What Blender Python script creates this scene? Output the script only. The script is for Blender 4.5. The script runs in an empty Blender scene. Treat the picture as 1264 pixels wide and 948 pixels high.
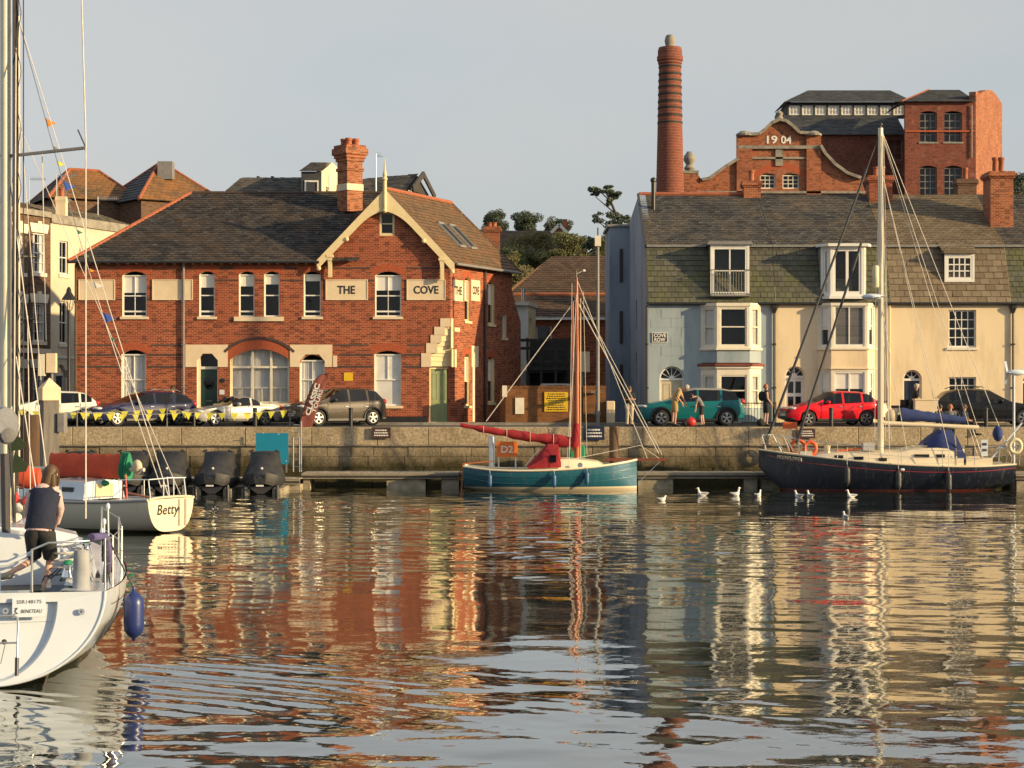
import bpy, bmesh, math, random
import numpy as np
from mathutils import Vector, Matrix, noise
# ------------------------------------------------------------------ camera, sky, sun, exposure
sc = bpy.context.scene
COL = sc.collection
CAMZ, F, HY = 3.6, 2250.0, 490.0          # eye height over the water (m), focal length and horizon row of the 1264x948 photo
cam_d = bpy.data.cameras.new('camera'); cam = bpy.data.objects.new('camera', cam_d); COL.objects.link(cam)
cam.location = (0, 0, CAMZ); cam.rotation_euler = (math.radians(90), 0, 0)
cam_d.sensor_width = 36; cam_d.lens = 36 * F / 1264; cam_d.shift_y = 16 / 1264
cam_d.clip_end = 3000; cam_d.clip_start = 0.5
sc.camera = cam
SUN_AZ, SUN_EL = math.radians(111.5), math.radians(13.5)     # azimuth from +Y towards +X
world = bpy.data.worlds.new('World'); sc.world = world; world.use_nodes = True
wn = world.node_tree.nodes; wl = world.node_tree.links
for n in list(wn): wn.remove(n)
wo = wn.new('ShaderNodeOutputWorld'); wb = wn.new('ShaderNodeBackground'); sky = wn.new('ShaderNodeTexSky')
sky.sky_type = 'NISHITA'; sky.sun_disc = False; sky.sun_elevation = SUN_EL; sky.sun_rotation = SUN_AZ
sky.air_density = 1.0; sky.dust_density = 3.0; sky.ozone_density = 1.5
hs = wn.new('ShaderNodeHueSaturation'); hs.inputs['Saturation'].default_value = 0.42
veil = wn.new('ShaderNodeMix'); veil.data_type = 'RGBA'; veil.inputs[0].default_value = 0.55
tcw = wn.new('ShaderNodeTexCoord'); cn = wn.new('ShaderNodeTexNoise'); cn.inputs['Scale'].default_value = 1.6; cn.inputs['Detail'].default_value = 5; mpw = wn.new('ShaderNodeMapping'); mpw.inputs['Scale'].default_value = (1, 1, 2.2); mpw.inputs['Location'].default_value = (.35, 0, 0)
wl.new(tcw.outputs['Generated'], mpw.inputs[0]); wl.new(mpw.outputs[0], cn.inputs['Vector'])
cm = wn.new('ShaderNodeMix'); cm.data_type = 'RGBA'; cm.inputs[6].default_value = (4.1, 4.95, 5.6, 1); cm.inputs[7].default_value = (5.5, 5.5, 5.4, 1)   # thin high cloud, bluish to warm grey
cr = wn.new('ShaderNodeMapRange'); cr.inputs[1].default_value = .38; cr.inputs[2].default_value = .62; wl.new(cn.outputs[0], cr.inputs[0]); wl.new(cr.outputs[0], cm.inputs[0]); wl.new(cm.outputs[2], veil.inputs[7])
wl.new(sky.outputs[0], hs.inputs['Color']); wl.new(hs.outputs[0], veil.inputs[6]); wl.new(veil.outputs[2], wb.inputs[0])
wb.inputs[1].default_value = 0.10
wl.new(wb.outputs[0], wo.inputs[0])
sun_d = bpy.data.lights.new('sun', 'SUN'); sun = bpy.data.objects.new('sun', sun_d); COL.objects.link(sun)
sun_d.energy = 5.0; sun_d.angle = math.radians(0.6); sun_d.color = (1.0, 0.73, 0.37)
sdir = Vector((math.sin(SUN_AZ) * math.cos(SUN_EL), math.cos(SUN_AZ) * math.cos(SUN_EL), math.sin(SUN_EL)))
sun.rotation_euler = sdir.to_track_quat('Z', 'Y').to_euler(); sun.location = sdir * 200
sc.view_settings.view_transform = 'Standard'; sc.view_settings.look = 'None'
sc.view_settings.exposure = 0.5; sc.view_settings.gamma = 1.0
sc.cycles.max_bounces = 8; sc.cycles.transparent_max_bounces = 12
sc.cycles.caustics_reflective = False; sc.cycles.caustics_refractive = False
R = random.Random(7)
def PX(px, Y): return (px - 632) / F * Y          # photo column -> world X on the plane at depth Y
def PZ(py, Y): return CAMZ + (HY - py) / F * Y    # photo row -> height on the plane at depth Y
def P(px, py, Y): return (PX(px, Y), Y, PZ(py, Y))
# ------------------------------------------------------------------ materials
MATS = {}
def new_mat(name):
    m = bpy.data.materials.new(name); m.use_nodes = True; MATS[name] = m
    nt = m.node_tree; return m, nt, nt.nodes['Principled BSDF']
def N(nt, t, **kw):
    n = nt.nodes.new('ShaderNode' + t)
    for k, v in kw.items():
        if k in n.inputs: n.inputs[k].default_value = v
        else: setattr(n, k, v)
    return n
def c4(c): return (c[0], c[1], c[2], 1)
def mixc(nt, fac, a, b, mode='MIX'):
    n = N(nt, 'Mix', data_type='RGBA', blend_type=mode)
    for s, v in ((0, fac), (6, a), (7, b)):
        if hasattr(v, 'is_linked') or hasattr(v, 'links'): nt.links.new(v, n.inputs[s])
        elif s == 0: n.inputs[0].default_value = v
        else: n.inputs[s].default_value = c4(v)
    return n.outputs[2]
def ramp(nt, v, lo, hi):
    n = N(nt, 'MapRange'); nt.links.new(v, n.inputs[0]); n.inputs[1].default_value = lo; n.inputs[2].default_value = hi; return n.outputs[0]
def noise_n(nt, scale, detail=4, vec=None, rough=.6):
    n = N(nt, 'TexNoise'); n.inputs['Scale'].default_value = scale; n.inputs['Detail'].default_value = detail; n.inputs['Roughness'].default_value = rough
    if vec is not None: nt.links.new(vec, n.inputs['Vector'])
    return n.outputs[0]
def coords(nt, kind='Object'): return N(nt, 'TexCoord').outputs[kind]
def geo_pos(nt): return N(nt, 'NewGeometry').outputs['Position']
def bump(nt, b, h, strength=.3, dist=.02):
    n = N(nt, 'Bump'); n.inputs['Strength'].default_value = strength; n.inputs['Distance'].default_value = dist
    nt.links.new(h, n.inputs['Height']); nt.links.new(n.outputs[0], b.inputs['Normal'])
def pm(name, c1, c2=None, scale=3.0, rough=.6, metal=0, bmp=0, bscale=40, coat=0, spec=.5, lo=.35, hi=.65, c3=None, s3=.7, fac3=.5, stretch=None):
    """painted / weathered surface: two colours in a noise pattern, optional third as large stains"""
    m, nt, b = new_mat(name)
    b.inputs['Roughness'].default_value = rough; b.inputs['Metallic'].default_value = metal
    b.inputs['Coat Weight'].default_value = coat; b.inputs['Specular IOR Level'].default_value = spec
    v = coords(nt)
    if stretch:
        mp = N(nt, 'Mapping'); mp.inputs['Scale'].default_value = stretch; nt.links.new(v, mp.inputs[0]); v = mp.outputs[0]
    if c2 is None: c2 = tuple(x * .8 for x in c1)
    col = mixc(nt, ramp(nt, noise_n(nt, scale, 5, v), lo, hi), c1, c2)
    if c3:
        f = N(nt, 'Math', operation='MULTIPLY'); nt.links.new(ramp(nt, noise_n(nt, s3, 6, v, .7), .48, .68), f.inputs[0]); f.inputs[1].default_value = fac3
        col = mixc(nt, f.outputs[0], col, c3)
    nt.links.new(col, b.inputs['Base Color'])
    if bmp: bump(nt, b, noise_n(nt, bscale, 4, v), bmp)
    return m
def brick_mat(name, ca, cb, mortar, dark=(.06, .025, .02), stain=None, mort=.009, dk=.35, fade=None):
    m, nt, b = new_mat(name); b.inputs['Roughness'].default_value = .85; b.inputs['Specular IOR Level'].default_value = .25
    uv = coords(nt, 'UV')
    br = N(nt, 'TexBrick'); br.offset = .5
    nt.links.new(uv, br.inputs['Vector'])
    for k, v in (('Color1', c4(ca)), ('Color2', c4(cb)), ('Mortar', c4(mortar)), ('Scale', 1.0), ('Mortar Size', mort), ('Mortar Smooth', .2), ('Bias', .1), ('Brick Width', .225), ('Row Height', .078)):
        br.inputs[k].default_value = v
    # random overburnt bricks: white noise on brick-sized cells
    mp = N(nt, 'Mapping'); mp.inputs['Scale'].default_value = (1 / .225, 1 / .078, 1); nt.links.new(uv, mp.inputs[0])
    fl = N(nt, 'VectorMath', operation='FLOOR'); nt.links.new(mp.outputs[0], fl.inputs[0])
    w = N(nt, 'TexWhiteNoise'); nt.links.new(fl.outputs[0], w.inputs['Vector'])
    f = N(nt, 'Math', operation='MULTIPLY'); nt.links.new(ramp(nt, w.outputs[0], .72, .80), f.inputs[0]); f.inputs[1].default_value = dk
    col = mixc(nt, f.outputs[0], br.outputs[0], dark)
    big = ramp(nt, noise_n(nt, .55, 5, uv, .65), .38, .68)
    f2 = N(nt, 'Math', operation='MULTIPLY'); nt.links.new(big, f2.inputs[0]); f2.inputs[1].default_value = .45
    col = mixc(nt, f2.outputs[0], col, stain or tuple(x * .55 for x in ca))
    if fade:
        f3 = N(nt, 'Math', operation='MULTIPLY'); nt.links.new(ramp(nt, noise_n(nt, 1.3, 8, uv, .75), .56, .70), f3.inputs[0]); f3.inputs[1].default_value = .6
        col = mixc(nt, f3.outputs[0], col, fade)
    nt.links.new(col, b.inputs['Base Color'])
    iv = N(nt, 'Math', operation='SUBTRACT'); iv.inputs[0].default_value = 1; nt.links.new(br.outputs[1], iv.inputs[1])
    bump(nt, b, iv.outputs[0], .6, .012)
    return m
def slate_mat(name, ca, cb, lichen, lf=.5, ls=1.2, spots=None, rough=.75, ramps=(.45, .7)):
    m, nt, b = new_mat(name); b.inputs['Roughness'].default_value = rough; b.inputs['Specular IOR Level'].default_value = .3
    at = N(nt, 'Attribute'); at.attribute_name = 'rnd'
    pos = geo_pos(nt)
    col = mixc(nt, at.outputs['Fac'], ca, cb)
    f = N(nt, 'Math', operation='MULTIPLY'); nt.links.new(ramp(nt, noise_n(nt, ls, 8, pos, .75), *ramps), f.inputs[0]); f.inputs[1].default_value = lf
    col = mixc(nt, f.outputs[0], col, lichen)
    if spots:
        col = mixc(nt, ramp(nt, noise_n(nt, 4.5, 6, pos, .8), .60, .68), col, spots)
    nt.links.new(col, b.inputs['Base Color'])
    bump(nt, b, noise_n(nt, 25, 4, pos), .4, .02)
    return m
def glass_mat(name, tint=(1, 1, 1), refl=1.5, rough=.02):
    m, nt, b = new_mat(name); nt.nodes.remove(b); out = nt.nodes['Material Output']
    tr = N(nt, 'BsdfTransparent'); tr.inputs[0].default_value = c4(tint); gl = N(nt, 'BsdfGlossy'); gl.inputs['Roughness'].default_value = rough
    fr = N(nt, 'Fresnel'); fr.inputs[0].default_value = refl; mx = N(nt, 'MixShader')
    bf = N(nt, 'Math', operation='SUBTRACT'); bf.inputs[0].default_value = 1; nt.links.new(N(nt, 'NewGeometry').outputs['Backfacing'], bf.inputs[1]); mu = N(nt, 'Math', operation='MULTIPLY'); nt.links.new(bf.outputs[0], mu.inputs[0]); nt.links.new(fr.outputs[0], mu.inputs[1])
    nt.links.new(mu.outputs[0], mx.inputs[0]); nt.links.new(tr.outputs[0], mx.inputs[1]); nt.links.new(gl.outputs[0], mx.inputs[2]); nt.links.new(mx.outputs[0], out.inputs[0])
    bn = N(nt, 'Bump'); bn.inputs['Strength'].default_value = .04; bn.inputs['Distance'].default_value = .02
    nt.links.new(noise_n(nt, 2.0, 2, geo_pos(nt)), bn.inputs['Height']); nt.links.new(bn.outputs[0], gl.inputs['Normal'])
    return m
brick_mat('brick_red', (.40, .078, .028), (.24, .042, .02), (.42, .25, .145), stain=(.20, .048, .028), mort=.012, dk=.6)
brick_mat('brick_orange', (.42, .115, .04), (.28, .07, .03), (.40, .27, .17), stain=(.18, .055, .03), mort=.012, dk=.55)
brick_mat('brick_brewery', (.25, .06, .034), (.17, .042, .026), (.26, .17, .125), stain=(.12, .04, .03), fade=(.40, .28, .22), dk=.5)
brick_mat('brick_brown', (.16, .085, .05), (.11, .06, .04), (.24, .18, .12), dk=.5)
brick_mat('brick_yard', (.25, .10, .035), (.19, .075, .03), (.20, .12, .06), stain=(.10, .06, .02))
pm('brick_arch', (.44, .10, .035), (.30, .065, .03), 12, .85, bmp=.4, bscale=30)
pm('brick_dark', (.045, .03, .028), (.09, .05, .04), 8, .8)
slate_mat('slate_pub', (.018, .018, .021), (.075, .068, .066), (.12, .075, .042), .75, .8, (.26, .22, .17))
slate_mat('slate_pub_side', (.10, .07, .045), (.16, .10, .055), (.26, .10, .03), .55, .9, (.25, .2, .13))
slate_mat('slate_grey', (.035, .036, .04), (.10, .095, .09), (.20, .15, .095), .7, .6, (.34, .30, .24))
slate_mat('slate_moss', (.075, .074, .06), (.12, .115, .088), (.115, .125, .025), .8, .35, None)
slate_mat('slate_tan', (.15, .115, .075), (.23, .18, .12), (.10, .065, .045), .5, 1.3, (.38, .31, .2))
slate_mat('tile_brown', (.075, .045, .032), (.12, .075, .05), (.05, .05, .03), .5, .8, (.2, .16, .11))
slate_mat('tile_lichen', (.10, .07, .045), (.17, .10, .05), (.36, .15, .04), .75, .4, None, ramps=(.42, .66))
slate_mat('slate_blue', (.045, .05, .06), (.085, .09, .10), (.10, .09, .075), .4, .7, None)
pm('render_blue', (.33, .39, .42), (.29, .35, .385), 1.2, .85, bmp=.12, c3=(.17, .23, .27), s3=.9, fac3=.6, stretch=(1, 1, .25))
pm('render_blue_shaded', (.26, .31, .38), (.22, .27, .345), .9, .85, bmp=.12, c3=(.11, .145, .20), s3=.45, fac3=.75, stretch=(1, 1, .35))  # darker copy of the front render: the side wall's shade put into its blue
pm('render_cream', (.79, .64, .43), (.72, .58, .38), .8, .85, bmp=.15, c3=(.46, .36, .23), s3=1.0, fac3=.55, stretch=(1, 1, .22))
pm('render_ivory', (.70, .57, .38), (.63, .50, .33), .8, .85, bmp=.1, c3=(.48, .40, .28), s3=.6, fac3=.5, stretch=(1, 1, .5))
pm('render_pale', (.62, .54, .40), (.54, .47, .36), .8, .85, bmp=.1, c3=(.36, .32, .26), s3=.5, fac3=.6, stretch=(1, 1, .5))
pm('cream_stone', (.72, .58, .40), (.66, .52, .35), 1.6, .75, c3=(.5, .41, .28), s3=1.2, fac3=.35)
pm('cream_paint', (.76, .62, .36), (.70, .56, .31), 2.5, .5, c3=(.55, .43, .24), s3=1.5, fac3=.35)
pm('white_paint', (.76, .74, .69), (.70, .68, .63), 3, .45, c3=(.55, .52, .46), s3=2, fac3=.3)
pm('ivory_paint', (.74, .68, .55), (.68, .62, .49), 3, .5, c3=(.52, .46, .36), s3=2, fac3=.35)
pm('black_paint', (.014, .014, .016), (.022, .022, .022), 6, .4)
pm('grey_stone', (.30, .27, .22), (.21, .19, .16), 3, .85, bmp=.3, c3=(.12, .11, .09), s3=1.5, fac3=.6)
pm('terracotta', (.40, .13, .055), (.30, .09, .04), 5, .8)
pm('ridge_red', (.36, .11, .05), (.26, .075, .035), 5, .85)
pm('lead', (.17, .17, .17), (.23, .22, .21), 4, .55)
pm('door_dark_green', (.014, .045, .032), (.010, .032, .024), 3, .35)
pm('door_olive', (.20, .24, .11), (.16, .20, .09), 2, .5)
pm('door_navy', (.02, .03, .06), (.03, .04, .07), 3, .4)
pm('curtain', (.66, .65, .63), (.48, .47, .46), 3, .9, stretch=(14, 14, .3))
pm('blind', (.84, .80, .72), (.78, .74, .66), 3, .85)
pm('interior', (.012, .011, .010), (.02, .018, .016), 1, .9)
pm('slatted_blind', (.13, .12, .11), (.06, .055, .05), 1, .7, stretch=(.1, .1, 12))
glass_mat('glass'); glass_mat('car_glass', (.16, .17, .17), 1.6, .03)
pm('concrete_wall', (.25, .19, .115), (.47, .385, .265), 11, .92, bmp=.8, bscale=9, c3=(.16, .11, .05), s3=.9, fac3=.55, lo=.36, hi=.64)
pm('road', (.075, .07, .065), (.10, .095, .085), 2, .9, bmp=.2)
pm('earth', (.09, .085, .05), (.06, .065, .03), .2, .95)
pm('pontoon_deck', (.36, .31, .24), (.26, .225, .17), 3, .85, bmp=.3, stretch=(1, 6, 1))
pm('pontoon_float', (.40, .35, .26), (.26, .22, .16), 3, .9, bmp=.3, c3=(.10, .10, .05), s3=1.8, fac3=.7)
pm('pile_grey', (.17, .155, .135), (.11, .10, .09), 3, .8, bmp=.3, stretch=(3, 3, .4))
pm('pile_brown', (.085, .05, .03), (.13, .075, .04), 3, .85, bmp=.4, stretch=(4, 4, .5))
pm('steel', (.62, .62, .60), (.52, .52, .5), 5, .3, metal=.9)
pm('alu', (.70, .64, .50), (.64, .58, .45), 4, .4, metal=.1)
pm('rope_white', (.66, .62, .56), None, 8, .8)
pm('rope_dark', (.05, .05, .055), None, 8, .7)
pm('gel_white', (.62, .68, .76), (.58, .64, .72), .9, .22, coat=.4)
pm('gel_cream', (.76, .66, .48), (.70, .60, .43), .9, .3, coat=.3)
pm('gel_grey', (.42, .42, .42), (.36, .36, .36), 2, .5)
pm('varnish', (.40, .115, .03), (.30, .08, .02), 3, .3, coat=.5, stretch=(6, 6, .3))
pm('red_canvas', (.33, .012, .02), (.22, .008, .014), 4, .8, bmp=.5, bscale=7)
pm('orange_canvas', (.62, .085, .03), (.50, .06, .025), 3, .8, bmp=.5, bscale=7)
pm('green_canvas', (.02, .26, .13), (.015, .18, .09), 4, .8, bmp=.4, bscale=9)
pm('navy_canvas', (.015, .03, .12), (.02, .04, .16), 3, .8, bmp=.5, bscale=7)
pm('black_canvas', (.014, .014, .016), (.03, .03, .032), 3, .6, bmp=.8, bscale=7)
pm('grey_canvas', (.34, .35, .37), (.26, .27, .29), 3, .85, bmp=.5, bscale=9)
pm('fender_navy', (.015, .028, .13), (.02, .035, .16), 3, .35)
pm('fender_blue', (.03, .09, .20), (.04, .11, .24), 3, .4)
pm('fender_black', (.02, .02, .025), (.035, .035, .04), 3, .5)
pm('rubber', (.018, .018, .018), (.028, .027, .026), 8, .8)
pm('rim', (.55, .54, .52), (.45, .44, .43), 4, .3, metal=.8)
pm('chrome', (.8, .8, .8), None, 3, .1, metal=1)
pm('lamp_red', (.45, .012, .015), None, 5, .15, coat=.8)
pm('lamp_clear', (.6, .62, .64), (.35, .36, .38), 9, .08, coat=1)
pm('plate', (.7, .7, .68), None, 4, .4)
pm('yellow', (.75, .56, .01), (.68, .50, .01), 3, .6)
pm('flag_yellow', (.72, .66, .06), (.62, .56, .05), 3, .7)
pm('sign_yellow', (.72, .45, .01), (.66, .40, .01), 3, .5)
pm('sign_orange', (.72, .17, .02), (.66, .15, .02), 3, .4)
pm('sign_blue', (.012, .018, .055), None, 3, .4)
pm('sign_brown', (.06, .025, .02), None, 3, .5)
pm('banner', (.30, .085, .06), (.25, .07, .05), 4, .75)
pm('board_teal', (.005, .20, .33), (.005, .18, .30), 3, .5)
pm('flag_blue', (.04, .10, .40), None, 3, .7); pm('flag_orange', (.70, .25, .03), None, 3, .7); pm('flag_green', (.02, .20, .10), None, 3, .7)
pm('red_plastic', (.55, .03, .03), None, 3, .5); pm('buoy_orange', (.70, .11, .02), None, 3, .5); pm('buoy_white', (.72, .64, .42), None, 3, .5)
pm('skin', (.50, .27, .18), (.45, .23, .15), 6, .55); pm('skin_pale', (.58, .34, .25), (.53, .30, .21), 6, .55)
pm('hair_brown', (.055, .032, .018), (.12, .07, .035), 25, .6, stretch=(1, 1, .15)); pm('hair_dark', (.03, .02, .015), None, 20, .5); pm('hair_red', (.36, .13, .04), None, 20, .5); pm('hair_grey', (.42, .38, .32), None, 20, .6)
pm('cloth_navy', (.012, .017, .045), (.008, .012, .03), 5, .85, bmp=.9, bscale=7); pm('cloth_black', (.012, .012, .013), (.02, .02, .02), 5, .85, bmp=.9, bscale=7)
pm('cloth_pink', (.62, .44, .41), (.55, .38, .36), 5, .9, bmp=.9, bscale=8); pm('cloth_tan', (.42, .29, .14), (.36, .25, .12), 5, .9); pm('cloth_khaki', (.40, .26, .09), (.34, .22, .08), 5, .9)
pm('cloth_grey', (.20, .19, .19), (.15, .145, .145), 5, .9); pm('cloth_white', (.68, .62, .56), None, 5, .9); pm('cloth_cream', (.6, .5, .36), None, 5, .9)
pm('feather_white', (.80, .78, .74), (.72, .70, .66), 8, .8); pm('feather_grey', (.36, .37, .39), None, 8, .8); pm('beak', (.62, .35, .03), None, 8, .5)
pm('timber_dark', (.03, .028, .026), (.05, .045, .04), 3, .8); pm('timber_red', (.20, .045, .02), (.15, .035, .02), 3, .6)
pm('bark', (.085, .06, .04), (.05, .035, .025), 6, .9, bmp=.5)
pm('fabric_beige', (.58, .50, .36), None, 3, .8)
def leaf_mat(name, a, b_):
    m, nt, b = new_mat(name); at = N(nt, 'Attribute'); at.attribute_name = 'rnd'
    cl = mixc(nt, at.outputs['Fac'], a, b_); nt.links.new(cl, b.inputs['Base Color']); tl = N(nt, 'BsdfTranslucent'); nt.links.new(cl, tl.inputs[0]); mx = N(nt, 'MixShader'); mx.inputs[0].default_value = .35; nt.links.new(b.outputs[0], mx.inputs[1]); nt.links.new(tl.outputs[0], mx.inputs[2]); nt.links.new(mx.outputs[0], nt.nodes['Material Output'].inputs[0]); b.inputs['Roughness'].default_value = .7; b.inputs['Specular IOR Level'].default_value = .2
leaf_mat('leaf_pine', (.09, .115, .085), (.15, .18, .125)); leaf_mat('leaf_mid', (.11, .13, .06), (.22, .22, .11)); leaf_mat('leaf_warm', (.14, .14, .065), (.28, .24, .12))
for nm, c, cc in (('paint_white', (.72, .70, .62), .8), ('paint_navy', (.012, .015, .06), 1), ('paint_silver', (.42, .40, .37), .8), ('paint_bronze', (.06, .051, .041), .9), ('paint_teal', (.004, .135, .155), 1), ('paint_red', (.62, .006, .018), 1), ('paint_black', (.009, .009, .010), 1)):
    pm(nm, c, tuple(x * .96 for x in c), 1, .45, metal=.35 if nm in ('paint_silver', 'paint_bronze') else 0, coat=cc * .45, spec=.15)
# ------------------------------------------------------------------ mesh helpers
def V(*a): return Vector(a)
class MB:
    """collects shapes; build() links them as ONE mesh object"""
    def __init__(s): s.v = []; s.f = []; s.uv = []; s.rnd = []; s.m = []; s.cur = 0
    def face(s, pts, uv=None, rnd=0.0):
        i = len(s.v); s.v += [tuple(p) for p in pts]; s.f.append(tuple(range(i, i + len(pts)))); s.uv.append(uv); s.rnd.append(rnd); s.m.append(s.cur); return s
    def mesh(s, verts, faces, rnd=0.0):
        i = len(s.v); s.v += [tuple(p) for p in verts]
        for f in faces: s.f.append(tuple(k + i for k in f)); s.uv.append(None); s.rnd.append(rnd); s.m.append(s.cur)
        return s
    def box(s, x0, x1, y0, y1, z0, z1, M=None, rnd=0.0):
        p = [V(x, y, z) for z in (z0, z1) for y in (y0, y1) for x in (x0, x1)]
        if M is not None: p = [M @ q for q in p]
        return s.mesh(p, [(0, 2, 3, 1), (4, 5, 7, 6), (0, 1, 5, 4), (2, 6, 7, 3), (0, 4, 6, 2), (1, 3, 7, 5)], rnd)
    def prism(s, poly, d, M=None):
        """poly: 2D (x, z) outline, extruded along y from 0 to d"""
        n = len(poly); p = [V(x, 0, z) for x, z in poly] + [V(x, d, z) for x, z in poly]
        if M is not None: p = [M @ q for q in p]
        return s.mesh(p, [tuple(range(n)), tuple(range(2 * n - 1, n - 1, -1))] + [(i, i + n, (i + 1) % n + n, (i + 1) % n) for i in range(n)])
    def bar(s, a, b, w, h):
        """rectangular bar from a to b, w across, h up"""
        a, b = Vector(a), Vector(b); d = b - a; L = d.length
        if L < 1e-6: return s
        d /= L; up = V(0, 0, 1) if abs(d.z) < .95 else V(0, 1, 0); x = d.cross(up).normalized(); z = x.cross(d)
        M = Matrix((x, d, z)).transposed().to_4x4(); M.translation = a
        return s.box(-w / 2, w / 2, 0, L, -h / 2, h / 2, M)
    def tube(s, path, r, n=8, cap=True):
        path = [Vector(p) for p in path]; rs = r if isinstance(r, (list, tuple)) else [r] * len(path)
        rings = []; prev = None
        for i, p in enumerate(path):
            t = (path[min(i + 1, len(path) - 1)] - path[max(i - 1, 0)])
            t = t.normalized() if t.length > 1e-9 else V(0, 0, 1)
            if prev is None: a = t.orthogonal().normalized()
            else:
                a = prev - t * prev.dot(t); a = a.normalized() if a.length > 1e-6 else t.orthogonal().normalized()
            prev = a; b = t.cross(a)
            rings.append([p + (a * math.cos(k * 2 * math.pi / n) + b * math.sin(k * 2 * math.pi / n)) * rs[i] for k in range(n)])
        vs = [q for rg in rings for q in rg]; fs = []
        for i in range(len(path) - 1):
            for k in range(n): fs.append((i * n + k, i * n + (k + 1) % n, (i + 1) * n + (k + 1) % n, (i + 1) * n + k))
        if cap: fs.append(tuple(range(n - 1, -1, -1))); fs.append(tuple(range((len(path) - 1) * n, len(path) * n)))
        return s.mesh(vs, fs)
    def lathe(s, prof, n=16, M=None):
        """prof: (r, z) from bottom to top"""
        vs = []; fs = []
        for r, z in prof:
            for k in range(n):
                a = 2 * math.pi * k / n; vs.append(V(r * math.cos(a), r * math.sin(a), z))
        if M is not None: vs = [M @ q for q in vs]
        for i in range(len(prof) - 1):
            for k in range(n): fs.append((i * n + k, i * n + (k + 1) % n, (i + 1) * n + (k + 1) % n, (i + 1) * n + k))
        fs.append(tuple(range(n - 1, -1, -1))); fs.append(tuple(range((len(prof) - 1) * n, len(prof) * n)))
        return s.mesh(vs, fs)
    def ell(s, c, rx, ry, rz, n=12, m=8, M=None):
        pr = [(math.cos(t), math.sin(t)) for t in [(-.5 + (i + .02 if i == 0 else i - .02 if i == m else i) / m) * math.pi for i in range(m + 1)]]
        T = Matrix.Translation(c) @ (M if M is not None else Matrix()) @ Matrix.Diagonal((rx, ry, rz, 1))
        return s.lathe(pr, n, T)
    def grid(s, rows, closed=False):
        """rows: list of equally long point lists"""
        n = len(rows[0]); vs = [q for r in rows for q in r]; fs = []
        for i in range(len(rows) - 1):
            for k in range(n if closed else n - 1): fs.append((i * n + k, i * n + (k + 1) % n, (i + 1) * n + (k + 1) % n, (i + 1) * n + k))
        return s.mesh(vs, fs)
    def build(s, name, mat, parent=None, world=True, smooth=None, auto_uv=False):
        me = bpy.data.meshes.new(name); me.from_pydata(s.v, [], s.f)
        for mm in (mat if isinstance(mat, (list, tuple)) else [mat]): me.materials.append(MATS[mm])
        if any(s.m): me.polygons.foreach_set('material_index', s.m)
        if any(u is not None for u in s.uv) or auto_uv:
            ul = me.uv_layers.new(name='UVMap'); co = []
            for fi, p in enumerate(me.polygons):
                u = s.uv[fi]
                if u is None:                      # box projection in metres
                    nn = p.normal; h = math.hypot(nn.x, nn.y)
                    for vi in p.vertices:
                        q = me.vertices[vi].co
                        co += ((q.x * -nn.y + q.y * nn.x) / h if h > .3 else q.x, q.z if h > .3 else q.y)
                else:
                    for t in u: co += t
            ul.data.foreach_set('uv', co)
        if any(s.rnd):
            me.attributes.new('rnd', 'FLOAT', 'FACE').data.foreach_set('value', s.rnd)
        if smooth is not None:
            me.shade_smooth(); me.set_sharp_from_angle(angle=math.radians(smooth))
        me.update(); me.validate()
        return link(name, me, parent, world)
def link(name, data, parent=None, world=True):
    o = bpy.data.objects.new(name, data); COL.objects.link(o)
    if parent is not None:
        o.parent = parent
        if world and parent.type == 'EMPTY': o.matrix_parent_inverse = Matrix.LocRotScale(parent.location, parent.rotation_euler, None).inverted()
    return o
LABELS = {}
def tag(o, label=None, cat=None, group=None, kind=None):
    if label: o['label'] = label
    if cat: o['category'] = cat
    if group: o['group'] = group
    if kind: o['kind'] = kind
    return o
def thing(name, label, cat, loc=(0, 0, 0), rz=0.0, group=None):
    o = bpy.data.objects.new(name, None); COL.objects.link(o); o.location = loc; o.rotation_euler = (0, 0, rz); o.empty_display_size = .2
    return tag(o, label, cat, group)
def struct(o): o['kind'] = 'structure'; return o
def text_mesh(txt, size, weight=0.0, extrude=.004, align='CENTER', spacing=1.0, shear=0.0):
    cu = bpy.data.curves.new('lettering', 'FONT'); cu.body = txt; cu.size = size; cu.align_x = align; cu.align_y = 'CENTER'
    cu.extrude = extrude; cu.offset = weight; cu.space_character = spacing; cu.shear = shear; cu.resolution_u = 3
    ob = bpy.data.objects.new('tmp', cu); COL.objects.link(ob)
    bpy.context.view_layer.update()
    me = bpy.data.meshes.new_from_object(ob.evaluated_get(bpy.context.evaluated_depsgraph_get()))
    bpy.data.objects.remove(ob); bpy.data.curves.remove(cu); me.name = 'lettering'; return me
def lettering(txt, size, mat, parent, origin, right, up=(0, 0, 1), weight=0.0, extrude=.004, align='CENTER', spacing=1.0, shear=0.0, fit=None, world=True, name='lettering'):
    me = text_mesh(txt, size, weight, extrude, align, spacing, shear); me.materials.clear(); me.materials.append(MATS[mat])
    x = Vector(right).normalized(); u = Vector(up); n = x.cross(u).normalized(); u = n.cross(x)
    M = Matrix((x, u, n)).transposed().to_4x4(); M.translation = origin
    if fit:
        xs = [v.co.x for v in me.vertices]; ys = [v.co.y for v in me.vertices]; w = max(xs) - min(xs); h = max(ys) - min(ys)
        cx, cy = (max(xs) + min(xs)) / 2, (max(ys) + min(ys)) / 2
        M = M @ Matrix.Diagonal((fit[0] / w, fit[1] / h, 1, 1)) @ Matrix.Translation((-cx, -cy, 0))
    me.transform(M); return link(name, me, parent, world)
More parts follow.
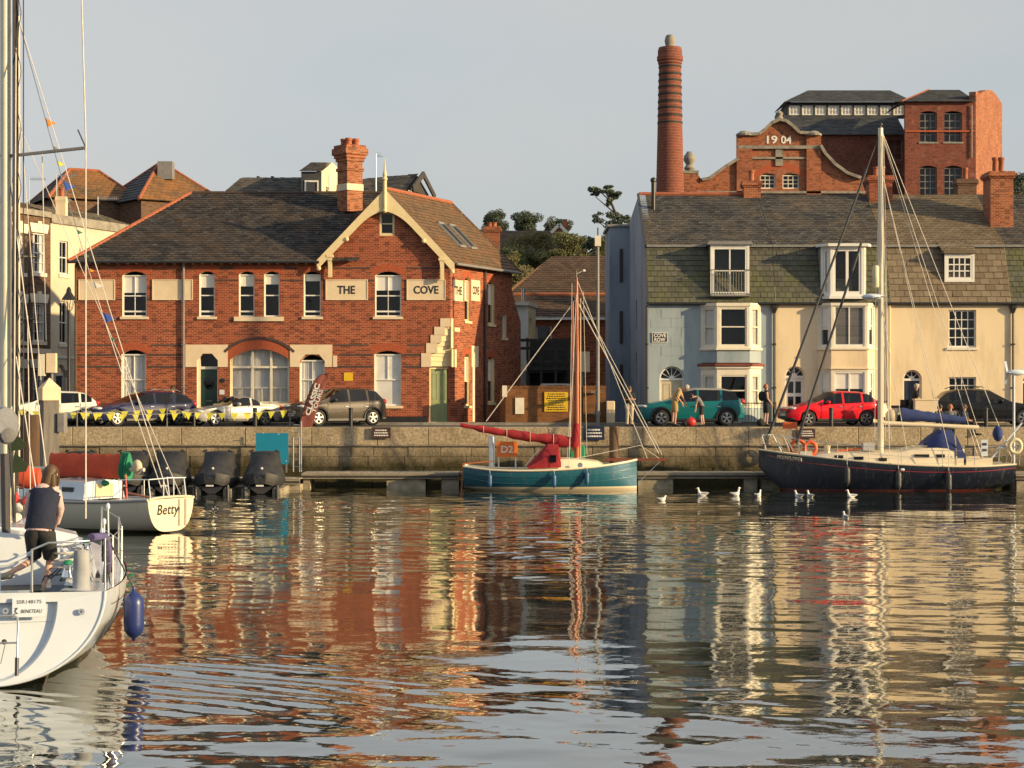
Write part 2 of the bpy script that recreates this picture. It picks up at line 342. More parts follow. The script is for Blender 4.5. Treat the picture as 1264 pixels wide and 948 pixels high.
def clip_poly(poly, inside):
    """Sutherland-Hodgman against a convex CCW polygon (2D)"""
    out = poly
    for i in range(len(inside)):
        a, b = inside[i], inside[(i + 1) % len(inside)]; ex, ey = b[0] - a[0], b[1] - a[1]
        res = []
        for j in range(len(out)):
            p, q = out[j], out[(j + 1) % len(out)]
            sp = ex * (p[1] - a[1]) - ey * (p[0] - a[0]); sq = ex * (q[1] - a[1]) - ey * (q[0] - a[0])
            if sp >= 0: res.append(p)
            if (sp > 0 and sq < 0) or (sp < 0 and sq > 0):
                t = sp / (sp - sq); res.append((p[0] + (q[0] - p[0]) * t, p[1] + (q[1] - p[1]) * t))
        out = res
        if len(out) < 3: return []
    return out
def roof_plane(parent, pts, mat, w=.28, h=.22, seed=0, lift=.032, wavy=.0, name='roof_slope'):
    """one roof slope (convex polygon, world points): a board and, on it, courses of overlapping slates"""
    pts = [Vector(p) for p in pts]; n = (pts[1] - pts[0]).cross(pts[2] - pts[1]).normalized()
    if n.z < 0: n = -n; pts = pts[::-1]
    up = (V(0, 0, 1) - n * n.z).normalized(); ax = up.cross(n)
    o = pts[0]; poly = [((p - o).dot(ax), (p - o).dot(up)) for p in pts]
    area = sum(poly[i][0] * poly[(i + 1) % len(poly)][1] - poly[(i + 1) % len(poly)][0] * poly[i][1] for i in range(len(poly)))
    if area < 0: poly = poly[::-1]
    board = MB().face([o + ax * a + up * b for a, b in poly], rnd=.4)
    bo = board.build(name, mat, parent)
    rr = random.Random(seed); s = MB()
    u0, u1 = min(p[0] for p in poly), max(p[0] for p in poly); v0, v1 = min(p[1] for p in poly), max(p[1] for p in poly)
    row = 0; v = v0
    while v < v1:
        u = u0 - rr.random() * .02 - (w / 2 if row % 2 else 0)
        while u < u1:
            q = clip_poly([(u + .010, v), (u + w - .010, v), (u + w - .010, v + h * 1.02), (u + .010, v + h * 1.02)], poly)
            if len(q) >= 3:
                lf = lift * (.7 + .7 * rr.random()); tw = (rr.random() - .5) * .012; rd = max(.001, rr.random())
                def pt(a, b): return o + ax * a + up * b + n * (.003 + lf * (1 - (b - v) / h) + tw * (a - u) / w)
                s.face([pt(a, b) for a, b in q], rnd=rd)
                if abs(q[0][1] - v) < 1e-6 and abs(q[1][1] - v) < 1e-6:
                    a, b = q[0], q[1]; s.face([o + ax * a[0] + up * v, o + ax * b[0] + up * v, pt(*b), pt(*a)], rnd=rd)
            u += w
        v += h; row += 1
    so = s.build('slates', mat, bo, world=False); so['kind'] = 'stuff'
    return bo
PANE = None
def unit_pane():
    global PANE
    if PANE is None:
        m = MB().box(0, 1, 0, 1, 0, 1); o = m.build('pane', 'glass'); PANE = o.data; bpy.data.objects.remove(o)
    return PANE
class Plane:
    """wall plane through A->B (xy), u in metres along it, out = outward horizontal normal (towards the viewer side on the right of A->B)"""
    def __init__(s, A, B):
        s.A = V(A[0], A[1], 0); d = V(B[0] - A[0], B[1] - A[1], 0); s.L = d.length; s.d = d / s.L; s.out = V(s.d.y, -s.d.x, 0)
    def __call__(s, u, z, o=0.0): return s.A + s.d * u + V(0, 0, z) + s.out * o
    def M(s):
        """local x = along, y = inward, z = up"""
        m = Matrix((s.d, -s.out, V(0, 0, 1))).transposed().to_4x4(); m.translation = s.A; return m
    def u_px(s, px):
        k = (px - 632) / F                      # X = k*Y on the viewing ray through this column
        return (k * s.A.y - s.A.x) / (s.d.x - k * s.d.y)
def opening_loop(o):
    u0, u1, z0, z1 = o['u0'], o['u1'], o['z0'], o['z1']; a = o.get('arch', 0)
    if not a: return [(u0, z0), (u1, z0), (u1, z1), (u0, z1)]
    n = 10; pts = [(u0, z0), (u1, z0)]; c = (u0 + u1) / 2; hw = (u1 - u0) / 2
    for i in range(n + 1):
        t = 1 - 2 * i / n
        if a >= hw * .98: x, z = c + hw * math.cos(math.pi * i / n), z1 - a + a * math.sin(math.pi * i / n)
        else:
            rr = (hw * hw + a * a) / (2 * a); x = c + hw * t; z = z1 - rr + math.sqrt(max(0, rr * rr - (hw * t) ** 2))
        pts.append((x, z))
    return pts
def facade(parent, pl, outline, openings, mat, reveal=.16, reveal_mat=None, name='wall', thick=.3):
    """one wall with real holes; every opening then gets its own window or door"""
    bm = bmesh.new(); loops = [outline] + [opening_loop(o) for o in openings]; edges = []
    for lp in loops:
        vs = [bm.verts.new((u, 0, z)) for u, z in lp]
        for i in range(len(vs)): edges.append(bm.edges.new((vs[i], vs[(i + 1) % len(vs)])))
    bmesh.ops.triangle_fill(bm, edges=edges, use_beauty=True, use_dissolve=False, normal=(0, -1, 0))
    s = MB()
    for f in bm.faces:
        c = [(v.co.x, v.co.z) for v in f.verts]
        ar = sum(c[i][0] * c[(i + 1) % len(c)][1] - c[(i + 1) % len(c)][0] * c[i][1] for i in range(len(c)))
        if ar < 0: c = c[::-1]
        s.face([pl(u, z) for u, z in c], uv=c)
    bm.free()
    for i in range(len(outline)):       # outer edge thickness
        a, b = outline[i], outline[(i + 1) % len(outline)]
        s.face([pl(*a), pl(*a, -thick), pl(*b, -thick), pl(*b)], uv=[(a[0], a[1]), (a[0] + thick, a[1]), (b[0] + thick, b[1]), (b[0], b[1])])
    w = s.build(name, mat, parent)
    for o in openings:
        lp = opening_loop(o); rm = MB(); dep = o.get('reveal', reveal)
        for i in range(len(lp)):
            a, b = lp[i], lp[(i + 1) % len(lp)]
            rm.face([pl(*b), pl(*b, -dep - .05), pl(*a, -dep - .05), pl(*a)], uv=[(b[1], b[0]), (b[1], b[0] + dep), (a[1], a[0] + dep), (a[1], a[0])])
        rv = rm.build('reveal', o.get('reveal_mat', reveal_mat or mat), w, world=False)
        k = o.get('kind', 'sash')
        if k == 'sash': window(parent, pl, o, dep)
        elif k == 'door': door(parent, pl, o, dep)
    return w
def window(parent, pl, o, dep):
    u0, u1, z0, z1 = o['u0'], o['u1'], o['z0'], o['z1']; a = o.get('arch', 0); ztop = z1 - a * o.get('archf', .9) if a and not o.get('round') else z1
    fw = o.get('fw', .06); fm = o.get('fmat', 'white_paint'); M = pl.M(); s = MB(); y0, y1 = dep - .02, dep + .06
    zt = ztop
    s.box(u0, u0 + fw, y0, y1, z0, zt, M); s.box(u1 - fw, u1, y0, y1, z0, zt, M)
    s.box(u0 + fw, u1 - fw, y0, y1, zt - fw, zt, M); s.box(u0 + fw, u1 - fw, y0, y1, z0, z0 + fw * 1.3, M)
    if a and not o.get('round'): s.box(u0, u1, y0 + .03, y1 + .03, zt + .001, z1, M) if o.get('fillarch') else None
    iu0, iu1, iz0, iz1 = u0 + fw, u1 - fw, z0 + fw * 1.3, zt - fw
    sash = o.get('sash', [(1, 1), (2, 1)]); split = o.get('split', .5)      # (cols, rows) for lower and upper sash
    vb = o.get('bar', .025); panes = []
    if len(sash) == 2:
        zm = iz0 + (iz1 - iz0) * split; s.box(iu0, iu1, y0 + .01, y1, zm - .025, zm + .025, M); bands = [(iz0, zm - .025), (zm + .025, iz1)]
    else: bands = [(iz0, iz1)]
    for (c, r), (b0, b1) in zip(sash, bands):
        cw = (iu1 - iu0) / c; rh = (b1 - b0) / r
        for i in range(1, c): s.box(iu0 + i * cw - vb / 2, iu0 + i * cw + vb / 2, y0 + .015, y1 - .01, b0, b1, M)
        for j in range(1, r): s.box(iu0, iu1, y0 + .017, y1 - .012, b0 + j * rh - vb / 2, b0 + j * rh + vb / 2, M)
        for i in range(c):
            for j in range(r): panes.append((iu0 + i * cw, iu0 + (i + 1) * cw, b0 + j * rh, b0 + (j + 1) * rh))
    if o.get('open'):      # bottom sash lifted a little: dark slot above the bottom rail
        s.box(iu0, iu1, y0 + .005, y1 - .012, iz0 + o['open'], iz0 + o['open'] + .07, M)
    w = s.build('window', fm, parent)
    for (a0, a1, b0, b1) in panes:
        p = link('pane', unit_pane(), w, False)
        p.matrix_basis = M @ Matrix.Translation((a0, dep + .035, b0)) @ Matrix.Diagonal((a1 - a0, .006, b1 - b0, 1))
    bk = MB(); d2 = dep + .5
    bk.face([M @ V(u0, d2, z0 - .05), M @ V(u1, d2, z0 - .05), M @ V(u1, d2, z1 + .05), M @ V(u0, d2, z1 + .05)])
    for (p, q) in (((u0, z0), (u0, z1)), ((u1, z0), (u1, z1)), ((u0, z1), (u1, z1)), ((u0, z0), (u1, z0))):
        bk.face([M @ V(p[0], dep + .06, p[1]), M @ V(q[0], dep + .06, q[1]), M @ V(q[0], d2, q[1]), M @ V(p[0], d2, p[1])])
    bk.build('dark_room', 'interior', w, False)
    if o.get('blind'):
        f = o['blind']; hb = (iz1 - iz0) * f; bb = MB(); bb.box(iu0, iu1, dep + .046, dep + .056, iz1 - hb, iz1, M); bb.build('blind', o.get('bmat', 'blind'), w, False)
    if o.get('curtain'):
        cw, wd = o['curtain'], iu1 - iu0; cb = MB()
        for (c0, c1) in ([(iu0, iu0 + wd * cw), (iu1 - wd * cw, iu1)] if cw < .5 else [(iu0, iu1)]):
            n = max(6, int((c1 - c0) / .045)); top = []; bot = []
            for i in range(n + 1):
                u = c0 + (c1 - c0) * i / n; y = dep + .06 + .03 * (i % 2) + .01 * math.sin(i * 1.7)
                top.append(M @ V(u, y, iz1)); bot.append(M @ V(u, y, iz0))
            cb.grid([bot, top])
        cb.build('curtain', 'curtain', w, False)
    if o.get('sill', True):
        e = o.get('sill_ext', .09); sh = o.get('sill_h', .11)
        MB().box(u0 - e, u1 + e, -.07, dep - .022, z0 - sh, z0 + .002, M).build('sill', o.get('smat', 'cream_stone'), w, False)
    if o.get('archbrick'):
        arch_ring(w, pl, u0 - .10, u1 + .10, z1 + .005, a, o['archbrick'], 'brick_arch')
    return w
def arch_ring(parent, pl, u0, u1, z1, rise, h, mat, name='brick_arch', proud=.006, flare=.04, n=22):
    """gauged brick arch: one ring of tapered bricks standing on edge, joined"""
    c = (u0 + u1) / 2; hw = (u1 - u0) / 2; rise = max(rise, .06); rr = (hw * hw + rise * rise) / (2 * rise); th = math.asin(min(1, hw / rr)); s = MB(); zc = z1 - rr
    for i in range(n):
        a0 = -th + 2 * th * (i + .04) / n; a1 = -th + 2 * th * (i + .96) / n
        q = [(c + math.sin(a0) * rr, zc + math.cos(a0) * rr), (c + math.sin(a1) * rr, zc + math.cos(a1) * rr), (c + math.sin(a1) * (rr + h), zc + math.cos(a1) * (rr + h)), (c + math.sin(a0) * (rr + h), zc + math.cos(a0) * (rr + h))]
        M = pl.M() @ Matrix.Translation((0, -proud - .003 * (i % 2), 0)); s.prism(q, proud + .05, M)
    return s.build(name, mat, parent, parent.type == 'EMPTY')
def door(parent, pl, o, dep):
    u0, u1, z0, z1 = o['u0'], o['u1'], o['z0'], o['z1']; a = o.get('arch', 0); M = pl.M(); fw = .07; s = MB(); fm = o.get('fmat', 'white_paint'); y0, y1 = dep - .02, dep + .06
    zd = z1 - a - o.get('fan_extra', 0)          # springing line / transom
    s.box(u0, u0 + fw, y0, y1, z0, zd, M); s.box(u1 - fw, u1, y0, y1, z0, zd, M); s.box(u0, u1, y0 - .01, y1, zd - fw, zd + fw * .4, M)
    c = (u0 + u1) / 2; hw = (u1 - u0) / 2
    if a:
        n = 14
        for i in range(n):
            t0, t1 = math.pi * i / n, math.pi * (i + 1) / n
            s.prism([(c + hw * math.cos(t0), zd + a * math.sin(t0)), (c + hw * math.cos(t1), zd + a * math.sin(t1)), (c + (hw - fw) * math.cos(t1), zd + (a - fw) * math.sin(t1)), (c + (hw - fw) * math.cos(t0), zd + (a - fw) * math.sin(t0))], .08, M @ Matrix.Translation((0, y0, 0)))
        for k in range(1, o.get('fan', 6)):
            t = math.pi * k / o.get('fan', 6); s.bar(M @ V(c + .09 * math.cos(t), y0 + .03, zd + .09 * math.sin(t)), M @ V(c + (hw - .03) * math.cos(t), y0 + .03, zd + (a - .03) * math.sin(t)), .025, .025)
        s.prism([(c + .12 * math.cos(t * math.pi / 8), zd + .03 + .12 * math.sin(t * math.pi / 8)) for t in range(9)], .04, M @ Matrix.Translation((0, y0 + .005, 0)))
    d = s.build('door', fm, parent)
    lf = MB(); du0, du1 = u0 + fw, u1 - fw; lf.box(du0, du1, dep + .03, dep + .07, z0, zd - fw, M)
    leaf = lf.build('leaf', o.get('dmat', 'door_navy'), d, False)
    H = zd - fw - z0; wd = du1 - du0
    if o.get('glazed'):
        for (x0, x1) in ((.12, .44), (.56, .88)):
            for (q0, q1) in ((.08, .58), (.66, .92)): MB().box(du0 + x0 * wd, du0 + x1 * wd, dep + .02, dep + .032, z0 + q0 * H, z0 + q1 * H, M).build('pane', 'car_glass', leaf, False)
    else:
        for (x0, x1) in ((.12, .44), (.56, .88)):
            for (q0, q1) in ((.08, .40), (.48, .92)):
                g = MB()
                for (e0, e1, r0, r1) in ((x0, x1, q0, q0 + .012), (x0, x1, q1 - .012, q1), (x0, x0 + .03, q0, q1), (x1 - .03, x1, q0, q1)):
                    g.box(du0 + e0 * wd, du0 + e1 * wd, dep + .015, dep + .034, z0 + r0 * H, z0 + r1 * H, M)
                g.build('door_panel', o.get('dmat', 'door_navy'), leaf, False)
    MB().ell(M @ V(du1 - .09 * wd, dep + .01, z0 + H * .47), .03, .03, .03, 8, 6).build('handle', 'chrome', leaf, False)
    if a: MB().prism([(u0, zd), (u1, zd)] + [(c + hw * math.cos(math.pi * i / 12), zd + a * math.sin(math.pi * i / 12)) for i in range(1, 12)], .006, M @ Matrix.Translation((0, dep + .035, 0))).build('fanlight', 'glass', d, False)
    MB().box(u0 - .1, u1 + .1, dep + .45, dep + .5, z0, z1 + .1, M).build('dark_room', 'interior', d, False)
    MB().box(u0 - .05, u1 + .05, -.12, dep, z0 - .16, z0 + .003, M).build('doorstep', 'grey_stone', d, False)
    return d
def gutter(parent, a, b, r=.06, mat='black_paint'):
    return MB().tube([a, b], r, 8).build('gutter', mat, parent, smooth=60)
def downpipe(parent, x, y, z0, z1, mat='black_paint', hopper=True):
    s = MB().tube([(x, y, z0), (x, y, z1)], .05, 8)
    k = z0 + 1.6
    while k < z1 - .5: s.box(x - .075, x + .075, y - .06, y + .07, k, k + .06); k += 1.9
    if hopper: s.lathe([(.06, z1), (.16, z1 + .22), (.17, z1 + .34)], 6, Matrix.Translation((x, y, 0)))
    return s.build('downpipe', mat, parent)
def chimney_stack(parent, x0, x1, y0, y1, z0, z1, mat, pots=2, cap=True, rz=0, flare=.09, pot_h=.45, name='chimney', base=None):
    c = V((x0 + x1) / 2, (y0 + y1) / 2, 0); M = Matrix.Translation(c) @ Matrix.Rotation(rz, 4, 'Z'); w, d = (x1 - x0) / 2, (y1 - y0) / 2; s = MB()
    s.box(-w, w, -d, d, z0, z1 - .3, M)
    for i, (e, zz) in enumerate(((flare * .5, .3), (flare, .22), (flare * .55, .08))): s.box(-w - e, w + e, -d - e, d + e, z1 - zz, z1 - (.22, .08, 0)[i] + 0.0, M)
    o = s.build(name, mat, parent, auto_uv=True)
    for i in range(pots):
        px = -w * .55 + 1.1 * w * (i + .5) / pots if pots > 1 else 0
        MB().lathe([(.13, z1 - .02), (.12, z1 + pot_h * .8), (.15, z1 + pot_h * .85), (.15, z1 + pot_h), (.10, z1 + pot_h)], 12, M @ Matrix.Translation((px, 0, 0))).build('chimney_pot', 'terracotta', o, False, 50)
    return o
def leaves(center, rx, ry, rz, n, size, rr, clumps=9, hollow=.35, flat=.7):
    """crown of leaf-sized faces gathered in clumps inside an ellipsoid"""
    s = MB(); cs = []
    for i in range(clumps):
        while True:
            p = V(rr.uniform(-1, 1), rr.uniform(-1, 1), rr.uniform(-1, 1))
            if hollow < p.length < 1: break
        cs.append((p * .78, rr.uniform(.22, .46)))
    for i in range(n):
        c, r = cs[rr.randrange(len(cs))]
        d = V(rr.gauss(0, 1), rr.gauss(0, 1), rr.gauss(0, 1)).normalized() * r * (rr.random() ** .4)
        p = c + d; q = V(center[0] + p.x * rx, center[1] + p.y * ry, center[2] + p.z * rz)
        a = V(rr.gauss(0, 1), rr.gauss(0, 1), rr.gauss(0, 1) * flat).normalized(); b = a.orthogonal().normalized(); b = Matrix.Rotation(rr.random() * 6.28, 3, a) @ b
        sz = size * rr.uniform(.6, 1.3); k = max(.01, min(1, rr.random()))
        s.face([q - a * sz * .5, q + b * sz * .3, q + a * sz * .5, q - b * sz * .3], rnd=k)
    return s
def tree(px, py, Y, rx, rz, label, leaf, zbase, n=2600, size=.5, seed=1, clumps=10, group=None, name='tree'):
    rr = random.Random(seed); x, y, z = P(px, py, Y)
    t = thing(name, label, 'tree', (x, y, zbase), 0, group)
    s = MB().tube([(x, y, zbase), (x + .1, y, zbase + (z - zbase) * .5), (x, y, z)], [rx * .11 + .1, rx * .08 + .06, .06], 8)
    for i in range(6):
        a = rr.random() * 6.28; q = V(x + math.cos(a) * rx * .7, y + math.sin(a) * rx * .5, z + rr.uniform(-.3, .6) * rz); zz = z - rz * rr.uniform(.5, .9)
        s.tube([(x, y, zz), ((x + q.x) / 2, (y + q.y) / 2, (zz + q.z) / 2 + .2), q], [.12, .08, .03], 5)
    s.build('trunk', 'bark', t)
    leaves((x, y, z), rx, rx * .8, rz, int(n * 1.7), size * .72, rr, clumps + 8, .15).build('crown', leaf, t)
    return t

def print_lines(parent, right, mid, z0, z1, width, n, mat, world=True, seed=1):
    """rows of print too small to read: short dark dashes"""
    rr = random.Random(seed + n); x = Vector(right).normalized(); o = Vector(mid); nrm = x.cross(V(0, 0, 1))
    for i in range(n):
        z = z1 - (z1 - z0) * (i + .5) / n; h = (z1 - z0) / n * .5; w = width * rr.uniform(.7, 1); u = -w / 2; s = MB()
        while u < w / 2:
            L = min(rr.uniform(.04, .14) * max(.4, width), w / 2 - u)
            if L > .01: q = [o + x * u, o + x * (u + L)]; s.face([V(q[0].x, q[0].y, z - h / 2) + nrm * .002, V(q[1].x, q[1].y, z - h / 2) + nrm * .002, V(q[1].x, q[1].y, z + h / 2) + nrm * .002, V(q[0].x, q[0].y, z + h / 2) + nrm * .002])
            u += L + .03 * max(.4, width)
        tag(s.build('print_line', mat, parent, world and parent.type == 'EMPTY'), kind='stuff')
# ------------------------------------------------------------------ the setting: water, quay, hill
ZG = 2.38; YQ = 74.0
def build_water():
    ys = [1.0]
    while ys[-1] < 74.6:
        y = ys[-1]; ys.append(y + max(.05, min(.15, y * y / 9000.)) if y > 13 else y + .35)
    nx = 560; t = np.linspace(-1, 1, nx); ys = np.array([-300, -60, -10] + ys)
    half = np.maximum(.34 * np.abs(ys) + 6, 10)
    X = half[:, None] * t[None, :]; Yg = np.repeat(ys[:, None], nx, 1)
    X[:, 0] = -600; X[:, 1] = -120; X[:, -1] = 600; X[:, -2] = 120
    rng = np.random.RandomState(3); Z = np.zeros_like(X)
    # slow swell, wind ripples (several directions), with amplitude patches
    patch = .6 + .25 * np.sin(X * .21 + Yg * .13 + 1) + .25 * np.sin(X * -.13 + Yg * .29 + 2)
    for lam, amp, n in ((6.5, .0062, 5), (2.4, .0040, 8), (1.2, .0032, 12), (.60, .0017, 16), (.34, .0007, 16)):
        for i in range(n):
            th = rng.normal(1.45, .55); l = lam * rng.uniform(.75, 1.35); k = 2 * np.pi / l; ph = rng.uniform(0, 6.28)
            warp = .35 * l * np.sin(X * rng.uniform(.1, .4) / max(l, .8) + Yg * rng.uniform(.1, .3) / max(l, .8) + ph)
            fade = np.clip(.6 + (np.abs(Yg) - 22) / 26, .6, 1.9) if l < 1 else 1
            Z += amp * WAVE * (2.0 / math.sqrt(n)) * fade * (patch if lam < 4 else 1) * np.sin(k * (X * np.cos(th) + Yg * np.sin(th)) + warp * k + ph)
    # wake fanning out from the foreground yacht's starboard quarter
    ax, ay = -5.15, 24.2; dx, dy = X - ax, Yg - ay
    for (ux, uy, l, a, w, o) in ((.46, .888, .40, .017, 2.0, -1.0), (.34, .94, .30, .008, 1.6, -.4)):
        s = dx * ux + dy * uy; c = dx * uy - dy * ux
        env = np.exp(-((s - o - .12 * c) / w) ** 2) * np.clip((c + .3) / 1.0, 0, 1) * np.exp(-np.clip(c, 0, None) / 2.6)
        Z += a * env * np.sin(2 * np.pi * (s + .06 * c * c * .2) / l + .8 * np.sin(c * 1.3))
    Z *= np.clip((75.2 - Yg) / 2, .3, 1)
    ny = len(ys); co = np.stack([X, Yg, Z], -1).reshape(-1, 3)
    idx = np.arange(ny * nx).reshape(ny, nx); q = np.stack([idx[:-1, :-1], idx[:-1, 1:], idx[1:, 1:], idx[1:, :-1]], -1).reshape(-1, 4)
    me = bpy.data.meshes.new('water'); me.vertices.add(len(co)); me.vertices.foreach_set('co', co.ravel())
    me.loops.add(q.size); me.loops.foreach_set('vertex_index', q.ravel()); me.polygons.add(len(q)); me.polygons.foreach_set('loop_start', np.arange(0, q.size, 4))
    me.update(); me.validate(); me.shade_smooth()
    m, nt, b = new_mat('water'); nt.nodes.remove(b); out = nt.nodes['Material Output']
    df = N(nt, 'BsdfDiffuse'); df.inputs[0].default_value = (.022, .026, .018, 1); gl = N(nt, 'BsdfGlossy'); gl.inputs['Roughness'].default_value = .004; gl.inputs[0].default_value = (.97, .98, .97, 1)
    fr = N(nt, 'Fresnel'); fr.inputs[0].default_value = 1.33; pw = N(nt, 'Math', operation='POWER'); pw.inputs[1].default_value = .45; nt.links.new(fr.outputs[0], pw.inputs[0])
    mx = N(nt, 'MixShader'); nt.links.new(pw.outputs[0], mx.inputs[0]); nt.links.new(df.outputs[0], mx.inputs[1]); nt.links.new(gl.outputs[0], mx.inputs[2]); nt.links.new(mx.outputs[0], out.inputs[0])
    mp = N(nt, 'Mapping'); mp.inputs['Scale'].default_value = (1, 1.7, 1); nt.links.new(geo_pos(nt), mp.inputs[0])
    bn = N(nt, 'Bump'); bn.inputs['Strength'].default_value = .03; bn.inputs['Distance'].default_value = .05; nt.links.new(noise_n(nt, 5.0, 2, mp.outputs[0], .5), bn.inputs['Height'])
    for s_ in (gl, fr): nt.links.new(bn.outputs[0], s_.inputs['Normal'])
    me.materials.append(m); o = link('water', me); struct(o)
WAVE = 1.0
build_water()
g = MB().box(-900, 900, YQ + .45, 1800, ZG - 3.4, ZG).build('ground', 'road'); struct(g)
# far shore behind the viewer so that the water meets land there too
hill = MB(); rows = []
for j in range(26):
    y = 118 + j * 9; row = []
    for i in range(41):
        x = -200 + i * 10; k = min(1, max(0, (y - 122) / 90)); kx = .35 + .65 * math.exp(-((x + 5) / 60) ** 2)
        row.append((x, y, ZG - .4 + kx * 13 * k * k * (3 - 2 * k) + (.5 * noise.noise(V(x * .05, y * .05, 0)) if k > 0 else 0)))
    rows.append(row)
struct(hill.grid(rows).build('hillside', 'earth', smooth=60))
struct(MB().box(-200, 260, -120, 1.2, -3, 1.9).build('near_quay', 'grey_stone'))
pave = MB().box(-60, 60, 78.6, 79.96, ZG + .004, ZG + .11).build('pavement', 'grey_stone'); struct(pave)
# quay wall, each stone its own piece
def quay_wall():
    m, nt, b = new_mat('quay_stone'); b.inputs['Roughness'].default_value = .9; b.inputs['Specular IOR Level'].default_value = .2; pos = geo_pos(nt)
    col = mixc(nt, ramp(nt, noise_n(nt, 7, 6, pos, .75), .35, .65), (.24, .19, .125), (.42, .34, .24))
    oi = N(nt, 'ObjectInfo'); col = mixc(nt, ramp(nt, oi.outputs['Random'], 0, 2.4), col, (.13, .11, .08))
    sx = N(nt, 'SeparateXYZ'); nt.links.new(pos, sx.inputs[0])
    z = N(nt, 'Math', operation='ADD'); nt.links.new(sx.outputs[2], z.inputs[0])
    nz = N(nt, 'Math', operation='MULTIPLY'); nt.links.new(noise_n(nt, 1.1, 6, pos, .7), nz.inputs[0]); nz.inputs[1].default_value = -1.7; nt.links.new(nz.outputs[0], z.inputs[1])
    wet = N(nt, 'MapRange'); nt.links.new(z.outputs[0], wet.inputs[0]); wet.inputs[1].default_value = .75; wet.inputs[2].default_value = -.15
    col = mixc(nt, wet.outputs[0], col, (.050, .043, .020))       # weed and tide stain
    nt.links.new(col, b.inputs['Base Color']); bump(nt, b, noise_n(nt, 12, 6, pos, .7), .9, .04)
    w = thing('quay_wall', 'long weathered stone quay wall with green tide stain above the water', 'wall', (0, YQ, 0))
    MB().box(-60, 60, YQ + .12, YQ + .46, -2.5, ZG - .02).build('core', 'grey_stone', w)
    rr = random.Random(5); x = -34.0
    while x < 34:
        L = rr.uniform(1.9, 2.7); z0 = ZG - .74; y0 = YQ - rr.uniform(0, .02)
        s = MB(); n = 5; b0 = .02
        s.box(x + .006, x + L - .006, y0, YQ + .46, z0, ZG - rr.uniform(0, .018)); o = s.build('coping_stone', 'concrete_wall', w); x += L
        bv = o.modifiers.new('bevel', 'BEVEL'); bv.width = .025; bv.segments = 2
    zc = ZG - .78
    for r, h in enumerate((.42, .44, .46, .5)):
        x = -34 - rr.random()
        while x < 34:
            L = rr.uniform(.7, 1.5)
            s = MB(); y0 = YQ + .06 - rr.uniform(0, .035); s.box(x + .012, x + L - .012, y0, YQ + .12, zc - h + .012, zc); s.build('stone', 'quay_stone', w); x += L
        zc -= h
    MB().box(-60, 60, YQ - .06, YQ + .1, ZG - .775, ZG - .742).build('string_ledge', 'grey_stone', w)
    tag(MB().box(-60, -34, YQ, YQ + .12, -1, ZG - .01).box(34, 60, YQ, YQ + .12, -1, ZG - .01).build('end_wall', 'quay_stone', w))
quay_wall()
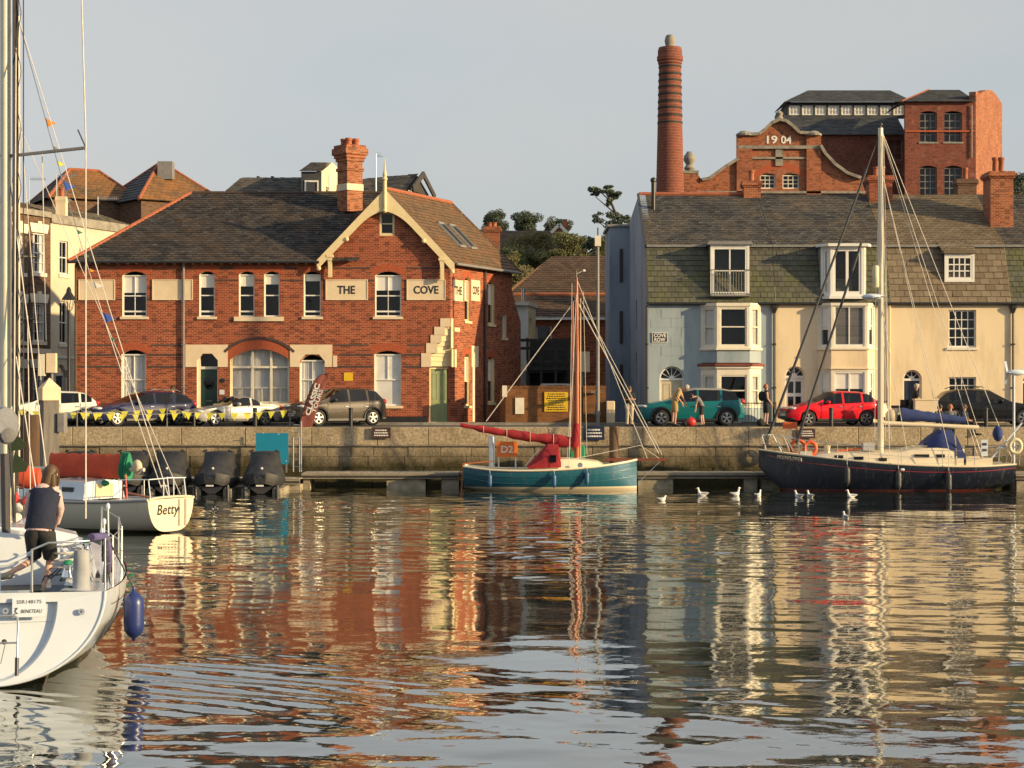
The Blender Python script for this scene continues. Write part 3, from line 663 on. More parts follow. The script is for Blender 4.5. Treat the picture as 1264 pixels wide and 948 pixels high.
# ------------------------------------------------------------------ red brick pub
def pub():
    Y = 80.5; t = thing('brick_pub', 'two-storey red brick pub with cream name panels and a front gable', 'building', (-9, Y, ZG))
    xL, xC = PX(93, Y), PX(556, Y); pl = Plane((xL, Y), (xC, Y)); u = pl.u_px; zz = lambda py: PZ(py, Y)
    ze = zz(322); zd = zz(452); zs = zz(400)
    op = []
    for (a, b) in ((151, 181), (246, 265), (295, 314), (326, 345), (375, 396), (463, 495)):
        wide = b - a > 25
        op.append(dict(u0=u(a), u1=u(b), z0=zz(391), z1=zz(335), arch=.18 if wide else .14, archbrick=.30, fw=.05, sash=[(2, 1), (2, 1)] if wide else [(1, 1), (1, 1)], blind={151: .42, 246: .30, 295: .27, 326: .22, 375: .14, 463: .36}[a], open=0 if a == 326 else .14, sill=a not in (295, 326), reveal_mat='cream_stone', reveal=.11))
    op.append(dict(u0=u(150), u1=u(180), z0=zz(501), z1=zz(432), arch=.2, archbrick=.32, sash=[(2, 1), (2, 1)], curtain=.5, reveal_mat='cream_stone', reveal=.11))
    op.append(dict(u0=u(462), u1=u(495), z0=zz(501), z1=zz(433), arch=.16, archbrick=.34, sash=[(1, 1), (2, 1)], blind=1.0, bmat='white_paint', reveal_mat='cream_stone', reveal=.11))
    op.append(dict(u0=u(370), u1=u(401), z0=zz(505), z1=zz(438), arch=.42, sash=[(2, 1), (2, 1)], split=.6, curtain=.5, reveal_mat='cream_stone', reveal=.11, archf=.55, sill=True))
    op.append(dict(u0=u(243), u1=u(269), z0=ZG + .12, z1=zz(437), kind='none', reveal=.25, reveal_mat='cream_stone'))
    op.append(dict(u0=u(284), u1=u(357), z0=zz(498), z1=zz(431), arch=.42, kind='none', reveal=.22, reveal_mat='cream_paint'))
    u1 = pl.L
    facade(t, pl, [(0, ZG - .2), (u(529), ZG - .2), (u(529), zd), (u(531), zd), (u(531), zz(436)), (u(538), zz(436)), (u(538), zz(424)), (u(543), zz(424)), (u(543), zz(413)), (u(547), zz(413)), (u(547), zz(403)), (u(553), zz(403)), (u(553), zz(396)), (u1, zz(396)), (u1, ze), (0, ze)], op, 'brick_red', thick=.35)
    M = pl.M()
    # pair of windows shares one sill
    MB().box(u(289), u(350), -.08, .17, zz(396.5), zz(391)).build('sill', 'cream_stone', t).matrix_basis = M
    # the wide arched three-light window
    a0, a1, zb, zt = u(284), u(357), zz(498), zz(431); s = MB(); zr = zz(453); mu = [u(311), u(334)]; dp = .2
    s.box(a0, a0 + .09, dp, dp + .1, zb, zr + .55, M); s.box(a1 - .09, a1, dp, dp + .1, zb, zr + .55, M)
    for m_ in mu: s.box(m_ - .05, m_ + .05, dp - .01, dp + .1, zb, zt - .05, M)
    s.box(a0 + .09, a1 - .09, dp + .005, dp + .1, zr - .05, zr + .05, M); s.box(a0 + .09, a1 - .09, dp + .003, dp + .1, zb, zb + .09, M)
    lights = [(a0 + .09, mu[0] - .05), (mu[0] + .05, mu[1] - .05), (mu[1] + .05, a1 - .09)]
    for i, (p, q) in enumerate(lights):
        tops = [(zr + .55, zr + .78), (zr + .82, zr + .82), (zr + .78, zr + .55)][i]
        s.bar(M @ V(p, dp + .05, tops[0]), M @ V(q, dp + .05, tops[1]), .09, .09)
        s.box(p, q, dp + .03, dp + .08, zr - .93, zr - .905, M); s.box((p + q) / 2 - .012, (p + q) / 2 + .012, dp + .03, dp + .08, zb, zr - .9, M)
    w = s.build('window', 'ivory_paint', t)
    for (p, q) in lights:
        for (b0, b1) in ((zb, zr), (zr, zr + .8)):
            o = link('pane', unit_pane(), w, False); o.matrix_basis = M @ Matrix.Translation((p, dp + .05, b0)) @ Matrix.Diagonal((q - p, .006, b1 - b0, 1))
    n = 90; cb = MB(); cb.grid([[M @ V(a0 + (a1 - a0) * i / n, dp + .16 + .035 * (i % 2), z) for i in range(n + 1)] for z in (zb, zt)]); cb.build('curtain', 'curtain', w, False)
    MB().box(a0 - .1, a1 + .1, dp + .5, dp + .55, zb - .1, zt + .1, M).build('dark_room', 'interior', w, False)
    MB().box(a0 - .1, a1 + .1, -.07, dp, zb - .13, zb, M).build('sill', 'cream_stone', w, False)
    arch_ring(t, pl, u(281), u(360), zz(431), .55, .42, 'brick_arch', n=40); arch_ring(t, pl, u(278), u(362), zz(431) + .43, .60, .12, 'brick_dark', name='label_course', proud=.04, n=30)
    # doorway with dark green door
    d0, d1 = u(243), u(269); s = MB(); z2 = zz(454); s.box(d0, d0 + .13, .2, .3, ZG + .12, zz(437), M); s.box(d0 + .13, d1, .2, .3, z2 - .06, z2 + .06, M); s.box(d1 - .06, d1, .2, .3, ZG + .12, z2, M)
    dr = s.build('door', 'ivory_paint', t); lf = MB().box(d0 + .13, d1 - .06, .24, .29, ZG + .12, z2 - .06, M).build('leaf', 'door_dark_green', dr, False)
    MB().ell(M @ V((d0 + d1) / 2 + .04, .235, z2 - .62), .25, .015, .33, 20, 8).build('oval_light', 'car_glass', lf, False)
    for (x0, x1, q0, q1) in ((.22, .46, .15, .75), (.52, .78, .15, .75)): MB().box(d0 + x0, d0 + x1, .225, .245, ZG + q0, ZG + q1, M).build('door_panel', 'door_dark_green', lf, False)
    MB().box(d0 + .38, d0 + .62, .22, .245, ZG + 1.02, ZG + 1.07, M).build('letter_flap', 'chrome', lf, False)
    MB().box(d0, d1, .27, .275, z2, zz(436), M).build('fanlight', 'glass', dr, False); MB().box(d0 - .1, d1 + .1, .7, .75, ZG, zz(436), M).build('dark_room', 'interior', dr, False)
    MB().box(d0 - .1, d1 + .1, -.25, .2, ZG - .02, ZG + .122, M).build('doorstep', 'grey_stone', dr, False)
    # cream surrounds with rounded shoulders over the openings
    for (pl_, pr_, oa, ob, oz) in ((229, 281, 243, 269, 437), (358, 410, 370, 401, 438)):
        ua, ub, za, zb_ = u(pl_), u(pr_), zz(453), zz(425.5); s = MB(); c0, c1 = u(oa), u(ob); top = zz(oz) + .02
        s.box(ua, ub, -.035, .03, top, zb_, M); s.box(ua, c0, -.035, .03, za, top, M); s.box(c1, ub, -.035, .03, za, top, M)
        for sg, cx in ((1, c0), (-1, c1)):
            pts = [(cx, top)] + [(cx + sg * .26 * (1 - math.cos(k * math.pi / 12)), top - .30 * math.sin(math.pi / 2 - k * math.pi / 12) + 0) for k in range(7)]
            s.prism(pts, .28, M @ Matrix.Translation((0, -.033, 0)))
        s.build('door_surround', 'cream_stone', t)
    MB().box(u(411), u(416), -.035, .03, zz(453), zz(439), M).build('surround_step', 'cream_stone', t)
    # dark string courses between the openings
    def bands(py, spans, h=.075):
        for a, b in spans: MB().box(u(a), u(b), -.006, .02, zz(py) - h / 2, zz(py) + h / 2, M).build('dark_brick_course', 'brick_dark', t)
    bands(346, [(265.5, 294.5), (315, 325.5), (346, 374.5), (397, 401.5), (454.5, 462), (496, 501.5)]); bands(369.5, [(143, 150), (182, 187), (454.5, 462), (496, 501.5), (550.5, 555.5)])
    bands(331, [(271, 287), (351, 367), (398, 456), (501, 555)]); bands(426, [(94, 145), (187, 228), (411, 455), (503, 523)]); bands(438, [(94, 149), (182, 228), (418, 460), (497, 520)], .09); bands(452.6, [(94, 149), (182, 228), (411, 460), (497, 520)], .09)
    MB().box(0, u(528), -.03, .02, ZG - .1, ZG + .36, M).build('plinth', 'black_paint', t)
    # name panels
    for (a, b, tx) in ((97, 142, None), (188, 238, None), (402, 454, 'THE'), (502, 550, 'COVE')):
        pn = MB().box(u(a), u(b), -.03, .01, zz(370.5), zz(345), M).build('name_panel', 'cream_stone', t)
        fr = MB()
        for (e0, e1, f0, f1) in ((a, b, 345, 346), (a, b, 369.5, 370.5), (a, a + 1, 346, 369.5), (b - 1, b, 346, 369.5)): fr.box(u(e0), u(e1), -.05, -.03, zz(f1), zz(f0), M)
        fr.build('panel_rim', 'cream_stone', pn, False)
        if tx: lettering(tx, .5, 'black_paint', pn, pl((u(a) + u(b)) / 2 + (-.02 if tx == 'THE' else 0), zz(357.8), .036), pl.d, weight=.012, fit=(.78, .36) if tx == 'THE' else (1.10, .36))
    # side wall, seen along the lane
    B = (0.0, 86.5); ps = Plane((xC, Y), B); us = ps.u_px; Ls = ps.L
    def zs_(py, px): y = ps(us(px), 0).y; return PZ(py, y)
    so = []
    for (a, b, p0, p1) in ((573.5, 579, 342, 396), (573.5, 579, 437, 501), (602.5, 609, 347, 400), (602.5, 609, 440, 497)):
        so.append(dict(u0=us(a), u1=us(b) + .1, z0=zs_(p1, a), z1=zs_(p0, a), arch=.14, archbrick=.28, sash=[(1, 1), (1, 1)], blind=.5, reveal_mat='cream_stone', reveal=.11, smat='cream_paint', fmat='cream_paint'))
    so.append(dict(u0=us(620), u1=us(625), z0=zs_(417, 620), z1=zs_(388, 620), sash=[(1, 1), (1, 1)], reveal_mat='cream_stone'))
    k0 = us(561.5)
    facade(t, ps, [(k0, ZG - .2), (Ls, ZG - .2), (Ls, ze), (.001, ze), (.001, zz(396)), (k0 * .25, zz(404)), (k0 * .4, zz(416)), (k0 * .6, zz(430)), (k0 * .85, zz(440)), (k0, zd)], so, 'brick_red', thick=.35)
    Ms = ps.M()
    for (a, b, tx) in ((559, 571, 'THE'), (581, 592, 'COVE')):
        pn = MB().box(us(a), us(b), -.03, .01, zs_(371, a), zs_(345, a), Ms).build('name_panel', 'cream_stone', t)
        lettering(tx, .5, 'black_paint', pn, ps((us(a) + us(b)) / 2, zs_(358, a), .034), ps.d, weight=.012, fit=((us(b) - us(a)) * .72, .38))
    MB().box(us(581.5), us(590), -.03, .02, zs_(453, 585), zs_(427, 585), Ms).build('door_surround', 'cream_stone', t)
    dd = MB().box(us(583), us(586), -.02, .03, ZG + .1, zs_(453, 585), Ms).build('side_door_frame', 'ivory_paint', t)
    q = ps(us(597), 0, .09); downpipe(t, q.x, q.y, ZG, ze - .1, 'black_paint', False)
    # rear lean-to with a sloping verge
    pr = Plane(B, (B[0] + .42, B[1] + 1.2)); facade(t, pr, [(0, ZG - .2), (pr.L, ZG - .2), (pr.L, 7.2), (0, 8.6)], [], 'brick_red')
    # corner entrance: diagonal door under a stepped cream corbel
    fA = V(*pl(u(529), 0).xy, 0); sA = V(*ps(k0, 0).xy, 0); C = V(xC, Y, 0); pd = Plane((fA.x, fA.y), (sA.x, sA.y)); pdin = Plane((fA.x, fA.y + .3), (sA.x - .05, sA.y + .3)); Ld = pd.L
    Md = pdin.M(); ztop = zz(454)
    fr = MB().box(0, .05, -.08, .03, ZG, ztop, Md).box(Ld - .05, Ld, -.08, .03, ZG, ztop, Md).box(.05, Ld - .05, -.08, .03, ztop - .05, ztop + .3, Md).build('corner_door', 'cream_paint', t)
    for i, (a, b) in enumerate(((.06, Ld * .37), (Ld * .38, Ld * .70))):
        lf = MB().box(a, b, -.03, .02, ZG + .1, ztop - .05, Md).build('leaf', 'door_olive', fr, False); wd = b - a
        for (q0, q1) in ((.14, .85), (1.0, 2.15)):
            g_ = MB(); x0, x1 = a + wd * .2, b - wd * .2
            for (e0, e1, r0, r1) in ((x0, x1, q0, q0 + .03), (x0, x1, q1 - .03, q1), (x0, x0 + .03, q0, q1), (x1 - .03, x1, q0, q1)): g_.box(e0, e1, -.045, -.03, ZG + .1 + r0, ZG + .1 + r1, Md)
            g_.build('door_panel', 'door_olive', lf, False)
    MB().box(Ld * .70, Ld - .05, .25, .3, ZG, ztop, Md).build('dark_room', 'interior', fr, False)
    MB().prism([(fA.x, fA.y - .02), (sA.x + .05, sA.y), (sA.x, sA.y + .4), (fA.x, fA.y + .4)], .12, Matrix.Translation((0, 0, ZG - .01)) @ Matrix(((1, 0, 0, 0), (0, 0, 1, 0), (0, 1, 0, 0), (0, 0, 0, 1)))).build('doorstep', 'cream_stone', fr, False)
    steps = [(452, 446, .98), (446, 440, .90), (440, 436, .80), (436, 427, .66), (427, 421, .52), (421, 414, .38), (414, 406, .22), (406, 397, .06)]
    cb = MB()
    for (p0, p1, f) in steps:
        a0_, a1_ = C + (fA - C) * f, C + (sA - C) * f; ci = V(-.02, .035, 0); poly = [fA + V(0, .3, 0), fA + ci, a0_ + ci, a1_ + ci, sA + ci, sA + V(-.1, .3, 0)]
        n = len(poly); z0, z1 = zz(p0), zz(p1); vs = [V(p.x, p.y, z0) for p in poly] + [V(p.x, p.y, z1) for p in poly]
        cb.mesh(vs, [tuple(range(n - 1, -1, -1)), tuple(range(n, 2 * n))] + [(i, (i + 1) % n, (i + 1) % n + n, i + n) for i in range(n)])
    cb.build('corner_corbel', 'cream_paint', t)
    for (a, b, p0, p1) in ((520, 532, 453, 436), (526, 540, 435.8, 423.5), (531.5, 545, 423.3, 413.5), (536, 549, 413.3, 403.5), (543.5, 555.8, 403.3, 393)):
        MB().box(u(a), u(b), -.03, .02, zz(p0), zz(p1), M).build('quoin_step', 'cream_stone', t)
    for (a, b, p0, p1) in ((556, 559, 430, 393), (557, 563, 453, 431), (558, 567, 409, 404)): MB().box(max(.02, us(a)), us(b), -.03, .02, zs_(p0, a), zs_(p1, a), Ms).build('quoin_step', 'cream_paint', t)
    # front gable
    yg = Y - .012; ax = PX(475, Y); gl, gr = PX(399, Y), PX(550, Y); za = zz(236); pg = Plane((gl, yg), (gr, yg)); ug = pg.u_px
    gw = dict(u0=ug(468.5), u1=ug(487), z0=zz(291), z1=zz(262), sash=[(1, 1), (1, 1)], fw=.09, reveal=.05, sill=False, fmat='cream_paint')
    facade(t, pg, [(0, ze - .02), (pg.L, ze - .02), (ug(475), za - .1)], [gw], 'brick_red', thick=.2, name='gable_wall')
    # roofs. main range: hipped at the left end; gable wing runs back parallel to the side wall
    ov = .32; zr = PZ(238, 85.6); e0 = (PX(84, Y - ov), Y - ov, ze - .05); yr = 85.6
    rl = (PX(236, yr), yr, zr); rr_ = (-5.2, yr, zr); bk = 90.6
    roof_plane(t, [e0, (-6.8, Y - ov, ze - .05), rr_, rl], 'slate_pub', .3, .2, 1)
    roof_plane(t, [(e0[0], bk, ze - .05), e0, rl], 'slate_pub', .3, .2, 2)
    roof_plane(t, [(-5.2, bk, ze - .05), (e0[0], bk, ze - .05), rl, rr_], 'slate_pub', .3, .25, 3)
    MB().tube([e0, rl], .10, 8).build('hip_tiles', 'ridge_red', t); MB().tube([rl, rr_], .08, 8).build('ridge_tiles', 'tile_brown', t)
    MB().box(e0[0] + .35, e0[0] + .65, Y + .01, bk - .3, ZG, ze - .06).build('end_wall', 'brick_red', t, auto_uv=True)
    dv = V(ps.d.x, ps.d.y, 0); yf = Y - .34
    A0 = V(PX(475, yf), yf, PZ(233, yf)); A1 = A0 + dv * 6.6; eR0 = V(PX(561, yf), yf, PZ(325, yf)); eR1 = V(ps(Ls, 0, .35).x, ps(Ls, 0, .35).y, eR0.z)
    eL0 = V(PX(391, yf), yf, PZ(321, yf)); eL1 = eL0 + dv * 9
    roof_plane(t, [eR0, eR1 + dv * .3, A1, A0], 'slate_pub_side', .3, .2, 4)
    roof_plane(t, [eL1, eL0, A0, A1], 'slate_pub', .3, .2, 5)
    roof_plane(t, [eR1 + dv * .3, eL1, A1], 'slate_pub', .3, .2, 6)
    MB().tube([A0 + V(0, .1, .02), A1 + V(0, 0, .02)], .10, 8).build('ridge_tiles', 'ridge_red', t); MB().tube([A1, eR1 + dv * .3], .07, 6).build('hip_tiles', 'tile_brown', t)
    nrm = (eR1 - eR0).cross(A0 - eR0).normalized(); nrm = nrm if nrm.z > 0 else -nrm
    for a, b in ((.30, .46), (.47, .63)):
        lo = eR0.lerp(eR1, a + .05); hi = A0.lerp(A1, a + .05); p0 = lo.lerp(hi, .28); p1 = lo.lerp(hi, .60); sd = (eR1 - eR0).normalized() * .6
        sk = MB(); 
        for (q0, q1) in ((p0, p1), (p0 + sd, p1 + sd), (p0, p0 + sd), (p1, p1 + sd)): sk.bar(q0 + nrm * .06, q1 + nrm * .06, .08, .1)
        so_ = sk.build('roof_light', 'lead', t); MB().face([p0 + nrm * .06, p0 + sd + nrm * .06, p1 + sd + nrm * .06, p1 + nrm * .06]).build('pane', 'car_glass', so_, False)
    # bargeboards, collar with scalloped foot, finial, brackets
    for (foot, sg) in ((eL0, 1), (eR0, -1)):
        d = (A0 - foot); ln = d.length; s = MB(); n = 24; hh = .44
        top = [foot + d * (i / n) for i in range(n + 1)]
        def low(i):
            f = i / n; x = top[i] - V(0, 0, hh)
            return x - V(0, 0, .0 if f < .62 else .55 * ((f - .62) / .38) ** 2)
        for i in range(n):
            a, b, c, e = top[i], top[i + 1], low(i + 1), low(i); o_ = V(0, .07, 0)
            s.mesh([a, b, c, e, a + o_, b + o_, c + o_, e + o_], [(0, 1, 2, 3), (7, 6, 5, 4), (0, 4, 5, 1), (3, 2, 6, 7), (0, 3, 7, 4), (1, 5, 6, 2)])
        for k in (.03, .44): q = foot + d * k - V(0, .01, hh + .02); s.ell(q, .10, .06, .10, 10, 6)
        s.build('bargeboard', 'cream_paint', t)
        bx = foot.x + sg * .5 if sg > 0 else foot.x - .62; br = MB(); br.prism([(0, 0), (.16, 0), (.16, .5), (.16 + sg * .0, .95), (-.05, .95), (0, .5)], .18, Matrix.Translation((bx, Y - .33, foot.z - .75))); br.box(bx - .08, bx + .22, Y - .36, Y - .1, foot.z + .12, foot.z + .24); br.build('bracket', 'cream_paint', t)
    fx, fy = A0.x, yf - .02
    MB().lathe([(.07, A0.z - 1.05), (.12, A0.z - .98), (.07, A0.z - .88), (.085, A0.z - .7), (.085, A0.z + .35), (.13, A0.z + .42), (.07, A0.z + .52), (.10, A0.z + .62), (.05, A0.z + .8), (.008, A0.z + 1.35)], 8, Matrix.Translation((fx, fy, 0))).build('finial', 'cream_paint', t)
    # gutters, downpipes, rafter feet
    gutter(t, (e0[0], Y - ov - .05, ze - .08), (eL0.x + .1, Y - ov - .05, ze - .08)); gutter(t, eR0 + V(.1, .1, -.02), eR1 + V(.1, 0, -.02), .06, 'lead')
    for i in range(26): x = PX(100 + i * 11.6, Y); MB().box(x - .04, x + .04, Y - ov + .02, Y - .02, ze - .15, ze - .07).build('rafter_foot', 'cream_paint', t)
    for i in range(26): q = ps(.3 + i * .24, ze - .16, .2); MB().box(q.x - .05, q.x + .05, q.y - .08, q.y + .08, q.z, q.z + .08).build('rafter_foot', 'cream_paint', t)
    downpipe(t, PX(227, Y), Y - .09, ZG, ze - .15, 'lead', False); downpipe(t, PX(94, Y), Y - .09, ZG, ze - .15, 'pile_brown', False)
    # chimney
    yc = 84.2; x0, x1 = PX(420, yc), PX(444, yc); ch = thing_part = MB()
    zc = lambda py: PZ(py, yc); cx, cy = (x0 + x1) / 2, yc; w2 = .42; Mr = Matrix.Translation((cx, cy, 0)) @ Matrix.Rotation(math.radians(38), 4, 'Z')
    ch.box(-w2, w2, -w2, w2, zc(262), zc(200), Mr); prof = [(200, 196, .06), (196, 192, .12), (192, 184, .19), (184, 180, .12)]
    for (p0, p1, e) in prof: ch.box(-w2 - e, w2 + e, -w2 - e, w2 + e, zc(p0), zc(p1), Mr)
    ch.box(-w2 - .05, w2 + .05, -w2 - .05, w2 + .05, zc(212), zc(208), Mr)
    co = ch.build('chimney', 'brick_orange', t, auto_uv=True)
    MB().box(-w2 - .03, w2 + .03, -w2 - .03, w2 + .03, zc(236), zc(228), Mr).build('cement_band', 'cream_stone', co, False)
    for dx, dy in ((-.2, -.2), (.2, -.2), (.2, .2), (-.2, .2)): MB().lathe([(.15, zc(181)), (.14, zc(175)), (.165, zc(174.5)), (.165, zc(171.5)), (.11, zc(171.5))], 12, Mr @ Matrix.Translation((dx, dy, 0))).build('chimney_pot', 'terracotta', co, False, 50)
    # notices by the doors
    MB().box(u(424.5), u(435.5), -.025, .01, zz(470), zz(460), M).build('notice_plate', 'sign_yellow', t)
    MB().ell(pl(u(274.5), zz(469.5), .01), .13, .015, .10, 16, 6).build('oval_plaque', 'black_paint', t)
    MB().box(u(271), u(277), -.02, .01, zz(487), zz(481), M).build('wall_notice', 'white_paint', t)
    return t
pub()
# ------------------------------------------------------------------ the row of cottages on the right
def canted_bay(t, YF, pxl, pxfl, pxfr, pxr, proj, z0, z1, wz0, wz1, wallmat, trim, front, side, sill=True, fw=.07):
    """two cants and a front face, each a wall with a window in it"""
    a, b, c, d = (PX(pxl, YF), YF), (PX(pxfl, YF - proj), YF - proj), (PX(pxfr, YF - proj), YF - proj), (PX(pxr, YF), YF)
    for i, (p, q) in enumerate(((a, b), (b, c), (c, d))):
        pl = Plane(p, q); m = .13 if i == 1 else .12
        o = dict(u0=m, u1=pl.L - m, z0=wz0, z1=wz1, reveal=.05, sill=False, fw=fw, fmat=trim, **(front if i == 1 else side))
        facade(t, pl, [(0, z0), (pl.L, z0), (pl.L, z1), (0, z1)], [o], wallmat, thick=.12, name='bay_face')
    return a, b, c, d
def slab(t, pts, z0, z1, e, mat, name):
    a, b, c, d = pts; poly = [(a[0] - e, a[1] + .0), (b[0] - e * .6, b[1] - e), (c[0] + e * .6, c[1] - e), (d[0] + e, d[1] + .0), (d[0], d[1] + .1), (a[0], a[1] + .1)]
    n = len(poly); vs = [V(p[0], p[1], z0) for p in poly] + [V(p[0], p[1], z1) for p in poly]
    return MB().mesh(vs, [tuple(range(n - 1, -1, -1)), tuple(range(n, 2 * n))] + [(i, (i + 1) % n, (i + 1) % n + n, i + n) for i in range(n)]).build(name, mat, t)
YC = 79.8; ZE = PZ(374, YC); YM = YC + 1.0; ZM = PZ(303, YM); YR = 85.6; ZR = PZ(241, YR)
def mansard(t, x0, x1, lower, upper, seed, dorm=None, w=.30, h=.26, xup=None):
    yl = YC - .12
    roof_plane(t, [(x0, yl, ZE), (x1, yl, ZE), (x1, YM, ZM), (x0, YM, ZM)], lower, w, h, seed)
    roof_plane(t, [(x0, YM - .1, ZM - .02), (x1, YM - .1, ZM - .02), (x1, YR, ZR), (x0, YR, ZR)], upper, .28, .2, seed + 1)
    roof_plane(t, [(x1, 92.4, 12.4), (x0, 92.4, 12.4), (x0, YR, ZR), (x1, YR, ZR)], upper, .4, .4, seed + 2)
    MB().box(x0 + .3, x1 - .01, 92.0, 92.3, ZG, 12.35).build('rear_wall', 'render_pale', t)
    MB().bar((x0, YM - .10, ZM - .03), (x1, YM - .10, ZM - .03), .12, .10).build('roof_break', 'lead', t)
    gutter(t, (x0, yl - .06, ZE - .03), (x1, yl - .06, ZE - .03))
def wall_join(t, x0, x1, y0, y1, z0, z1, mat, name='party_wall'): return MB().box(x0, x1, y0, y1, z0, z1).build(name, mat, t, auto_uv=True)
def dormer(t, pxa, pxb, pyt, pyb, yface, mat, spec, roofmat='lead', over=.14, cheek='lead'):
    x0, x1 = PX(pxa, yface), PX(pxb, yface); z0, z1 = PZ(pyb, yface), PZ(pyt, yface); pl = Plane((x0, yface), (x1, yface))
    facade(t, pl, [(0, z0), (pl.L, z0), (pl.L, z1), (0, z1)], [dict(u0=.1, u1=pl.L - .1, z0=z0 + .1, z1=z1 - .12, reveal=.03, fmat=mat, sill=False, fw=.08, **spec)], mat, thick=.05, name='dormer_front')
    MB().box(x0 + .01, x0 + .08, yface + .05, YM + 1.4, z0, z1 - .01).box(x1 - .08, x1 - .01, yface + .05, YM + 1.4, z0, z1 - .01).build('dormer_cheeks', cheek, t)
    MB().box(x0 - over, x1 + over, yface - .14, YM + 1.6, z1, z1 + .07).box(x0 - over * .7, x1 + over * .7, yface - .09, YM + 1.5, z1 + .07, z1 + .14).build('dormer_roof', roofmat, t)
    return x0, x1, z0, z1
def blue_cottage():
    t = thing('end_cottage', 'pale blue end cottage with canted bay, mossy mansard roof and side wall coloured darker for shade', 'house', (9, YC, ZG))
    x0, x1 = PX(800, YC), PX(957, YC); pl = Plane((x0, YC), (x1, YC)); u = pl.u_px; zz = lambda py: PZ(py, YC); M = pl.M()
    ops = [dict(u0=u(814), u1=u(845), z0=ZG + .12, z1=zz(452), arch=(u(845) - u(814)) / 2, kind='door', dmat='fabric_beige', fan=6, reveal=.18)]
    ops.append(dict(u0=u(872), u1=u(934), z0=ZG + .55, z1=zz(460), kind='none', reveal=.1)); ops.append(dict(u0=u(872), u1=u(934), z0=zz(432), z1=zz(384), kind='none', reveal=.1))
    facade(t, pl, [(0, ZG - .2), (pl.L, ZG - .2), (pl.L, ZE), (0, ZE)], ops, 'render_blue')
    # ruled ashlar joints of the render: shallow raised courses of blocks
    rr = random.Random(11); z = ZG + .15; row = 0
    while z < ZE - .3:
        uu = .12 + (.45 if row % 2 else 0)
        while uu < u(862) - .3:
            L = .88; a, b = uu + .008, min(uu + L, u(862)) - .008
            if not (b > u(811) and a < u(848) and z < zz(449)) and b - a > .2 and not (z > zz(425) and z < zz(408) and b > u(804) and a < u(827)): MB().box(a, b, -.007 - rr.random() * .004, .01, z + .007, z + .40, M).build('render_block', 'render_blue', t)
            uu += L
        z += .41; row += 1
    # side wall and rear wing
    sd = Plane((x0, 92.5), (x0, YC + .03)); us = lambda y: 92.5 - y
    facade(t, sd, [(0, ZG - .2), (us(YC + .03), ZG - .2), (us(YC + .03), ZE), (us(YM), ZM), (us(YR), ZR + .05), (0, 12.45)], [dict(u0=us(87.6), u1=us(86.9), z0=zz(400) , z1=zz(360), sill=False, sash=[(1, 1), (1, 1)]), dict(u0=us(87.6), u1=us(86.9), z0=zz(470), z1=zz(430), sill=False, sash=[(1, 1), (1, 1)])], 'render_blue_shaded')
    xw = PX(752, 93); MB().box(xw, x0 + .2, 92.5, 97, ZG, PZ(281, 93)).build('rear_wing', 'render_blue_shaded', t); MB().box(xw - .12, x0 + .25, 92.4, 97.1, PZ(281, 93), PZ(278, 93)).build('wing_parapet', 'lead', t)
    for (pa, pb) in ((307, 348), (384, 424), (450, 480)):
        MB().box(PX(765, 92.4), PX(769, 92.4), 92.44, 92.52, PZ(pb, 92.4), PZ(pa, 92.4)).build('slit_window', 'black_paint', t)
    MB().bar((x0 - .04, YM, ZM), (x0 - .04, YR, ZR + .05), .1, .1).bar((x0 - .04, YC - .1, ZE), (x0 - .04, YM, ZM), .1, .1).build('verge', 'slate_blue', t)
    mansard(t, x0, x1, 'slate_moss', 'slate_grey', 21)
    MB().tube([(x0, YR, ZR + .05), (PX(925, YR), YR, ZR + .05)], .10, 8).build('ridge_tiles', 'ridge_red', t)
    # dormer with balconet
    a, b, z0, z1 = dormer(t, 877, 925, 302, 366, YC - .02, 'white_paint', dict(sash=[(2, 2)], bar=.06))
    rl = MB(); yb = YC - .28
    for zq in (z0 + .1, z0 + 1.15): rl.tube([(a + .02, yb, zq), (b - .02, yb, zq)], .018, 6)
    for i in range(15): x = a + .02 + (b - a - .04) * i / 14; rl.tube([(x, yb, z0 + .1), (x, yb, z0 + 1.15)], .011, 5)
    for x in (a + .02, b - .02):
        for zq in (z0 + .1, z0 + 1.15): rl.tube([(x, yb, zq), (x, YC, zq)], .018, 6)
    rl.build('balconet', 'black_paint', t); MB().box(a, b, yb - .03, YC, z0 + .0, z0 + .06).build('balconet_floor', 'lead', t)
    # two-storey bay
    side = dict(sash=[(1, 1), (1, 1)], curtain=.5); fr = dict(sash=[(1, 1), (1, 1)])
    pts = canted_bay(t, YC, 865, 885, 925.5, 939.5, .55, zz(434), ZE - .02, zz(428), zz(380.5), 'ivory_paint', 'ivory_paint', fr, side)
    slab(t, pts, zz(432.5), zz(430), .07, 'ivory_paint', 'bay_sill'); slab(t, pts, ZE - .16, ZE - .02, .05, 'ivory_paint', 'bay_cornice'); slab(t, pts, zz(448), zz(433), 0, 'render_blue', 'bay_apron')
    slab(t, pts, zz(452), zz(449), .16, 'timber_red', 'bay_canopy'); slab(t, pts, zz(455), zz(452.5), .08, 'ivory_paint', 'bay_cornice')
    canted_bay(t, YC, 865, 885, 925.5, 939.5, .55, ZG + .75, zz(454.8), ZG + .8, zz(463), 'ivory_paint', 'ivory_paint', fr, side)
    slab(t, pts, ZG, ZG + .75, 0, 'render_blue', 'bay_base')
    sgn = MB().box(u(805.5), u(823.5), -.04, -.012, zz(422.3), zz(410.7), M).build('street_sign', 'black_paint', t)
    bd = MB()
    for (e0, e1, f0, f1) in ((805, 824, 410.2, 410.9), (805, 824, 422, 422.8), (805, 805.7, 410.9, 422), (823.3, 824, 410.9, 422)): bd.box(u(e0), u(e1), -.045, -.03, zz(f1), zz(f0), M)
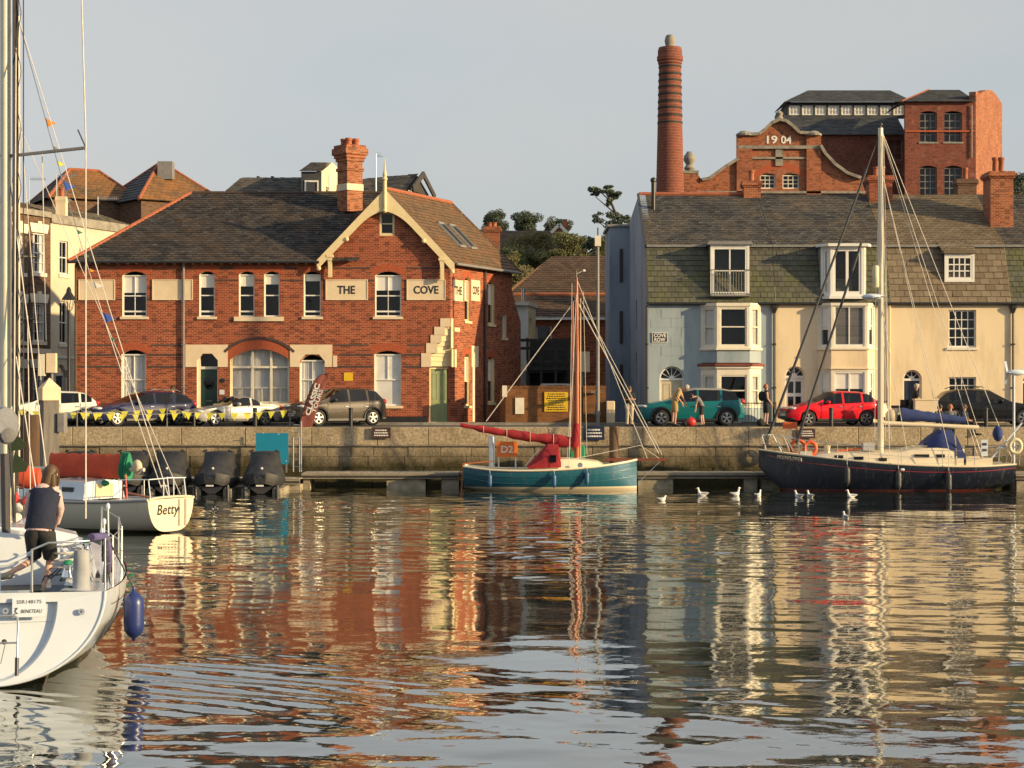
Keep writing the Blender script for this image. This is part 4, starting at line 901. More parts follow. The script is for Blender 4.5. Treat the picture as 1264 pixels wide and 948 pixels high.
    bd.build('sign_border', 'white_paint', sgn, False)
    lettering('COVE', .2, 'white_paint', sgn, pl(u(814.5), zz(413.9), .044), pl.d, weight=.006, fit=(.54, .165)); lettering('ROW', .2, 'white_paint', sgn, pl(u(814.5), zz(419.2), .044), pl.d, weight=.006, fit=(.49, .165))
    downpipe(t, x0 - .06, YC - .02, ZG, ZE - .1, hopper=False); downpipe(t, PX(955.5, YC), YC - .09, ZG, ZE - .45)
    c = chimney_stack(t, PX(917, YR), PX(938, YR), YR - .35, YR + .35, ZR - .8, PZ(224, YR), 'brick_orange', 1, pot_h=.5)
    MB().lathe([(.10, PZ(275, YR - 1.4)), (.10, PZ(225, YR - 1.4)), (.14, PZ(224, YR - 1.4)), (.14, PZ(221, YR - 1.4)), (.06, PZ(219, YR - 1.4))], 10, Matrix.Translation((PX(806.5, YR - 1.4), YR - 1.4, 0))).build('stove_flue', 'black_paint', t, smooth=40)
    ba = PX(917, YC - .7); bb = PX(957, YC - .7)
    return t
blue_cottage()
def railing(x0, x1, y, label):
    t = thing('railing', label, 'railing', ((x0 + x1) / 2, y, ZG)); z0, z1 = ZG + .12, ZG + .95
    MB().tube([(x0, y, z1), (x1, y, z1)], .02, 6).tube([(x0, y, z0), (x1, y, z0)], .018, 6).build('rail', 'black_paint', t)
    n = int((x1 - x0) / .13)
    for i in range(n + 1): x = x0 + (x1 - x0) * i / n; MB().tube([(x, y, z0 - (.12 if i % 5 == 0 else 0)), (x, y, z1 + .06)], .012, 5).build('baluster', 'black_paint', t)
    sc_ = MB()
    for i in range(0, n, 2):
        x = x0 + (x1 - x0) * (i + .5) / n; sc_.tube([(x + .07 * math.cos(k), y, z1 - .16 + .09 * math.sin(k)) for k in [j * .7 for j in range(9)]], .009, 5)
    sc_.build('scrollwork', 'black_paint', t)
railing(PX(916, 78.5), PX(958, 78.5), 78.5, 'low black iron railing before the blue cottage bay'); railing(PX(784, 78.7), PX(800, 78.7), 78.7, 'short black railing by the blue side wall')
def cream_bay_cottage():
    t = thing('bay_cottage', 'ivory cottage with white canted bay and open bay dormer', 'house', (14, YC, ZG))
    x0, x1 = PX(957.5, YC), PX(1099, YC); pl = Plane((x0, YC), (x1, YC)); u = pl.u_px; zz = lambda py: PZ(py, YC); M = pl.M()
    ops = [dict(u0=u(969), u1=u(994), z0=ZG + .12, z1=zz(452), arch=(u(994) - u(969)) / 2, kind='door', dmat='white_paint', fan=4, reveal=.2, glazed=True), dict(u0=u(1016), u1=u(1074), z0=ZG + .6, z1=zz(458), kind='none'), dict(u0=u(1016), u1=u(1074), z0=zz(428), z1=zz(380), kind='none')]
    facade(t, pl, [(0, ZG - .2), (pl.L, ZG - .2), (pl.L, ZE), (0, ZE)], ops, 'render_cream')
    mansard(t, x0 + .002, x1, 'slate_moss', 'slate_grey', 31)
    fr = dict(sash=[(2, 1)], bar=.05, blind=1, bmat='slatted_blind'); sd = dict(sash=[(1, 1), (1, 1)], blind=.6)
    pts = canted_bay(t, YC, 1009, 1026, 1071, 1080, .5, zz(431), ZE - .02, zz(428), zz(378), 'ivory_paint', 'white_paint', fr, sd)
    slab(t, pts, zz(432), zz(430), .08, 'ivory_paint', 'bay_sill'); slab(t, pts, ZE - .14, ZE - .02, .05, 'ivory_paint', 'bay_cornice'); slab(t, pts, zz(455), zz(432), 0, 'render_cream', 'bay_apron'); slab(t, pts, zz(456), zz(454.5), .07, 'cream_stone', 'bay_canopy')
    fr2 = dict(sash=[(2, 1)], bar=.06, blind=.5); canted_bay(t, YC, 1009, 1026, 1071, 1080, .5, ZG + .75, zz(455), ZG + .8, zz(459), 'ivory_paint', 'white_paint', fr2, sd); slab(t, pts, ZG, ZG + .75, 0, 'render_cream', 'bay_base')
    # projecting dormer: three glazed faces under a flat white roof
    yd = YC + .12; dz0, dz1 = PZ(366, yd), PZ(305, yd)
    q = canted_bay(t, yd, 1013, 1025, 1067, 1069, .35, dz0, dz1, dz0 + .08, dz1 - .1, 'white_paint', 'white_paint', dict(sash=[(2, 1)], bar=.12), dict(sash=[(1, 1)]), fw=.1)
    slab(t, q, dz0 - .12, dz0, .1, 'white_paint', 'dormer_sill'); slab(t, q, dz1, dz1 + .12, .22, 'white_paint', 'dormer_roof'); MB().box(q[0][0] - .1, q[3][0] + .1, yd, YM + 1.2, dz1 + .0, dz1 + .11).build('dormer_flat', 'lead', t)
    MB().box(q[0][0], q[0][0] + .06, yd, YM + 1.2, dz0, dz1).box(q[3][0] - .06, q[3][0], yd, YM + 1.2, dz0, dz1).build('dormer_cheeks', 'lead', t)
    chimney_stack(t, PX(1071, YR - .3), PX(1099, YR - .3), YR - .75, YR + .15, ZR - 1.9, PZ(218, YR - .3), 'brick_red', 2, flare=.12)
    downpipe(t, PX(1097.5, YC), YC - .08, ZG, ZE - .1, 'render_cream', False)
    return t
cream_bay_cottage()
def cream_flat_cottage():
    t = thing('flat_cottage', 'cream flat-fronted cottage with twelve-pane window and small white dormer', 'house', (19, YC, ZG))
    x0, x1 = PX(1099.5, YC), PX(1247, YC); pl = Plane((x0, YC), (x1, YC)); u = pl.u_px; zz = lambda py: PZ(py, YC)
    ops = [dict(u0=u(1115), u1=u(1138), z0=ZG + .12, z1=zz(456.5), arch=(u(1138) - u(1115)) / 2, kind='door', dmat='door_navy', fan=4, reveal=.2),
           dict(u0=u(1171), u1=u(1205), z0=zz(429), z1=zz(382.5), sash=[(4, 2), (4, 2)], fw=.06, reveal=.14, fmat='white_paint', smat='ivory_paint', blind=0, bar=.035, reveal_mat='render_cream'),
           dict(u0=u(1171), u1=u(1205), z0=zz(505), z1=zz(465.5), sash=[(4, 2), (4, 2)], fw=.06, reveal=.14, fmat='white_paint', smat='ivory_paint', bar=.035, reveal_mat='render_cream')]
    facade(t, pl, [(0, ZG - .2), (pl.L, ZG - .2), (pl.L, ZE), (0, ZE)], ops, 'render_cream')
    mansard(t, x0 + .002, x1, 'slate_tan', 'slate_tan', 41, w=.42, h=.30)
    a, b, z0, z1 = dormer(t, 1166, 1203, 313, 348, YC + .22, 'white_paint', dict(sash=[(4, 3)], bar=.05), roofmat='slate_tan', over=.06, cheek='slate_grey')
    roof_plane(t, [(a - .1, YC + .1, z1 + .02), (b + .1, YC + .1, z1 + .02), (b + .1, YM + .6, ZM + .35), (a - .1, YM + .6, ZM + .35)], 'slate_tan', .3, .25, 49)
    chimney_stack(t, PX(1217, YM + 2.4), PX(1245, YM + 2.4), YM + 1.6, YM + 2.9, PZ(288, YM + 2.4), PZ(214, YM + 2.4), 'brick_orange', 2, flare=.12, pot_h=.7)
    downpipe(t, PX(1250, YC), YC - .09, ZG, ZE - .45)
    return t
cream_flat_cottage()
def edge_cottage():
    t = thing('neighbour_cottage', 'cream cottage beyond the black drainpipe, mostly cut off', 'house', (24, YC, ZG))
    x0, x1 = PX(1247.5, YC), PX(1420, YC); pl = Plane((x0, YC), (x1, YC)); u = pl.u_px; zz = lambda py: PZ(py, YC)
    ops = [dict(u0=u(1262), u1=u(1284), z0=ZG + .12, z1=zz(460), arch=(u(1284) - u(1262)) / 2, kind='door', dmat='door_navy', fan=4, reveal=.2), dict(u0=u(1310), u1=u(1344), z0=zz(429), z1=zz(382), sash=[(4, 2), (4, 2)], bar=.035)]
    facade(t, pl, [(0, ZG - .2), (pl.L, ZG - .2), (pl.L, ZE), (0, ZE)], ops, 'render_cream')
    mansard(t, x0, x1, 'slate_moss', 'slate_grey', 51)
edge_cottage()
# ------------------------------------------------------------------ the old brewery behind
def brewery():
    Y = 134; z0 = ZG - .2
    # round chimney
    Yc = 130; cx = PX(827, Yc); zz = lambda py: PZ(py, Yc); r = lambda px: px / F * Yc
    c = thing('brewery_chimney', 'tall round brick factory chimney with dark iron bands and narrow capped top', 'chimney', (cx, Yc, ZG))
    T = Matrix.Translation((cx, Yc, 0))
    def r_at(py): return r(13.4 + (16.8 - 13.4) * (py - 80) / 165.)
    m, nt, b = new_mat('brick_round'); b.inputs['Roughness'].default_value = .9; pos = geo_pos(nt)
    col = mixc(nt, ramp(nt, noise_n(nt, 4, 6, pos, .7), .35, .65), (.23, .062, .036), (.13, .04, .027)); sx = N(nt, 'SeparateXYZ'); nt.links.new(pos, sx.inputs[0])
    wv = N(nt, 'Math', operation='FRACT'); sc2 = N(nt, 'Math', operation='MULTIPLY'); nt.links.new(sx.outputs[2], sc2.inputs[0]); sc2.inputs[1].default_value = 5.0; nt.links.new(sc2.outputs[0], wv.inputs[0])
    gt = N(nt, 'Math', operation='LESS_THAN'); nt.links.new(wv.outputs[0], gt.inputs[0]); gt.inputs[1].default_value = .16; ml = N(nt, 'Math', operation='MULTIPLY'); nt.links.new(gt.outputs[0], ml.inputs[0]); ml.inputs[1].default_value = .5
    col = mixc(nt, ml.outputs[0], col, (.30, .19, .12)); nt.links.new(col, b.inputs['Base Color']); bump(nt, b, noise_n(nt, 8, 4, pos), .5, .04)
    MB().lathe([(r(19), z0), (r(17.6), zz(250)), (r(13.6), zz(86))], 32, T).build('shaft', 'brick_round', c, smooth=40)
    MB().lathe([(r(13.6), zz(87)), (r(13.8), zz(80)), (r(14.8), zz(79)), (r(14.9), zz(76)), (r(16.1), zz(75)), (r(16.1), zz(70)), (r(15.1), zz(69)), (r(15), zz(62)), (r(14.2), zz(61)), (r(14), zz(59)), (r(7), zz(58.6))], 32, T).build('cap', 'brick_round', c, smooth=20)
    MB().lathe([(r(7), zz(59.5)), (r(5.5), zz(56)), (r(6.8), zz(51)), (r(6.2), zz(48)), (r(5), zz(44)), (r(3), zz(43))], 20, T).build('pot', 'grey_stone', c, smooth=40)
    for py in (83, 92, 100, 108, 117, 126, 134, 143, 152): MB().lathe([(r_at(py) - .1, zz(py) - .075), (r_at(py) + .045, zz(py) - .07), (r_at(py) + .045, zz(py) + .07), (r_at(py) - .1, zz(py) + .075)], 32, T).build('iron_band', 'rubber', c, smooth=40)
    # gabled front block dated 1904
    t = thing('brewery_gable_block', 'red brick brewery block with shaped gable dated 1904', 'building', (PX(961, Y), Y, ZG)); zz = lambda py: PZ(py, Y)
    pl = Plane((PX(842, Y), Y), (PX(1068, Y), Y)); u = pl.u_px; M = pl.M()
    out = [(0, z0), (pl.L, z0), (pl.L, zz(236)), (u(1062), zz(220)), (u(1045), zz(214)), (u(1030), zz(203)), (u(1018), zz(190)), (u(1011), zz(178)), (u(1011), zz(166)), (u(994), zz(166)), (u(986), zz(164)), (u(978), zz(156)), (u(970), zz(150)), (u(962), zz(148)), (u(952), zz(152)), (u(944), zz(160)), (u(936), zz(166)), (u(928), zz(167)), (u(912), zz(167)), (u(912), zz(196)), (u(895), zz(206)), (u(874), zz(221)), (u(866), zz(222)), (u(861), zz(214)), (u(842), zz(214))]
    ops = [dict(u0=u(938), u1=u(957), z0=zz(233), z1=zz(214), arch=.12, sash=[(3, 3)], fmat='ivory_paint', fw=.08, bar=.05, sill=False), dict(u0=u(966), u1=u(986.5), z0=zz(233), z1=zz(214), arch=.12, sash=[(3, 3)], fmat='ivory_paint', fw=.08, bar=.05, sill=False)]
    facade(t, pl, out, ops, 'brick_orange', thick=.6)
    def cop(a, b, p0, p1, h=.22, pr=.2): MB().bar(pl(u(a), zz(p0), pr / 2 - .05), pl(u(b), zz(p1), pr / 2 - .05), pr + .5, h).build('coping', 'grey_stone', t)
    pairs = [(866, 222, 874, 221), (874, 221, 895, 206), (895, 206, 911, 196), (1012, 180, 1018, 190), (1018, 190, 1030, 203), (1030, 203, 1045, 214), (1045, 214, 1062, 220), (912, 166.5, 936, 166), (936, 166, 944, 160), (944, 160, 952, 152), (952, 152, 962, 148), (962, 148, 970, 150), (970, 150, 978, 156), (978, 156, 986, 164), (986, 164, 1011, 166)]
    for a, p0, b, p1 in pairs: cop(a, b, p0, p1)
    MB().box(u(911), u(1012), -.22, .05, zz(184), zz(180), M).build('cornice', 'grey_stone', t); MB().box(u(911), u(1012), -.12, .05, zz(196.5), zz(194), M).build('string_course', 'grey_stone', t); MB().box(u(841), u(1068), -.2, .05, zz(239), zz(236.2), M).build('sill_course', 'grey_stone', t)
    MB().box(u(957), u(966), -.12, .02, zz(205), zz(180), M).build('keystone', 'grey_stone', t)
    for (a, b) in ((909, 928), (995, 1013)):
        MB().box(u(a), u(b), -.2, .1, zz(241), zz(168), M).build('pier', 'brick_orange', t, auto_uv=True); MB().lathe([(.6, 0), (.62, .12), (.3, .34), (.05, .4)], 12, Matrix.Translation(pl(u((a + b) / 2), zz(168), .05))).build('pier_cap', 'grey_stone', t)
    MB().box(u(842), u(861), -.25, .3, zz(241), zz(214), M).build('pier', 'brick_orange', t, auto_uv=True); MB().box(u(841), u(862), -.3, .35, zz(214.5), zz(211), M).build('pier_cap', 'grey_stone', t)
    MB().lathe([(.3, 0), (.42, .2), (.25, .45), (.45, .8), (.4, 1.1), (.2, 1.35), (.05, 1.4)], 12, Matrix.Translation(pl(u(851), zz(211), 0))).build('urn', 'grey_stone', t, smooth=50); MB().lathe([(.22, 0), (.18, .9), (.2, .95)], 10, Matrix.Translation(pl(u(853), zz(200), -1.5))).build('chimney_pot', 'terracotta', t)
    MB().lathe([(.05, 0), (.35, .15), (.2, .4), (.3, .6), (.03, .85)], 10, Matrix.Translation(pl(u(962), zz(150), 0))).build('gable_finial', 'grey_stone', t, smooth=50)
    arch_ring(t, pl, u(936), u(990), zz(208), .7, .45, 'brick_arch', n=36)
    for tx, px in (('19', 953), ('04', 970.5)): lettering(tx, .7, 'white_paint', t, pl(u(px), zz(172.5), .03), pl.d, weight=.015, fit=(.78, .60), name='date_figures')
    # long block with the glazed lantern roof
    Y2 = 141; t = thing('brewery_lantern_block', 'long brick brewery block with slate roof and glazed lantern on top', 'building', (PX(1045, Y2), Y2, ZG)); zz = lambda py: PZ(py, Y2); pl = Plane((PX(972, Y2), Y2), (PX(1118, Y2), Y2)); u = pl.u_px; M = pl.M()
    facade(t, pl, [(0, z0), (pl.L, z0), (pl.L, zz(166)), (0, zz(166))], [dict(u0=u(1096), u1=u(1114), z0=zz(198), z1=zz(172), sash=[(2, 3)], fmat='lead', sill=False)], 'brick_brewery')
    roof_plane(t, [pl(-.2, zz(167), .3), pl(pl.L, zz(167), .3), pl(pl.L, PZ(142, Y2 + 3.6), -3.6), pl(-.2, PZ(142, Y2 + 3.6), -3.6)], 'slate_blue', .4, .3, 62); MB().box(0, pl.L, .4, 12, z0, zz(167), M).build('body', 'brick_brewery', t, auto_uv=True)
    Yl = Y2 + 3.4; zl = lambda py: PZ(py, Yl); q = Plane((PX(972, Yl), Yl), (PX(1122, Yl), Yl)); ql = q.u_px; Mq = q.M()
    ops = []; n = 9
    for i in range(n):
        a = 974 + i * 16.1; ops.append(dict(u0=ql(a), u1=ql(a + 13.8), z0=zl(142), z1=zl(130), sash=[(3, 2)], fmat='white_paint', fw=.07, bar=.05, sill=False, reveal=.08, blind=1.0, bmat='white_paint'))  # white blinds stand in for bright sky seen through the lantern glazing
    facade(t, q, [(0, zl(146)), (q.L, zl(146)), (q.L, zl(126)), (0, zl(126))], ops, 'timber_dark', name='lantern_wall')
    MB().box(0, .2, .1, 7, zl(146), zl(126.2), Mq).build('lantern_end', 'timber_dark', t)
    rA, rB, rC, rD = q(-.3, zl(127), .5), q(q.L + .3, zl(127), .5), V(PX(1098, Yl + 4), Yl + 4, PZ(111.5, Yl + 4)), V(PX(998, Yl + 4), Yl + 4, PZ(111.5, Yl + 4))
    roof_plane(t, [rA, rB, rC, rD], 'slate_blue', .4, .3, 63); roof_plane(t, [q(-.3, zl(127), -5), rA, rD], 'slate_blue', .4, .4, 64); roof_plane(t, [rB, q(q.L + .3, zl(127), -5), rC], 'slate_blue', .4, .4, 66)
    # tower block at the right
    Y3 = 136; t = thing('brewery_tower_block', 'tall red brick brewery block with big arched grid windows', 'building', (PX(1170, Y3), Y3, ZG)); zz = lambda py: PZ(py, Y3); pl = Plane((PX(1117, Y3), Y3), (PX(1204.5, Y3), Y3)); u = pl.u_px; M = pl.M(); ops = []
    for (a, b) in ((1135.5, 1156.5), (1165.5, 1187.5)):
        for (p0, p1) in ((137, 175.5), (204.5, 241)): ops.append(dict(u0=u(a), u1=u(b), z0=zz(p1), z1=zz(p0), arch=.15, sash=[(3, 4)], fmat='lead', fw=.06, bar=.05, sill=True, smat='grey_stone', reveal=.25))
    facade(t, pl, [(0, z0), (pl.L, z0), (pl.L, zz(123.8)), (0, zz(123.8))], ops, 'brick_brewery')
    MB().box(0, pl.L, -.08, .05, zz(163), zz(161), M).build('string_course', 'brick_arch', t)
    sB = (PX(1237, 147), 147.0); ps = Plane((PX(1204.5, Y3), Y3), sB); us = ps.u_px
    zp = lambda py, px: PZ(py, ps(us(px), 0).y)
    facade(t, ps, [(0, z0), (ps.L, z0), (ps.L, zp(128, 1237)), (us(1230), zp(117, 1230)), (us(1224), zp(111, 1224)), (us(1217), zp(111, 1217)), (us(1209), zp(116, 1209)), (us(1207), zp(113, 1207)), (0, zp(113, 1204.5))], [], 'brick_orange', name='end_gable', thick=.5)  # sunlit end: its glow put into the colour, brighter brick than the front
    RH = (PX(1146, Y3 + 5), Y3 + 5, PZ(111, Y3 + 5))
    eA, eR = pl(-.3, zz(126), .35), pl(pl.L, zz(126), .35); eB = V(RH[0], eA.y, eA.z)
    roof_plane(t, [eA, eB, RH], 'slate_blue', .4, .3, 67); roof_plane(t, [eB, eR, (eR.x, RH[1], RH[2]), RH], 'slate_blue', .4, .3, 69); roof_plane(t, [pl(-.3, zz(126), -6), eA, RH], 'slate_blue', .4, .4, 68)
    MB().tube([eA, RH], .08, 6).build('hip_tiles', 'ridge_red', t)
    downpipe(t, PX(1199, Y3), Y3 - .1, zz(195), zz(130), 'lead', False)
    # chimney stacks of houses between, seen over the cottage ridge
    for (pa, pb, pt, lab) in ((1180, 1203, 222, 'squat brick chimney with red pot before the brewery tower'),):
        s = thing('chimney_stack', lab, 'chimney', (PX((pa + pb) / 2, 92), 92, ZG)); chimney_stack(s, PX(pa, 92), PX(pb, 92), 91.6, 92.4, ZE, PZ(pt, 92), 'brick_brown', 1, pot_h=.6, name='stack')
brewery()
# ------------------------------------------------------------------ houses and roofs further back
def georgian_pair():
    d = V(2.4, 5.6, 0).normalized(); A = V(-23.3, 92, 0)
    def seg(s0, s1): a, b = A + d * s0, A + d * s1; return Plane((a.x, a.y), (b.x, b.y))
    # brown brick house
    t = thing('brick_townhouse', 'tall brown brick townhouse with white sash windows beside the scaffold', 'house', (A.x, A.y - 2, ZG)); pl = seg(-9, 0); u = pl.u_px
    zp = lambda py, px: PZ(py, pl(u(px), 0).y); ops = []
    for (a, b) in ((40.5, 55.5), (18, 31)):
        for (p0, p1) in ((287, 336), (374, 421), (455, 505)): ops.append(dict(u0=u(a), u1=u(b), z0=zp(p1, a), z1=zp(p0, a), sash=[(2, 2), (2, 2)], fmat='white_paint', smat='ivory_paint', sill_h=.18, reveal=.08, curtain=.3))
    facade(t, pl, [(0, ZG), (pl.L, ZG), (pl.L, zp(270, 62)), (0, zp(270, 62))], ops, 'brick_brown')
    M = pl.M()
    for o in ops:
        s = MB().prism([(o['u0'] - .15, o['z1'] + .03), (o['u1'] + .15, o['z1'] + .03), (o['u1'] + .28, o['z1'] + .48), (o['u0'] - .28, o['z1'] + .48)], .08, M @ Matrix.Translation((0, -.05, 0))); c = (o['u0'] + o['u1']) / 2
        s.prism([(c - .1, o['z1'] + .03), (c + .1, o['z1'] + .03), (c + .15, o['z1'] + .6), (c - .15, o['z1'] + .6)], .1, M @ Matrix.Translation((0, -.08, 0))); s.build('flat_arch', 'ivory_paint', t)
    MB().box(0, pl.L, -.1, .3, zp(269, 62), zp(262, 62), M).build('parapet', 'grey_stone', t); MB().box(0, pl.L, -.06, .02, zp(436, 40), zp(430, 40), M).build('string_course', 'ivory_paint', t)
    roof_plane(t, [pl(0, zp(264, 62), -.3), pl(pl.L, zp(264, 62), -.3), pl(pl.L, zp(240, 62), -3), pl(0, zp(236, 62), -3)], 'tile_brown', .3, .25, 71)
    # rendered house
    t = thing('rendered_townhouse', 'tall pale rendered townhouse with parapet beside the red pub', 'house', (A.x + 2, A.y + 4, ZG)); pl = seg(0.02, 9); u = pl.u_px; zp = lambda py, px: PZ(py, pl(u(px), 0).y); ops = []
    for (p0, p1) in ((297, 338), (372, 424)): ops.append(dict(u0=u(73.5), u1=u(84), z0=zp(p1, 74), z1=zp(p0, 74), sash=[(2, 1), (2, 1)], fmat='white_paint', smat='ivory_paint', sill_h=.18, reveal=.12))
    ops.append(dict(u0=u(69), u1=u(81), z0=ZG, z1=zp(450, 74), arch=.5, kind='door', dmat='door_navy', fan=4))
    facade(t, pl, [(0, ZG), (pl.L, ZG), (pl.L, zp(276, 120)), (0, zp(274, 63))], ops, 'render_pale'); M = pl.M()
    MB().box(-.05, pl.L, -.12, .3, zp(275, 63), zp(264, 63), M).build('parapet', 'grey_stone', t); MB().box(0, pl.L, -.05, .02, zp(442, 63), zp(439, 63), M).build('string_course', 'ivory_paint', t)
    roof_plane(t, [pl(0, zp(266, 63), -.4), pl(pl.L, zp(266, 63), -.4), pl(pl.L, zp(242, 63), -3.5), pl(0, zp(240, 63), -3.5)], 'slate_grey', .3, .25, 72)
    q = pl(u(88), 0, -.6); s = thing('chimney_pot_stack', 'slim cream chimney with red pot above the pale townhouse', 'chimney', (q.x, q.y, ZG)); chimney_stack(s, q.x - .25, q.x + .25, q.y - .25, q.y + .25, PZ(272, q.y), PZ(243, q.y), 'render_cream', 1, flare=.03, name='stack')
georgian_pair()
def hip_house(name, label, px, pyt, pyb, Y, half, ridge, rz, mat_a, mat_b, wall='brick_brown', seed=0, ridge_m='ridge_red', depth=None):
    """box house turned by rz with a hipped roof; half = half width, ridge = half ridge length (m)"""
    x = PX(px, Y); zt, zb = PZ(pyt, Y), PZ(pyb, Y); t = thing(name, label, 'house', (x, Y, ZG)); M = Matrix.Translation((x, Y, 0)) @ Matrix.Rotation(rz, 4, 'Z'); d = depth or half
    MB().box(-half + .3, half - .3, -d + .3, d - .3, ZG, zb, M).build('wall', wall, t, auto_uv=True)
    c = [M @ V(*p) for p in ((-half, -d, zb), (half, -d, zb), (half, d, zb), (-half, d, zb))]; r0, r1 = M @ V(-ridge, 0, zt), M @ V(ridge, 0, zt)
    for i, poly in enumerate(((c[0], c[1], r1, r0), (c[1], c[2], r1), (c[2], c[3], r0, r1), (c[3], c[0], r0))): roof_plane(t, list(poly), mat_b if i in (0, 1) else mat_a, .35, .3, seed + i)
    s = MB()
    for a, b in ((c[0], r0), (c[1], r1), (c[2], r1), (c[3], r0), (r0, r1)): s.tube([a, b], .10, 6)
    s.build('hip_tiles', ridge_m, t); return t, M, zt, zb
hip_house('hipped_house', 'hip roofed house with orange lichen on its ridge above the pale townhouse', 104, 210, 252, 112, 2.9, .9, math.radians(28), 'slate_grey', 'tile_lichen', seed=81)
t, M, zt, zb = hip_house('hipped_house', 'hip roofed house with lichen and a square dark flue at its peak', 200, 203, 255, 112, 3.1, .25, math.radians(38), 'slate_blue', 'tile_lichen', seed=85)
MB().box(PX(196, 111), PX(214, 111), 110.6, 111.4, PZ(222, 111), PZ(200, 111)).build('flue', 'lead', t)
def far_roofs():
    Y = 108; zz = lambda py: PZ(py, Y); X = lambda px: PX(px, Y)
    t = thing('slate_roof_house', 'long dark slate roofed house with two skylights behind the pub', 'house', (X(330), Y, ZG))
    MB().box(X(278), X(372), Y, Y + 6, ZG, zz(243)).build('wall', 'brick_brown', t, auto_uv=True); roof_plane(t, [(X(268), Y - .3, zz(246)), (X(376), Y - .3, zz(246)), (X(376), Y + 3, zz(212)), (X(288), Y + 3, zz(214))], 'slate_grey', .35, .28, 91); roof_plane(t, [(X(268), Y + 6, zz(246)), (X(268), Y - .3, zz(246)), (X(288), Y + 3, zz(214))], 'slate_grey', .35, .3, 92)
    for px in (321, 363): MB().box(X(px - 4), X(px + 4), Y + .5, Y + .75, zz(238), zz(234)).build('roof_light', 'lead', t)
    for px in (310, 328): MB().lathe([(.1, zz(214)), (.1, zz(210))], 8, Matrix.Translation((X(px), Y + 3, 0))).build('vent_pipe', 'black_paint', t)
    t = thing('tall_dormer_house', 'slate house with pale right gable wall and small white window', 'house', (X(393), Y - .5, ZG)); y0 = Y - .5
    MB().box(X(373), X(398), y0, y0 + 5, ZG, zz(213)).build('wall', 'slate_blue', t); pr = Plane((X(398), y0), (X(414), y0 + 5)); facade(t, pr, [(0, ZG), (pr.L, ZG), (pr.L, PZ(213, y0 + 5)), (pr.L * .5, zz(195)), (0, zz(212))], [dict(u0=1.0, u1=2.2, z0=zz(238), z1=zz(229), sash=[(1, 1)], fmat='white_paint')], 'render_cream', name='gable_wall')
    roof_plane(t, [(X(371), y0 - .2, zz(213)), (X(399), y0 - .2, zz(213)), (X(406), y0 + 2.5, zz(195.5)), (X(379), y0 + 2.5, zz(196.5))], 'slate_grey', .3, .25, 93)
    pw = Plane((X(373), y0 - .05), (X(398), y0 - .05)); facade(t, pw, [(pw.u_px(376), zz(240)), (pw.u_px(393), zz(240)), (pw.u_px(393), zz(224)), (pw.u_px(376), zz(224))], [dict(u0=pw.u_px(378), u1=pw.u_px(391.5), z0=zz(238), z1=zz(226), sash=[(3, 1)], fmat='white_paint', bar=.12, sill=False)], 'white_paint', name='dormer_window', thick=.05)
    MB().tube([(X(409), y0 - .6, zz(240)), (X(409), y0 - .6, zz(218))], .05, 6).build('white_pipe', 'white_paint', t)
    t = thing('gabled_roof_house', 'dark slate roof with black gable and white windows behind the pub ridge', 'house', (X(485), Y, ZG))
    MB().box(X(446), X(512), Y + .5, Y + 6, ZG, zz(236)).build('wall', 'timber_dark', t); roof_plane(t, [(X(440), Y, zz(242)), (X(500), Y, zz(236)), (X(513), Y + 3, zz(207)), (X(440), Y + 3, zz(210))], 'slate_grey', .35, .28, 94)
    g0, g1 = (X(502), Y + .4), (X(524), Y + 5.4); pg = Plane(g0, g1); facade(t, pg, [(0, ZG), (pg.L, ZG), (pg.L, zz(228)), (pg.L * .48, zz(210)), (0, zz(233))], [dict(u0=.3, u1=1.6, z0=zz(241), z1=zz(231), sash=[(2, 1)], fmat='white_paint', bar=.1, sill=False), dict(u0=1.8, u1=pg.L - .3, z0=zz(241), z1=zz(231), sash=[(2, 1)], fmat='white_paint', bar=.1, sill=False)], 'timber_dark', name='gable_wall')
    for a, b in (((0, 232), (.48, 208)), ((.48, 208), (1.05, 231))): MB().bar(pg(pg.L * a[0], zz(a[1]), .35), pg(pg.L * b[0], zz(b[1]), .35), .1, .35).build('bargeboard', 'timber_dark', t)
    x = PX(464, 88); s = thing('roof_aerial', 'television aerial on a pole behind the pub ridge', 'aerial', (x, 88, 12)); MB().tube([(x, 88, 12), (x, 88, PZ(190, 88))], .035, 6).build('pole', 'steel', s); a = MB().tube([(x, 88, PZ(192, 88)), (x + .35, 88, PZ(193, 88))], .015, 5)
    for i in range(5): a.tube([(x + .06 * i, 88, PZ(192, 88) - .12), (x + .06 * i, 88, PZ(192, 88) + .16)], .01, 4)
    a.build('elements', 'steel', s)
    for (px, py, L, lab) in ((36, 221, 21, 'small bracket aerial over the brown townhouse roof'), (70, 217, 26, 'long comb aerial over the pale townhouse roof'), (121, 245, 25, 'white comb aerial low on the slate roof')):
        Ya = 101; x, z = PX(px, Ya), PZ(py, Ya); s = thing('roof_aerial', lab, 'aerial', (x, Ya, z - 2)); MB().tube([(x, Ya, z - 1.6), (x, Ya, z + .1)], .03, 5).build('pole', 'steel', s); a = MB().tube([(x, Ya, z), (PX(px + L, Ya), Ya, z)], .02, 5)
        for i in range(9): xx = x + (PX(px + L, Ya) - x) * (i + 1) / 10; a.tube([(xx, Ya - .02, z - .12), (xx, Ya - .02, z + .12)], .012, 4)
        a.build('elements', 'steel', s)
far_roofs()
